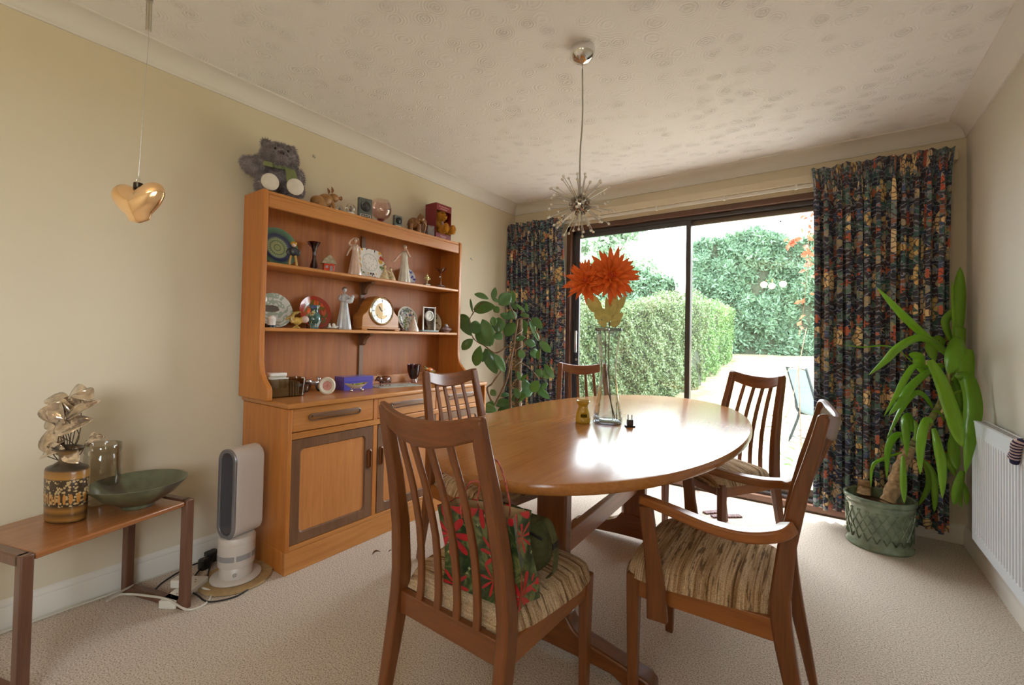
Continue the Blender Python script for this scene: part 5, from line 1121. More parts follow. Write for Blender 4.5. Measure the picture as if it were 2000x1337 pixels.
lady('porcelain lady in white dress holding her cheek, right of the square dish',2.070,.165,S1,.268,glz('ivory_gown',(.68,.63,.54)),glz('fair_hair',(.48,.42,.36)),[[(0,-.085,.78),(.01,-.19,.66),(.02,-.27,.55),(.02,-.33,.54)],[(0,.085,.79),(.04,.12,.70),(.055,.06,.80),(.05,.02,.88)]],rz=-25)
lady('tall grey blue porcelain mother figure clasping a baby, left of the mantel clock',1.605,.165,S2,.262,M_mono,glz('grey_brown_hair',(.17,.12,.09)),[[(.0,-.085,.79),(.03,-.11,.70),(.075,-.03,.66),(.08,.05,.68)],[(.0,.085,.79),(.03,.12,.72),(.08,.06,.68)]],rz=-28)
t=hobj('porcelain_baby','small pale swaddled porcelain baby held by the grey mother figure','figurine',1.618,.196,S2+.172,-28)
blob('baby_body',[('e',(0,0,0),(.011,.022,.013)),('e',(-.004,.020,.030),(.010,.010,.012)),('e',(-.002,.014,.014),(.010,.012,.016))],glz('pale_wrap',(.55,.60,.62)),t,.0018,2)
# little group in front of square dish
t=hobj('porcelain_couple','tiny porcelain couple in cream and yellow sitting before the square dish','figurine',1.905,.190,S1,-25)
blob('seated_figures',[('l',[(0,0),(.034,0),(.030,.02),(.016,.05),(.010,.072),(0,.075)],(0,-.018,0)),('e',(0,-.018,.088),(.011,.010,.013)),('l',[(0,0),(.030,0),(.026,.02),(.014,.042),(.009,.058),(0,.06)],(0,.026,0)),('e',(.004,.020,.071),(.010,.009,.011)),('t',[(0,-.018,.065),(.012,.002,.055),(.008,.02,.045)],.005)],glz('cream_yellow_glaze',(.64,.50,.30),.35,60),t,.002,2)
blob('hair',[('e',(-.003,-.018,.094),(.011,.011,.010)),('e',(0,.020,.077),(.010,.010,.009))],glz('dark_hair',(.16,.08,.04)),t,.002,1)
# dark blue and gold figure (upper left)
t=hobj('gilt_figure','small figure in dark jacket with golden hair, before the green plate','figurine',1.270,.185,S1,-35)
blob('legs',[('t',[(0,-.017,.002),(0,-.017,.03),(0,-.010,.062)],.007),('t',[(0,.017,.002),(0,.015,.03),(0,.009,.062)],.007),('e',(.004,-.017,.004),(.012,.007,.005)),('e',(.004,.017,.004),(.012,.007,.005))],glz('gold_trousers',(.52,.30,.06)),t,.002,2)
blob('jacket',[('e',(0,0,.082),(.017,.023,.026)),('t',[(0,-.022,.096),(.006,-.030,.078),(.002,-.022,.062)],.007),('t',[(0,.022,.096),(.006,.030,.078),(.002,.022,.062)],.007)],glz('navy_jacket',(.025,.035,.05)),t,.002,2)
blob('head',[('e',(.006,.002,.118),(.012,.011,.013)),('e',(.018,.002,.117),(.003,.003,.003)),('t',[(0,0,.098),(.002,0,.11)],.006)],M_skin,t,.0018,2)
blob('hair',[('e',(-.002,.0,.126),(.016,.017,.014)),('e',(.010,.010,.128),(.008,.008,.006))],glz('gold_hair',(.60,.33,.03)),t,.002,1)
# red house + purple vase with sprigs
t=hobj('fabric_cottage','tiny red and grey cottage ornament on the upper shelf','ornament',1.485,.175,S1,-20)
bm=NB(); bb(bm,-.024,.024,-.028,.030,0,.048); obj('walls',bm,glz('red_wall',(.62,.05,.025)),t,bevel=.003)
bm=NB(); prism(bm,[(-.040,.046),(.042,.046),(.030,.070),(.004,.100),(-.030,.070)],-.030,.030,'yz'); obj('roof',bm,glz('straw_roof',(.42,.35,.24),.3,60),t,bevel=.003)
bm=NB(); bb(bm,.024,.027,.004,.020,0,.034); bb(bm,.024,.027,-.02,-.006,.02,.034); obj('door',bm,glz('grey_door',(.35,.30,.30)),t)
t=hobj('bud_vase','slender translucent purple bud vase with dark sprigs behind the tiny cottage','vase',1.440,.100,S1)
bm=NB(); lathe(bm,[(0,.002),(.022,.002),(.024,.01),(.020,.04),(.010,.075),(.009,.11),(.014,.14),(.030,.170),(.034,.176),(.028,.172),(.010,.138),(.006,.11),(.008,.07),(.016,.02),(0,.012)],28); obj('vase_body',bm,M_purp,t,smooth=True)
for k in range(5):
    bm=NB(); a0=-1.2+k*.45; tube(bm,spline([(0,0,.12),(.0,-.012*k*.4,.15),(0,math.sin(a0)*.045,.165+.012*math.cos(a0*2))],4),.0012,5); 
    for q in range(4): ell(bm,(0,math.sin(a0)*.045*(.6+.13*q),.150+.006*q),(.003,.005,.004),u=8,v=5)
    obj('sprig',bm,pm('dark_red_sprig',(.12,.02,.02),.5),t,smooth=True)
# trophy, cocktail glass
t=hobj('trophy','tiny gilt trophy on a black plinth with a white plate, upper shelf','trophy',2.268,.185,S1,-15)
bm=NB(); bb(bm,-.018,.018,-.024,.024,0,.016); obj('plinth',bm,M_black,t,bevel=.002)
bm=NB(); bb(bm,.0181,.0190,-.018,.018,.003,.013); obj('name_plate',bm,M_cer_w,t)
blob('gilt_cup',[('l',[(0,.016),(.012,.016),(.006,.024),(.004,.034),(.010,.044),(.015,.058),(.016,.066),(.012,.07),(0,.07)]),('t',[(0,-.014,.062),(0,-.024,.054),(0,-.010,.044)],.003),('t',[(0,.014,.062),(0,.024,.054),(0,.010,.044)],.003),('e',(0,0,.078),(.007,.007,.009))],pm('pale_gold',(.62,.55,.28),.25,.7),t,.0016,1)
t=hobj('cocktail_glass','small martini glass ornament on a frosted base, far right of the upper shelf','glass',2.420,.175,S1)
bm=NB(); lathe(bm,[(0,.0),(.038,.0),(.040,.006),(.030,.016),(.012,.022),(.003,.03),(.003,.105),(.010,.112),(.044,.150),(.042,.151),(.008,.116),(0,.114)],32); obj('glass_body',bm,thin_glass('cocktail_glass',(.80,.66,.66),.10,.6),t,smooth=True)
bm=NB(); lathe(bm,[(0,.001),(.036,.001),(.037,.008),(.026,.020),(.006,.026),(0,.026)],9); obj('frosted_base',bm,pm('frosted_grey',(.45,.42,.40),.5,bmp=.4,bs=150),t)
bm=NB(); ell(bm,(.0,-.012,.085),.006,u=12,v=8); obj('bead',bm,M_cer_w,t,smooth=True)
# middle shelf
t=hobj('china_pot','small white lidded china pot at the left end of the middle shelf','pot',1.158,.200,S2)
bm=NB(); lathe(bm,[(0,0),(.016,0),(.018,.01),(.019,.045),(.021,.047),(.018,.055),(.006,.062),(0,.066)],24); obj('pot_body',bm,M_cer_w,t,smooth=True)
bm=NB(); lathe(bm,[(.0192,.002),(.0192,.012),(.0180,.013),(.0175,.001)],24); obj('dark_band',bm,M_black,t)
t=hobj('glass_bird','yellow and pink art glass bird ornament on the middle shelf','ornament',1.290,.185,S2,-20)
blob('glass_body',[('e',(0,.010,.040),(.020,.026,.022)),('e',(0,.040,.048),(.018,.020,.018)),('t',[(0,-.008,.03),(0,-.018,.055),(0,-.006,.080),(0,.014,.086)],(.014,.008)),('e',(0,-.030,.058),(.008,.024,.008),Matrix.Rotation(rad(35),3,'X')),('l',[(0,0),(.020,0),(.020,.004),(.010,.012),(0,.02)],(0,.008,0)),('e',(0,.018,.090),(.006,.014,.005))],glz('amber_glass',(.55,.36,.08),.6,18),t,.002,3)
bm=NB(); ell(bm,(.006,.050,.050),(.020,.020,.020),u=20,v=12); obj('pink_bubble',bm,pm('pale_pink_glass',(.66,.48,.44),.1,coat=.6),t,smooth=True)
def bluev():
    m,nt,b=mat('painted_vase'); v=coord(nt); mk,rd,cc,p=blooms(nt,v,26,7,.50); c=ramp(nt,ntex(nt,v,40,3),[(.4,(.03,.07,.05)),(.55,(.06,.15,.13)),(.65,(.16,.30,.34))]); c=mix(nt,mk,c,ramp(nt,sepx(nt,cc),[(0,(.55,.50,.22)),(.5,(.40,.50,.52)),(.75,(.10,.12,.40))],'CONSTANT')); c=mix(nt,mth(nt,'LESS_THAN',rd,.14),c,(.40,.05,.02)); lk(nt,c,b.inputs['Base Color']); b.inputs['Roughness'].default_value=.12; b.inputs['Coat Weight'].default_value=.7; return m
t=hobj('painted_vase','small blue green flower painted vase in front of the red plate','vase',1.408,.175,S2)
bm=NB(); lathe(bm,[(0,0),(.022,0),(.024,.006),(.027,.02),(.036,.042),(.038,.055),(.033,.072),(.023,.090),(.020,.105),(.024,.124),(.031,.134),(.028,.134),(.017,.106),(.0,.10)],40); obj('vase_body',bm,bluev(),t,smooth=True)
t=hobj('china_posy','tiny white china posy on a small oval dish, between red plate and mother figure','ornament',1.512,.190,S2,-20)
bm=NB(); lathe(bm,[(0,.001),(.022,.001),(.040,.007),(.038,.008),(.020,.004),(0,.004)],28,sx=.7); obj('oval_dish',bm,M_cer_w,t,smooth=True)
blob('china_flowers',[('e',(0,-.015,.018),(.008,.009,.011)),('e',(0,.008,.024),(.009,.010,.013)),('e',(0,.0,.008),(.014,.026,.007)),('e',(0,.024,.016),(.006,.012,.005)),('e',(0,-.015,.030),(.006,.006,.005))],glz('white_posy',(.66,.62,.54),.25,80),t,.0018,1)
# mantel clock
def clockwood(): return wood('clock_case_wood',(.56,.24,.055),(.38,.14,.028),'y',.30,coat=.4)
t=hobj('mantel_clock','humped light wood mantel clock with round chrome ringed dial, middle shelf','clock',1.868,.135,S2,0)
o=[]
for k in range(33):
    y=-.145+.29*k/32; a0=abs(y)
    if a0<.088: z=.118+.110*math.sqrt(max(0,1-(a0/.100)**2))
    else: 
        q=min(1,(a0-.088)/.057); z=.118+.110*math.sqrt(1-.7744)-(.085)*(1-(1-q)**2.2)*.80
    o.append((y,z))
o=[(-.148,.018),(-.145,.085)]+o[1:-1]+[(.145,.085),(.148,.018)]
bm=NB(); prism(bm,o[::-1],-.050,.050,'yz'); obj('case',bm,clockwood(),t,bevel=.004,seg=3)
bm=NB(); bb(bm,-.058,.058,-.155,.155,.008,.020); 
for s in (-.13,.13): bb(bm,-.055,.055,s-.02,s+.02,0,.009)
obj('base',bm,clockwood(),t,bevel=.003)
CZ=.128
def disc(bm,prof,x0): lathe(bm,prof,56); xf(bm,Matrix.Translation((x0,0,CZ))@Matrix.Rotation(rad(90),4,'Y'))
bm=NB(); disc(bm,[(.084,0),(.092,.002),(.094,.007),(.088,.012),(.080,.008),(.080,0)],.050); obj('bezel',bm,pm('satin_brass',(.62,.52,.34),.2,1),t,smooth=True)
bm=NB(); disc(bm,[(0,.002),(.081,.002),(.081,.003),(0,.003)],.050); obj('dial',bm,pm('gold_dial',(.50,.33,.16),.3,.4),t)
bm=NB(); disc(bm,[(.054,.003),(.080,.003),(.080,.0045),(.054,.0045)],.050); obj('chapter_ring',bm,pm('silver_ring',(.62,.62,.60),.25,.7),t)
bm=NB()
for k in range(12):
    a0=2*PI*k/12; R_=Matrix.Rotation(a0,3,'X'); p=R_@Vector((0,0,.067)); bx(bm,(.0548,p.y,CZ+p.z),(.0008,.0035 if k%3 else .006,.016),rot=R_)
obj('hour_marker',bm,M_black,t)
for a0,l,w_ in ((38,.040,.004),(-62,.056,.003)):
    bm=NB(); R_=Matrix.Rotation(rad(a0),3,'X'); p=R_@Vector((0,0,l*.45)); bx(bm,(.0560,p.y,CZ+p.z),(.0008,w_,l),rot=R_); obj('clock_hand',bm,M_black,t)
bm=NB()
for y,z in ((-.036,-.028),(.0,-.052),(.036,-.030)): lathe(bm,[(0,0),(.0035,0),(.0035,.0012),(0,.0012)],12,c=(0,0,0)); xf(bm,Matrix.Translation((.0535,y,CZ+z))@Matrix.Rotation(rad(90),4,'Y'),len(bm.verts)-26)
obj('winding_hole',bm,M_black,t)
bm=NB(); disc(bm,[(0,.013),(.03,.0125),(.06,.011),(.080,.008)],.050); obj('dome_glass',bm,thin_glass('clock_glass',(1,1,1),.05,.5),t,smooth=True)
t=hobj('leaning_lady','small white lady figurine in a spreading dress before the floral plate','figurine',2.125,.195,S2,-20)
blob('figure',[('l',[(0,0),(.040,0),(.036,.02),(.022,.06),(.012,.09),(.013,.105),(0,.115)],(0,.010,0)),('e',(0,-.006,.130),(.010,.010,.012)),('t',[(0,0,.105),(0,-.004,.12)],.006),('t',[(0,-.008,.104),(0,-.030,.10),(0,-.036,.125)],.005)],glz('white_pink_dress',(.70,.56,.48),.2,60),t,.002,2)
bm=NB(); tube(bm,spline([(0,-.055,0),(0,-.052,.05),(0,-.045,.09)],4),.0025,6); 
for q in range(5): ell(bm,(0,-.052+.010*math.sin(q*2),.03+.016*q),(.006,.008,.005),u=8,v=5)
obj('flower_stem',bm,glz('green_stem',(.16,.26,.08)),t,smooth=True)
t=hobj('glass_clock','upright silver and glass desk clock with a small round dial, middle shelf','clock',2.288,.190,S2,-8)
bm=NB(); bb(bm,-.030,.030,-.072,.072,0,.014); obj('base',bm,pm('blue_grey_glass',(.34,.44,.48),.1,coat=.8),t,bevel=.003)
for y in (-.052,.052):
    bm=NB(); lathe(bm,[(0,.014),(.006,.014),(.006,.178),(.007,.180),(.006,.184),(0,.185)],16,c=(.005,y,0)); obj('column',bm,pm('satin_silver',(.72,.72,.70),.22,.6),t,smooth=True)
bm=NB(); bb(bm,-.002,.004,-.050,.050,.014,.176); obj('glass_plate',bm,thin_glass('smoky_plate',(.55,.56,.58),.12,.6),t)
bm=NB(); bb(bm,-.004,.006,-.058,.058,.176,.181); obj('top_bar',bm,M_steel,t,bevel=.001)
def dz(bm,prof,x0,z0): lathe(bm,prof,36); xf(bm,Matrix.Translation((x0,0,z0))@Matrix.Rotation(rad(90),4,'Y'))
bm=NB(); dz(bm,[(.026,0),(.036,0),(.037,.008),(.030,.011),(.026,.008)],.004,.118); obj('bezel',bm,pm('white_bezel',(.76,.76,.74),.2,.2),t,smooth=True)
bm=NB(); dz(bm,[(0,.002),(.026,.002),(.026,.004),(0,.004)],.004,.118); obj('dial',bm,M_cer_w,t)
bm=NB(); bx(bm,(.0085,.003,.124),(.0006,.0022,.016),rot=Matrix.Rotation(rad(-15),3,'X')); bx(bm,(.0085,-.004,.113),(.0006,.0018,.020),rot=Matrix.Rotation(rad(-35),3,'X')); obj('clock_hand',bm,M_black,t)
t=hobj('crystal_trinket','small cut glass and silver trinket at the right end of the middle shelf','ornament',2.480,.185,S2)
bm=NB(); lathe(bm,[(0,.0),(.022,.0),(.026,.008),(.044,.022),(.036,.032),(.020,.040),(.010,.05),(0,.052)],9); obj('crystal_bowl',bm,pm('cut_crystal',(.42,.34,.38),.08,.3,coat=.9,var=.4,scale=90),t)
bm=NB(); ell(bm,(0,0,.055),(.012,.013,.012),u=9,v=6); ell(bm,(.004,.014,.046),(.008,.010,.008),u=7,v=5); obj('crystal_knob',bm,pm('silver_crystal',(.66,.66,.70),.1,.6),t)
# ------------------------------------------------------------ top of the hutch
def fur(name,ells,n,length,M,parent,seed,w=.0016):
    r=random.Random(seed); V=[];Fc=[]; ar=[(e[1][0]*e[1][1]*e[1][2])**(2/3) for e in ells]; tot=sum(ar)
    inv=[]
    for c,rr_,*ro in ells: inv.append((Vector(c),rr_,(ro[0].inverted() if ro else Matrix.Identity(3)),(ro[0] if ro else Matrix.Identity(3))))
    for k,(C,rr_,Ri,R_) in enumerate(inv):
        for _ in range(int(n*ar[k]/tot)):
            d=Vector((r.gauss(0,1),r.gauss(0,1),r.gauss(0,1))).normalized(); p=C+R_@Vector((d.x*rr_[0],d.y*rr_[1],d.z*rr_[2])); nn=(R_@Vector((d.x/rr_[0],d.y/rr_[1],d.z/rr_[2]))).normalized()
            if any(j!=k and (lambda q:(q.x/r2[0])**2+(q.y/r2[1])**2+(q.z/r2[2])**2<.92)(Ri2@(p-C2)) for j,(C2,r2,Ri2,_) in enumerate(inv)): continue
            t=nn.cross(Vector((r.gauss(0,1),r.gauss(0,1),r.gauss(0,1)))).normalized(); dr_=(nn+t*r.uniform(-.7,.7)+Vector((0,0,-.25))).normalized(); i=len(V); V+=[p-t*w-nn*.001,p+t*w-nn*.001,p+dr_*length*r.uniform(.6,1.2)]; Fc.append((i,i+1,i+2))
    me=bpy.data.meshes.new(name); me.from_pydata(V,[],Fc); me.materials.append(M); o=bpy.data.objects.new(name,me); COL.objects.link(o); o.parent=parent; o['kind']='stuff'; return o
def RX(a_): return Matrix.Rotation(rad(a_),3,'X')
def RY_(a_): return Matrix.Rotation(rad(a_),3,'Y')
M_gfur=pm('grey_lilac_plush',(.25,.215,.235),.95,var=.30,scale=28); M_gfur2=pm('grey_lilac_fur',(.33,.29,.31),.9,var=.35,scale=30)
tb_=hobj('teddy_bear','grey lilac fluffy teddy bear with cream feet on the dresser top','teddy bear',1.205,.135,HT,-18)
E_=[((-.02,0,.095),(.070,.080,.085)),((.0,.0,.215),(.082,.092,.078)),((.062,-.005,.198),(.045,.052,.040)),
    ((.005,-.115,.140),(.042,.070,.046),RX(-22)),((.02,-.085,.165),(.036,.045,.04)),((.012,.088,.120),(.036,.036,.055)),
    ((.05,-.062,.045),(.062,.046,.045)),((.05,.070,.042),(.062,.046,.044)),((-.02,-.070,.060),(.05,.04,.05)),((-.02,-.062,.285),(.014,.028,.028)),((-.02,.060,.283),(.014,.026,.026))]
blob('body',[('e',*e) for e in E_],M_gfur,tb_,.005,4); fur('fur',E_,15000,.014,M_gfur2,tb_,1)
M_cfur=pm('cream_plush',(.74,.68,.60),.9,var=.06,scale=30,bmp=.3,bs=250)
for y in (-.056,.062):
    bm=NB(); ell(bm,(.112,y,.046),(.018,.042,.044),u=24,v=14); obj('foot_pad',bm,M_cfur,tb_,smooth=True)
bm=NB(); ell(bm,(.104,-.004,.212),(.009,.012,.009),u=14,v=9); obj('nose',bm,pm('plum_nose',(.05,.025,.03),.3),tb_,smooth=True)
bm=NB(); 
for y in (-.034,.028): ell(bm,(.084,y,.236),(.005,.006,.006),u=10,v=7)
obj('eye',bm,M_black,tb_,smooth=True)
bm=NB(); tube(bm,spline([(.090,-.040,.208),(.104,-.02,.226),(.107,.0,.230),(.104,.020,.224),(.090,.038,.204)],4),.0012,5); tube(bm,[(.108,-.004,.205),(.103,-.006,.178)],.0012,5); obj('stitching',bm,pm('pale_thread',(.45,.40,.42),.8),tb_)
bm=NB(); M_rib=pm('sage_ribbon',(.20,.24,.09),.5)
sweep(bm,[(.062*math.cos(t*PI/8)-.0,.070*math.sin(t*PI/8),.152+.004*math.sin(t)) for t in range(17)],(.022,.002),side=(0,0,1)); sweep(bm,[(.068,.030,.148),(.082,.034,.115),(.085,.036,.075)],(.026,.002),side=(0,1,0)); sweep(bm,[(.068,.052,.148),(.080,.060,.115),(.082,.066,.080)],(.026,.002),side=(0,1,0)); sweep(bm,[(.066,-.04,.150),(.085,-.06,.145),(.07,-.085,.150)],(.024,.002),side=(0,0,1)); obj('ribbon',bm,M_rib,tb_,bevel=.0005)
t=hobj('toy_pig','small carved tan wooden pig sitting upright on the dresser top','figurine',1.478,.150,HT,0)
blob('pig_body',[('e',(0,-.050,.036),(.036,.048,.036)),('e',(0,-.012,.054),(.034,.052,.038),RX(32)),('e',(0,.045,.084),(.026,.034,.026),RX(10)),('t',[(0,.06,.086),(0,.092,.094)],(.019,.013)),('t',[(.016,.020,.06),(.018,.036,.03),(.018,.042,.003)],(.012,.008)),('t',[(-.016,.020,.06),(-.018,.036,.03),(-.018,.042,.003)],(.012,.008)),('e',(.028,-.045,.016),(.018,.030,.015)),('e',(-.028,-.045,.016),(.018,.030,.015))],pm('carved_wood_pig',(.34,.16,.045),.4,var=.25,scale=22,coat=.2),t,.0022,3)
for s in (-1,1):
    bm=NB(); lf(bm,(s*.016,.024,.104),(s*.022,.018,.140),.022,(0,1,.2),cup=.3); obj('ear',bm,pm('pig_ear',(.30,.13,.04),.45),t,smooth=True,solid=.003)
bm=NB(); lathe(bm,[(0,0),(.012,.0),(.013,.003),(0,.004)],16); xf(bm,Matrix.Translation((0,.093,.0945))@Matrix.Rotation(rad(-82),4,'X')); obj('snout',bm,pm('pig_snout',(.24,.10,.035),.5),t,smooth=True)
for y,x,r,l in ((1.632,.165,.030,'larger clear snow globe with a grey figure inside, right of the toy pig'),(1.590,.115,.022,'smaller clear snow globe half hidden behind the toy pig snout')):
    t=hobj('snow_globe',l,'snow globe',y,x,HT)
    bm=NB(); lathe(bm,[(0,0),(r*.92,0),(r*.95,.006),(r*.75,.020),(0,.022)],28); obj('base',bm,M_cer_w,t,smooth=True)
    bm=NB(); ell(bm,(0,0,.018+r*.92),r,u=28,v=18); obj('glass_ball',bm,thin_glass('globe_glass',(.95,.95,.93),.06,.7),t,smooth=True)
    blob('tiny_figure',[('e',(0,0,.02+r*.5),(r*.28,r*.30,r*.5)),('e',(0,0,.02+r*1.15),(r*.22,r*.22,r*.24)),('e',(0,r*.25,.02+r*.9),(r*.14,r*.2,r*.14))],pm('grey_figure',(.22,.17,.19),.6,var=.3,scale=60),t,.0018,1)
M_slate=pm('grey_green_slate',(.12,.135,.125),.5,var=.25,scale=40)
for y,w_,h_,pc,l,rz in ((1.745,.090,.140,(.03,.03,.035),'tall dark slate award plaque with a raised medallion and a framed black label',-12),(2.012,.066,.092,(.55,.48,.25),'small dark square award plaque with a pale gold label, right of the pink bowl',0)):
    t=hobj('award_plaque',l,'plaque',y,.150,HT,rz)
    bm=NB(); bb(bm,-.012,.012,-w_/2,w_/2,0,h_); obj('slate_block',bm,M_slate,t,bevel=.003)
    bm=NB(); lathe(bm,[(0,.008),(w_*.20,.007),(w_*.28,.004),(w_*.34,.007),(w_*.36,0),(0,0)],28); xf(bm,Matrix.Translation((.012,0,h_*.62))@Matrix.Rotation(rad(90),4,'Y')); ell(bm,(.016,0,h_*.63),(.006,w_*.14,w_*.18),u=12,v=8); obj('medallion',bm,pm('dark_bronze',(.055,.055,.055),.35,.6),t,smooth=True)
    bm=NB(); bb(bm,.0118,.0135,-w_*.38,w_*.38,h_*.10,h_*.26); obj('label_plate',bm,M_cer_w if h_>.1 else pm('gold_label',pc,.4,.4),t)
    if h_>.1:
        bm=NB(); bb(bm,.0134,.0142,-w_*.32,w_*.32,h_*.125,h_*.235); obj('label_panel',bm,M_black,t)
        bm=NB()
        for q in range(7): bb(bm,.0141,.0145,-w_*.27+q*.0072,-w_*.27+q*.0072+.0042,h_*.155,h_*.205-(q%3)*.001)
        obj('label_lettering',bm,M_cer_w,t)
t=hobj('pink_bowl','pale pink blown glass brandy bowl on the dresser top between the two plaques','bowl',1.872,.150,HT)
bm=NB(); lathe(bm,[(0,.002),(.030,.002),(.034,.005),(.020,.012),(.010,.020),(.022,.030),(.052,.052),(.066,.080),(.068,.105),(.062,.135),(.052,.160),(.0505,.160),(.060,.134),(.066,.105),(.064,.082),(.050,.056),(.020,.034),(0,.030)],44); obj('bowl_body',bm,M_pink,t,smooth=True)
bm=NB(); lathe(bm,[(0,.003),(.028,.003),(.020,.011),(.010,.020),(.024,.033),(0,.030)],28); obj('foot',bm,thin_glass('magenta_foot',(.80,.42,.58),.08,.6),t,smooth=True)
M_ele=pm('carved_brown_wood',(.24,.10,.028),.35,var=.45,scale=45,coat=.3); M_ivo=pm('ivory_tusk',(.62,.46,.28),.35)
for y,x,sc_,l,rz in ((2.165,.170,1.0,'larger carved brown elephant figurine rearing beside the boxed teddy',60),(2.225,.105,.92,'second carved elephant figurine standing behind the larger one',110)):
    t=hobj('carved_elephant',l,'figurine',y,x,HT,rz); t.scale=(sc_,sc_,sc_)
    blob('elephant_body',[('e',(-.018,0,.072),(.044,.034,.040),RY_(-18)),('e',(.034,0,.112),(.027,.026,.030)),('t',[(.050,0,.112),(.066,0,.085),(.064,0,.045),(.056,0,.010)],(.013,.006))]+[('t',[(x_,y_,.065),(x_,y_*1.05,.03),(x_,y_*1.05,.002)],(.017,.013)) for x_ in (-.042,.016) for y_ in (-.018,.018)]+[('t',[(-.058,0,.08),(-.066,0,.05)],.004)],M_ele,t,.0024,3)
    for s in (-1,1):
        bm=NB(); lf(bm,(.022,s*.018,.138),(.010,s*.046,.086),.050,(1,s*.3,0),cup=.15); obj('ear',bm,M_ele,t,smooth=True,solid=.003)
        bm=NB(); tube(bm,spline([(.050,s*.011,.095),(.064,s*.016,.070),(.076,s*.014,.058)],4),.0030,6); obj('tusk',bm,M_ivo,t,smooth=True)
t=hobj('glass_block','slim clear glass award block leaning by the boxed teddy bear','ornament',2.300,.175,HT,-10)
bm=NB(); bb(bm,-.012,.012,-.028,.028,0,.085); obj('glass_body',bm,thin_glass('clear_block',(.78,.80,.78),.12,.6),t,bevel=.002)
# boxed teddy
bx_=hobj('display_box','dark red open fronted presentation box at the right end of the dresser top','box',2.430,.125,HT,0)
M_redbox=pm('crimson_card',(.24,.022,.03),.45); w_,h_,d_=.165,.270,.115
bm=NB(); bb(bm,-d_/2,-d_/2+.003,-w_/2,w_/2,0,h_); bb(bm,-d_/2,d_/2,-w_/2,-w_/2+.003,0,h_); bb(bm,-d_/2,d_/2,w_/2-.003,w_/2,.0,h_); bb(bm,-d_/2,d_/2,-w_/2,w_/2,h_-.003,h_); bb(bm,-d_/2,d_/2,-w_/2,w_/2,0,.003); bb(bm,d_/2-.003,d_/2,-w_/2,w_/2,h_-.05,h_); bb(bm,d_/2-.003,d_/2,-w_/2,w_/2,0,.048)
obj('box_shell',bm,M_redbox,bx_)
bm=NB(); r_=random.Random(3); M_lt=pm('pink_print',(.62,.34,.34),.5)
for row,(z_,n_,s_) in enumerate(((h_-.020,13,.0075),(h_-.036,9,.0080))):
    y=-n_*.0042
    for q in range(n_): bb(bm,d_/2-.0002,d_/2+.0006,y,y+.0055,z_-s_/2,z_+s_/2-r_.choice([0,.002])); y+=.0084
for z_,n_,s_ in ((.028,7,.010),(.015,5,.006)):
    y=-n_*.0045
    for q in range(n_): bb(bm,d_/2-.0002,d_/2+.0006,y,y+.006,z_-s_/2,z_+s_/2-r_.choice([0,.002])); y+=.009
obj('printed_lettering',bm,M_lt,bx_)
M_yfur=pm('golden_plush',(.50,.22,.02),.9,var=.25,scale=30); M_yfur2=pm('golden_fur',(.66,.31,.03),.85,var=.25,scale=30)
yb=hobj('golden_teddy','golden yellow mohair teddy bear sitting inside the dark red box','teddy bear',2.432,.140,HT+.005,0)
E_=[((-.01,0,.100),(.040,.048,.058)),((.0,.0,.185),(.044,.047,.044)),((.036,.006,.176),(.024,.022,.020)),((.022,-.052,.108),(.044,.018,.018),RY_(38)),((.022,.050,.108),(.044,.018,.018),RY_(38)),((.060,-.030,.066),(.044,.024,.024)),((.064,.036,.066),(.044,.024,.024)),((.098,-.030,.076),(.018,.022,.036)),((.102,.038,.076),(.018,.022,.036)),((-.004,-.040,.220),(.009,.017,.017)),((-.004,.040,.220),(.009,.017,.017)),((0,0,.05),(.04,.045,.03))]
blob('body',[('e',*e) for e in E_],M_yfur,yb,.0035,3); fur('fur',E_,9000,.008,M_yfur2,yb,2,.0010)
bm=NB(); ell(bm,(.060,.006,.182),(.005,.007,.005),u=10,v=7); obj('nose',bm,M_black,yb,smooth=True)
bm=NB(); ell(bm,(.040,-.018,.198),.004,u=10,v=7); ell(bm,(.040,.022,.198),.004,u=10,v=7); obj('eye',bm,M_black,yb,smooth=True)
bm=NB(); bx(bm,(.034,-.005,.125),(.004,.022,.026)); obj('ribbon_tag',bm,pm('mauve_tag',(.30,.13,.12),.5),yb,bevel=.001)
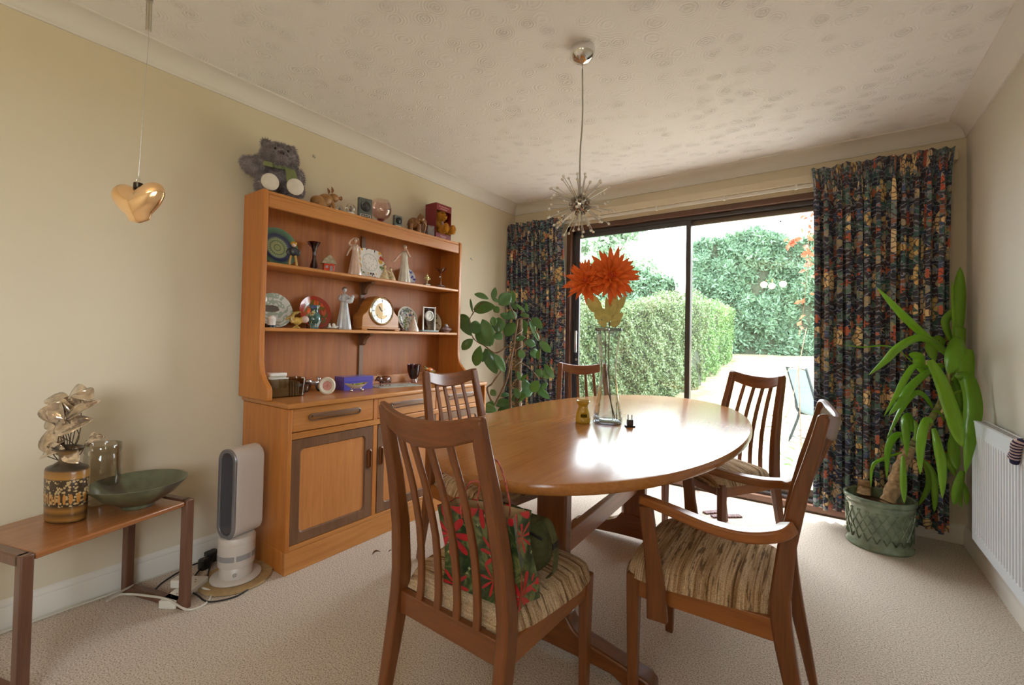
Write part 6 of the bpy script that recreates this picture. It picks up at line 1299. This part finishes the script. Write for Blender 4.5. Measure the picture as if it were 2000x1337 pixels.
# ------------------------------------------------------------ worktop things
t=hobj('letter_tray','smoked acrylic letter rack full of envelopes at the left of the worktop','letter rack',1.225,.215,S0,-8)
bm=NB(); w_,h_,d_=.185,.098,.115
o=rrect(d_,w_,.02,n=5); i=rrect(d_-.006,w_-.006,.018,n=5); R_=[[bm.verts.new((p[0]*k,p[1]*k,z)) for p in q] for q,z,k in ((o,.0,.94),(o,h_,1.03),(i,h_,1.03),(i,.004,.94))]
for A,B in zip(R_,R_[1:]):
    for k in range(len(A)): bm.faces.new((A[k],A[(k+1)%len(A)],B[(k+1)%len(B)],B[k]))
bm.faces.new(R_[0][::-1]); bm.faces.new(R_[-1]); obj('rack_shell',bm,M_smoke,t,smooth=True)
M_env=pm('cream_paper',(.70,.64,.50),.8); M_env2=pm('white_paper',(.74,.72,.70),.7)
e0=None
for k,(x,y,ln,hh,rz,M) in enumerate(((.02,-.040,.085,.106,4,M_env),(.03,-.036,.085,.095,2,M_env2),(.0,-.045,.09,.100,-3,M_env),(.01,.030,.006,.075,0,M_env2),(.01,.046,.006,.078,3,M_env),(.0,.062,.006,.070,-4,M_env2),(.005,.020,.006,.066,2,M_env))):
    bm=NB(); bx(bm,(0,0,hh/2),(.003,ln,hh) if ln>.01 else (.075,.003,hh)); o=obj('envelope',bm,M,None); o.location=(t.location.x+x,t.location.y+y,S0+.006); o.rotation_euler=(rad(rz),0,rad(-8))
    tag(o,['upright cream envelope at the front left of the smoked letter rack','white envelope behind the foremost cream one in the letter rack','third cream envelope at the back left of the letter rack','white letter seen edge on in the middle of the letter rack','cream letter edge on, fourth from the right in the letter rack','last white letter edge on at the right of the letter rack','short cream card edge on beside the big envelopes in the letter rack'][k],'envelope','letters in the rack')
t=hobj('tissue_box','small white lidded plastic box sitting in the top of the letter rack','box',1.183,.215,S0+.110,-8)
bm=NB(); prism(bm,rrect(.07,.085,.012),-.0,.018); obj('box_lid',bm,M_cer_w,t,bevel=.004)
t=hobj('toy_motorbike','chrome and glass toy vehicle behind the round photo frame','ornament',1.435,.135,S0,0)
for y in (-.045,.045):
    bm=NB(); N=24; tube(bm,[(0,y+.024*math.cos(2*PI*k/N),.026+.024*math.sin(2*PI*k/N)) for k in range(N+1)],.005,8); obj('wheel',bm,M_black,t,smooth=True)
blob('vehicle_body',[('e',(0,0,.050),(.014,.040,.014)),('e',(0,-.030,.060),(.012,.020,.014)),('e',(0,.036,.066),(.010,.012,.018)),('t',[(0,.045,.026),(0,.034,.062),(0,.024,.082)],.004),('t',[(0,-.045,.026),(0,-.02,.045)],.005),('t',[(-.02,.024,.084),(.02,.024,.084)],.003)],pm('smoky_chrome',(.45,.40,.38),.12,.8),t,.0025,2)
bm=NB(); lathe(bm,[(0,.0),(.034,.0),(.046,.022),(.052,.052),(.049,.052),(.042,.022),(0,.006)],24,c=(.0,-.070,0)); obj('glass_bowl',bm,thin_glass('smoky_bowl',(.62,.54,.48),.12,.7),t,smooth=True)
t=hobj('round_frame','oval cream photo frame with a pink picture standing on the worktop','picture frame',1.420,.300,S0,-25)
def dd(bm,prof,x0,z0,sy,sz,n=36):
    lathe(bm,prof,n); xf(bm,Matrix.Translation((x0,0,z0))@Matrix.Rotation(rad(82),4,'Y')@Matrix.Diagonal((sz,sy,1,1)))
bm=NB(); dd(bm,[(0,-.010),(.040,-.010),(.044,-.004),(.044,.004),(.038,.010),(.026,.006),(.024,.004),(0,.004)],0,.0475,1,1.1)
for v_ in bm.verts: v_.co.z=max(v_.co.z,.0)
obj('frame_ring',bm,pm('cream_frame',(.70,.62,.50),.3),t,smooth=True)
bm=NB(); dd(bm,[(0,.0052),(.0245,.0052),(.0245,.0060),(0,.0060)],0,.0475,.95,1.05); obj('picture',bm,pm('pink_picture',(.52,.22,.18),.5,var=.3,scale=90),t,smooth=True)
t=hobj('gift_box','shiny violet blue rectangular lidded box on the worktop behind the leaf dish','box',1.672,.190,S0,-4)
M_vio=pm('violet_card',(.10,.085,.42),.28,coat=.4)
bm=NB(); bb(bm,-.052,.052,-.098,.098,0,.052); obj('box_base',bm,M_vio,t,bevel=.002)
bm=NB(); bb(bm,-.054,.054,-.100,.100,.050,.080); obj('box_lid',bm,M_vio,t,bevel=.002)
t=hobj('leaf_dish','footed silver dish shaped like a boat with a green and yellow enamelled bowl','dish',1.605,.302,S0,-12)
def dishm():
    m,nt,b=mat('enamel_green_yellow'); lk(nt,ramp(nt,ntex(nt,coord(nt),32,3),[(.38,(.10,.26,.03)),(.48,(.45,.50,.06)),(.56,(.62,.55,.10)),(.64,(.16,.05,.03)),(.72,(.14,.30,.05))]),b.inputs['Base Color']); b.inputs['Roughness'].default_value=.15; return m
bm=NB(); lathe(bm,[(0,.014),(.02,.015),(.050,.036),(.056,.042),(.053,.042),(.03,.030),(0,.026)],40,sx=.62,sy=1.30)
for v_ in bm.verts: v_.co.z+=.010*(v_.co.y/.07)**2
obj('dish_body',bm,pm('silver_china',(.66,.60,.54),.2,.2),t,smooth=True)
bm=NB(); lathe(bm,[(0,.0275),(.03,.0315),(.051,.0425)],40,sx=.62,sy=1.30)
for v_ in bm.verts: v_.co.z+=.010*(v_.co.y/.07)**2
obj('enamel_bowl',bm,dishm(),t,smooth=True)
for y in (-.032,.034):
    bm=NB(); ell(bm,(0.01,y,.008),(.009,.009,.008),u=12,v=8); tube(bm,[(0.01,y,.008),(0,y*.8,.022)],.004,6); obj('foot',bm,M_steel,t,smooth=True)
mg=hobj('magazine','thin pale grey green leaflet lying on the worktop under the little pig','leaflet',1.955,.240,S0,-14)
bm=NB(); bb(bm,-.085,.085,-.150,.150,.0005,.0045); obj('pages',bm,pm('leaflet_paper',(.50,.53,.47),.5,var=.35,scale=12),mg,bevel=.0008)
t=hobj('wooden_pig','glossy dark red brown wooden pig with pale tusk like ears on the leaflet','figurine',1.872,.235,S0+.0045,175)
M_dkp=pm('glossy_redwood',(.12,.030,.012),.12,var=.3,scale=30,coat=.7)
blob('pig_body',[('e',(0,0,.044),(.024,.044,.025)),('e',(0,.046,.050),(.018,.022,.018)),('t',[(0,.06,.046),(0,.072,.042)],(.010,.008))]+[('t',[(x_,y_,.035),(x_*1.1,y_,.002)],(.009,.006)) for x_ in (-.014,.014) for y_ in (-.028,.026)],M_dkp,t,.002,2)
for s in (-1,1):
    bm=NB(); tube(bm,[(s*.012,.044,.064),(s*.017,.050,.078)],[.005,.002],8); obj('pale_ear',bm,M_ivo,t,smooth=True)
bm=NB(); tube(bm,spline([(0,-.042,.056),(0,-.052,.060),(0,-.054,.040)],4),.0016,5); obj('tail',bm,M_ivo,t,smooth=True)
t=hobj('purple_tumbler','deep purple glass tumbler with a thick clear base on the worktop','glass',2.155,.190,S0)
bm=NB(); lathe(bm,[(0,.030),(.020,.030),(.034,.050),(.044,.090),(.047,.132),(.0455,.132),(.042,.090),(.032,.052),(.018,.036),(0,.035)],36); obj('tumbler_bowl',bm,M_purp,t,smooth=True)
bm=NB(); lathe(bm,[(0,.0),(.030,.0),(.032,.004),(.024,.018),(.022,.030),(0,.030)],36); obj('clear_base',bm,thin_glass('thick_clear_base',(.85,.70,.74),.1,.7),t,smooth=True)
t=hobj('enamel_bird','small colourful enamelled bird ornament at the right end of the worktop','ornament',2.335,.170,S0+.050,0)
def birdm():
    m,nt,b=mat('bright_enamel'); vo=nd(nt,'ShaderNodeTexVoronoi'); vo.inputs['Scale'].default_value=70; lk(nt,coord(nt),vo.inputs['Vector']); lk(nt,ramp(nt,sepx(nt,vo.outputs['Color']),[(0,(.55,.16,.02)),(.3,(.18,.26,.05)),(.5,(.60,.50,.14)),(.7,(.04,.04,.05)),(.85,(.65,.12,.03))],'CONSTANT'),b.inputs['Base Color']); b.inputs['Roughness'].default_value=.2; return m
blob('bird_body',[('e',(0,0,.030),(.020,.045,.020),RX(-12)),('e',(0,-.045,.046),(.012,.028,.010),RX(-40)),('e',(0,.036,.020),(.012,.016,.012)),('l',[(0,-.05),(.022,-.05),(.014,-.03),(.008,.01),(0,.02)])],birdm(),t,.0022,2)
t=hobj('trinket_jar','tiny pale lidded jar behind the purple tumbler','jar',2.225,.125,S0)
bm=NB(); lathe(bm,[(0,0),(.018,0),(.024,.012),(.022,.030),(.014,.036),(.006,.046),(0,.05)],24); obj('jar_body',bm,glz('grey_cream_glaze',(.50,.42,.34),.3,60),t,smooth=True)
# ------------------------------------------------------------ garden
def gz(x,y):
    d=y
    P=[(3.9,-.10),(6.3,-.10),(7.2,.12),(9.3,.30),(14,.46),(18.5,.66),(40,.9)]
    if d<=P[0][0]: z=P[0][1]
    else:
        z=P[-1][1]
        for (a0,z0),(a1,z1) in zip(P,P[1:]):
            if d<=a1: z=z0+(z1-z0)*(d-a0)/(a1-a0); break
    return z
def lawn():
    m,nt,b=mat('sun_bleached_lawn'); v=coord(nt); n=ntex(nt,v,2.2,5,.6); f=ntex(nt,v,60,3,.7)
    c=ramp(nt,n,[(.35,(.11,.125,.05)),(.48,(.22,.19,.105)),(.60,(.28,.235,.15))]); c=mix(nt,.5,c,ramp(nt,f,[(.3,(.45,.45,.4)),(.7,(1.3,1.3,1.2))]),'MULTIPLY'); lk(nt,c,b.inputs['Base Color']); b.inputs['Roughness'].default_value=.95; bump(nt,b,f,.6,.02); return m
bm=NB(); nx,ny=40,60; g=[]
for j in range(ny+1):
    y=3.905+ (j/ny)**1.8*50; g.append([bm.verts.new((-24+60*i/nx,y,gz(0,y)+(.05*noise.noise(Vector((i*.5,y*.6,0))) if y>7 else 0))) for i in range(nx+1)])
for j in range(ny):
    for i in range(nx): bm.faces.new((g[j][i],g[j][i+1],g[j+1][i+1],g[j+1][i]))
lw=obj('lawn',bm,lawn(),smooth=True); lw['kind']='structure'
bm=NB(); bb(bm,-30,36,-40,RY-.2,-.22,-.12); bb(bm,-30,-.2,RY-.2,D+.27,-.22,-.12); bb(bm,RW+.2,36,RY-.2,D+.27,-.22,-.12); o=obj('ground',bm,lw.data.materials[0]); o['kind']='structure'
# patio slabs
ps=thing('patio','',''); del ps['label']; del ps['category']; ps['kind']='structure'
M_slab=pm('pale_paving',(.26,.235,.21),.85,var=.18,scale=9,bmp=.4,bs=60); r_=random.Random(2)
bm=NB(); bb(bm,-1.0,5.0,3.906,6.3,-.16,-.092); obj('bedding',bm,pm('bedding_sand',(.2,.17,.14),.95,var=.2),ps)
for i in range(12):
    for j in range(5):
        bm=NB(); x=-1.0+i*.5; y=3.91+j*.475; dz=r_.uniform(-.003,.003); bb(bm,x+.008,x+.492,y+.008,y+.467,-.12,-.080+dz); obj('paving_slab',bm,M_slab,ps,bevel=.006,seg=1)
# gravelly border between patio and lawn
bm=NB(); r_=random.Random(4)
for k in range(500):
    x,y=r_.uniform(.3,4.6),r_.uniform(6.3,7.25); s=r_.uniform(.012,.035); ell(bm,(x,y,gz(x,y)+s*.3),(s,s*r_.uniform(.6,1),s*.6),u=5,v=4)
o=obj('gravel',bm,pm('pale_stones',(.28,.26,.24),.9,var=.3,scale=8)); tag(o,'pale stones scattered between the patio and the bleached lawn','gravel',kind='stuff')
def leafy(name,cols,rough=.5,tr=.25):
    m,nt,b=mat(name); v=coord(nt); n=ntex(nt,v,1.7,4,.6); f=ntex(nt,v,38,2,.7)
    h=mth(nt,'ADD',mth(nt,'MULTIPLY',n,.5),mth(nt,'MULTIPLY',f,.5)); c=ramp(nt,h,[(.36+i*.28/(len(cols)-1),q) for i,q in enumerate(cols)]); lk(nt,c,b.inputs['Base Color']); b.inputs['Roughness'].default_value=rough
    t=nd(nt,'ShaderNodeBsdfTranslucent'); lk(nt,c,t.inputs[0]); mx=nd(nt,'ShaderNodeMixShader'); mx.inputs[0].default_value=tr; out=nt.nodes['Material Output']; lk(nt,b.outputs[0],mx.inputs[1]); lk(nt,t.outputs[0],mx.inputs[2]); lk(nt,mx.outputs[0],out.inputs[0]); return m
def cards(pts,size,jit,seed,asp=.5,up=0):
    """small folded leaves scattered on a surface; pts=(positions,normals) arrays or list of pairs"""
    g=np.random.default_rng(seed)
    if isinstance(pts,tuple): P,N=pts
    else: P=np.array([tuple(p) for p,_ in pts]); N=np.array([tuple(n) for _,n in pts])
    n=len(P); d=g.normal(size=(n,3)); d[:,2]+=up; nn=N+g.normal(size=(n,3))*jit; nn/=np.linalg.norm(nn,axis=1)[:,None]
    s=np.cross(d,nn); s/=np.linalg.norm(s,axis=1)[:,None]+1e-9; d=np.cross(nn,s); L=(size*g.uniform(.6,1.4,n))[:,None]; w=L*asp/2
    V=np.stack([P,P+d*L*.5-s*w+nn*w*.3,P+d*L,P+d*L*.5+s*w+nn*w*.3],1).reshape(-1,3)
    i=np.arange(n)[:,None]*4; Fc=np.concatenate([i,i+1,i+2,i,i+2,i+3],1).reshape(-1,3)
    return V.tolist(),Fc.tolist()
def foliage(name,label,cat,path,height,width,n,size,M,seed,core,top_n=.2,asp=.5,jit=.7,rough=.12,up=0,kind='stuff'):
    """hedge along a path of (x,y,ztop): dark inner core plus leaf clusters on face and top"""
    r=random.Random(seed); t=None
    t=thing(name,label,cat); bm=NB()
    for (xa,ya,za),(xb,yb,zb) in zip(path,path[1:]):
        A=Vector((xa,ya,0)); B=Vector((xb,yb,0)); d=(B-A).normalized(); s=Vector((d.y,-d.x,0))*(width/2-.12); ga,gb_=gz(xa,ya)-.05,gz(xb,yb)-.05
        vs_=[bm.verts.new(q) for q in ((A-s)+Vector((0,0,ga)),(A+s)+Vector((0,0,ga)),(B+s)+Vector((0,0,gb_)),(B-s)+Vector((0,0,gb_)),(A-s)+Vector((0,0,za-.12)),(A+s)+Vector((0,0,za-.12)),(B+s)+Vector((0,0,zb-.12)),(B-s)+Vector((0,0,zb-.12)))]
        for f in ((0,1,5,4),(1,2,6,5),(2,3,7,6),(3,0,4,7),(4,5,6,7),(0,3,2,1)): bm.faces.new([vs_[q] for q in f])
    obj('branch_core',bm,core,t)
    g=np.random.default_rng(seed); Pa=np.array([p[:2] for p in path],float); Zt=np.array([p[2] for p in path],float); sg=Pa[1:]-Pa[:-1]; Ls=np.linalg.norm(sg,axis=1); cum=np.concatenate([[0],np.cumsum(Ls)])
    q=g.uniform(0,cum[-1],n); i=np.clip(np.searchsorted(cum,q)-1,0,len(Ls)-1); u=(q-cum[i])/Ls[i]; c=Pa[i]+sg[i]*u[:,None]; z1=Zt[i]+(Zt[i+1]-Zt[i])*u; d=sg[i]/Ls[i][:,None]; s2=np.stack([d[:,1],-d[:,0]],1)
    fl=((np.array([2.556,0])-c)*s2).sum(1)<0; s2[fl]*=-1; g0=np.array([gz(0,y) for y in c[:,1]]); k=g.uniform(size=n); top=k<top_n; back=(~top)&(k<top_n+.10)
    off=np.where(top,g.uniform(-width/2,width/2,n),np.where(back,-width/2,width/2)); z=np.where(top,z1+g.uniform(-.05,.04,n),g0+(z1-g0)*g.uniform(size=n))
    N=np.zeros((n,3)); N[:,:2]=s2*np.where(back,-1,1)[:,None]; N[top]=(0,0,1)
    w1=np.sin(c[:,0]*2.1+1)*np.sin(c[:,1]*1.7+2)*np.sin(z*2.3)+.6*np.sin(c[:,0]*5.3+z*3.1)*np.sin(c[:,1]*6.1-z*4.3)+.4*np.sin(c[:,1]*13+z*11)*np.sin(c[:,0]*17+z*7)
    P=np.zeros((n,3)); P[:,:2]=c+s2*off[:,None]; P[:,2]=z; P+=N*(w1*rough)[:,None]; pts=(P,N)
    V,Fc=cards(pts,size,jit,seed,asp,up); me=bpy.data.meshes.new('foliage'); me.from_pydata(V,[],Fc); me.materials.append(M); o=bpy.data.objects.new('foliage',me); COL.objects.link(o); o.parent=t; o['kind']='stuff'; return t
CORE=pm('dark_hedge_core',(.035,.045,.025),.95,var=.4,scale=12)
M_h1=leafy('privet_leaves',[(.10,.07,.045),(.09,.13,.05),(.13,.20,.09),(.24,.30,.16)])
M_h2=leafy('clipped_privet',[(.06,.12,.045),(.11,.21,.07),(.20,.31,.10)])
M_h3=leafy('conifer_sprays',[(.05,.10,.06),(.085,.165,.095),(.14,.24,.14)],tr=.15)
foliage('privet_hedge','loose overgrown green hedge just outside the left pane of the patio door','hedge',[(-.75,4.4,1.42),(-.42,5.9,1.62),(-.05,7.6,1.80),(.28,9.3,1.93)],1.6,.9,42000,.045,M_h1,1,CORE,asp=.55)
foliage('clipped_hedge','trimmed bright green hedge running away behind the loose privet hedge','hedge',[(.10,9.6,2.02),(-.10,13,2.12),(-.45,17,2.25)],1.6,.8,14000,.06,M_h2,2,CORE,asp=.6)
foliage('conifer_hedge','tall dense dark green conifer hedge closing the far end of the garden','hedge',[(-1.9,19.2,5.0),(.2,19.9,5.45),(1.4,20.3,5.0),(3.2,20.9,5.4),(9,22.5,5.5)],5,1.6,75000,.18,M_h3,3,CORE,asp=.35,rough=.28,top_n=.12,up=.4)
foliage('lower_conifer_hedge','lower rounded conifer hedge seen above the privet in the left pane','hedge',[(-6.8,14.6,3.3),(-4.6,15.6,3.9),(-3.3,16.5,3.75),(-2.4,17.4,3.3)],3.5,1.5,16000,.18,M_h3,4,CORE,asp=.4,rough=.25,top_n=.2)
def tree(label,x,y,h,r,n,seed,M,size):
    t=thing('garden_tree',label,'tree'); rr_=random.Random(seed); bm=NB(); g0=gz(x,y)
    tube(bm,[(x,y,g0-.1),(x+.1,y,g0+h*.4),(x,y+.1,h*.75)],[.14,.11,.06],8)
    for k in range(7):
        a0=rr_.uniform(0,6.3); tube(bm,[(x,y,h*(.40+.05*k)),(x+r*.6*math.cos(a0),y+r*.6*math.sin(a0),h*(.6+.05*k))],[.05,.015],5)
    obj('trunk',bm,M_twig,t,smooth=True); pts=[]
    cl=[(Vector((x+rr_.uniform(-r,r)*.75,y+rr_.uniform(-r,r)*.6,h*rr_.uniform(.55,.95))),r*rr_.uniform(.22,.42)) for _ in range(14)]
    g=np.random.default_rng(seed); ci=g.integers(0,14,n); Cc=np.array([tuple(c) for c,_ in cl])[ci]; Cr=np.array([q for _,q in cl])[ci]; dd_=g.normal(size=(n,3)); dd_/=np.linalg.norm(dd_,axis=1)[:,None]; pts=(Cc+dd_*(Cr*g.uniform(.6,1.05,n))[:,None],dd_)
    V,Fc=cards(pts,size,.6,seed,.6); me=bpy.data.meshes.new('foliage'); me.from_pydata(V,[],Fc); me.materials.append(M); o=bpy.data.objects.new('foliage',me); COL.objects.link(o); o.parent=t; o['kind']='stuff'
M_t=leafy('pale_tree_leaves',[(.16,.24,.16),(.24,.34,.22),(.34,.44,.30)],tr=.4)
tree('pale airy tree rising above the lower conifer hedge in the left pane',-6.2,20.5,6.9,2.3,7000,5,M_t,.22)
tree('second pale tree standing at the far left behind the patio door frame',-11.2,22,6.2,2.2,5000,6,M_t,.22)
# fence and shed roof glimpsed behind the privet
fn=thing('garden_fence','grey weathered board fence glimpsed at the left edge of the garden','fence')
M_fen=wood('weathered_board',(.28,.29,.30),(.17,.18,.19),'z',.8,coat=0)
for k in range(16):
    x,y=-1.45-.10*k*.35,4.6+.15*k*.9; bm=NB(); bb(bm,x-.006,x+.008,y-.062,y+.062,-.1,1.42+.006*(k%3)); obj('board',bm,M_fen,fn)
for k in (0,8,15):
    bm=NB(); x,y=-1.49-.035*k,4.6+.135*k; bb(bm,x-.06,x-.01,y-.04,y+.04,-.1,1.5); obj('post',bm,M_fen,fn)
# garden chair: steel frame, blue grey sling
gc=thing('garden_chair','black framed garden armchair with pale blue mesh sling on the patio beyond the door','garden chair',(2.63,6.33,-.080),rad(-66))
M_sling=thin_glass('mesh_sling',(.50,.58,.62),.02,.1); M_sling=pm('blue_grey_mesh',(.22,.30,.34),.7)
M_tubeb=pm('dark_green_steel',(.035,.05,.055),.4,.3)
for s in (-.26,.26):
    bm=NB(); tube(bm,spline([(s,.27,0),(s,.22,.30),(s,.20,.40),(s,-.20,.37),(s,-.27,.60),(s,-.36,.93)],5),.016,8); obj('side_frame',bm,M_tubeb,gc,smooth=True)
    bm=NB(); tube(bm,spline([(s,-.34,0),(s,-.22,.36),(s,-.20,.62),(s,.10,.64),(s,.22,.60),(s,.22,.36)],5),.016,8); obj('arm_frame',bm,M_tubeb,gc,smooth=True)
bm=NB(); tube(bm,[(-.26,-.36,.93),(.26,-.36,.93)],.016,8); tube(bm,[(-.26,.20,.40),(.26,.20,.40)],.012,8); tube(bm,[(-.26,-.30,.09),(.26,-.30,.09)],.010,8); obj('cross_tube',bm,M_tubeb,gc,smooth=True)
bm=NB(); S_=spline([(0,.20,.40),(0,-.0,.375),(0,-.20,.385),(0,-.27,.60),(0,-.355,.91)],5); sweep(bm,S_,[(.49,.006)]*len(S_),side=(1,0,0)); obj('sling',bm,M_sling,gc,smooth=True)
# red creeper hanging outside the right pane
vc=thing('hanging_creeper','straggly red brown creeper trailing down outside the right pane','climbing plant')
M_red=leafy('red_creeper_leaf',[(.30,.04,.02),(.55,.10,.05),(.65,.20,.11)],tr=.4); r_=random.Random(9); V=[];Fc=[]
def C3(u,v,dep):
    return Vector((2.5564,0,1.15))+(F+Rv*((u-1000)/860.549)-Uv*((v-642.2)/860.549))*dep
main=[(2.55,3.915,2.42),(2.54,4.12,2.56),(2.53,4.28,2.44),(2.49,4.32,2.24),(2.455,4.33,2.04),(2.462,4.34,1.84),(2.44,4.33,1.64),(2.425,4.33,1.42),(2.40,4.33,1.27)]
S_=spline(main,10); bm=NB(); tube(bm,S_,[.004-.003*i/len(S_) for i in range(len(S_))],5); tube(bm,spline([(2.48,4.32,2.2),(2.40,4.32,2.10),(2.34,4.33,2.0)],5),.002,5); tube(bm,spline([(2.52,4.3,2.4),(2.60,4.32,2.2),(2.58,4.33,2.05)],5),.002,5); obj('vine_stem',bm,M_twig,vc,smooth=True)
pts=[]
for k in range(150):
    i=min(len(S_)-1,int(abs(r_.gauss(0,.42))*len(S_))) ; p=S_[i]; w=.05 if i<35 else .018
    pts.append((p+Vector((r_.gauss(0,w),r_.gauss(0,.03),r_.gauss(0,.03))),Vector((r_.gauss(0,1),-1,r_.gauss(0,.5))).normalized()))
for k in range(14): pts.append((Vector((2.345+r_.gauss(0,.02),4.33,2.01+r_.gauss(0,.03))),Vector((0,-1,0))))
for k,(p,n) in enumerate(pts):
    V_,F_=cards([(p,n)],.05,.5,k,.6,-1.2); bm=NB(); vs_=[bm.verts.new(q) for q in V_]
    for f in F_: bm.faces.new([vs_[q] for q in f])
    obj('leaf',bm,M_red,vc)
bm=NB(); tube(bm,spline([C3(1575,640,5),C3(1560,715,4.9),C3(1545,790,4.8),C3(1530,820,4.8)],6),.004,5); tube(bm,spline([C3(1560,700,4.9),C3(1500,770,4.8),C3(1495,800,4.8)],6),.0035,5); tube(bm,spline([C3(1560,715,4.9),C3(1562,790,4.9),C3(1568,960,4.9)],6),.005,5); o=obj('bare_stem',bm,M_twig,smooth=True); tag(o,'thin bare twiggy stem rising beside the garden chair','twig')
# low leafy plant at the sill
lp=thing('low_garden_plant','bright green low leafy plant growing outside just below the right pane','plant',(2.56,4.9,-.09)); r_=random.Random(12); M_lp=leafy('fresh_green_leaf',[(.05,.20,.03),(.12,.36,.05),(.22,.50,.09)],tr=.35)
for k in range(46):
    a0=r_.uniform(0,6.28); rr_=r_.uniform(.03,.22); h=r_.uniform(.06,.26); p=Vector((rr_*math.cos(a0)*1.5,rr_*math.sin(a0),h)); q=p+Vector((math.cos(a0)*.09,math.sin(a0)*.09,r_.uniform(-.01,.04)))
    bm=NB(); lf(bm,p,q,.065,(0,0,1),n=5,cup=.2,droop=.1); obj('leaf',bm,M_lp,lp,smooth=True)
bm=NB()
for k in range(20):
    a0=r_.uniform(0,6.28); tube(bm,[(0,0,0),(.15*math.cos(a0),.12*math.sin(a0),.16)],.002,4)
obj('stalks',bm,M_lp,lp)
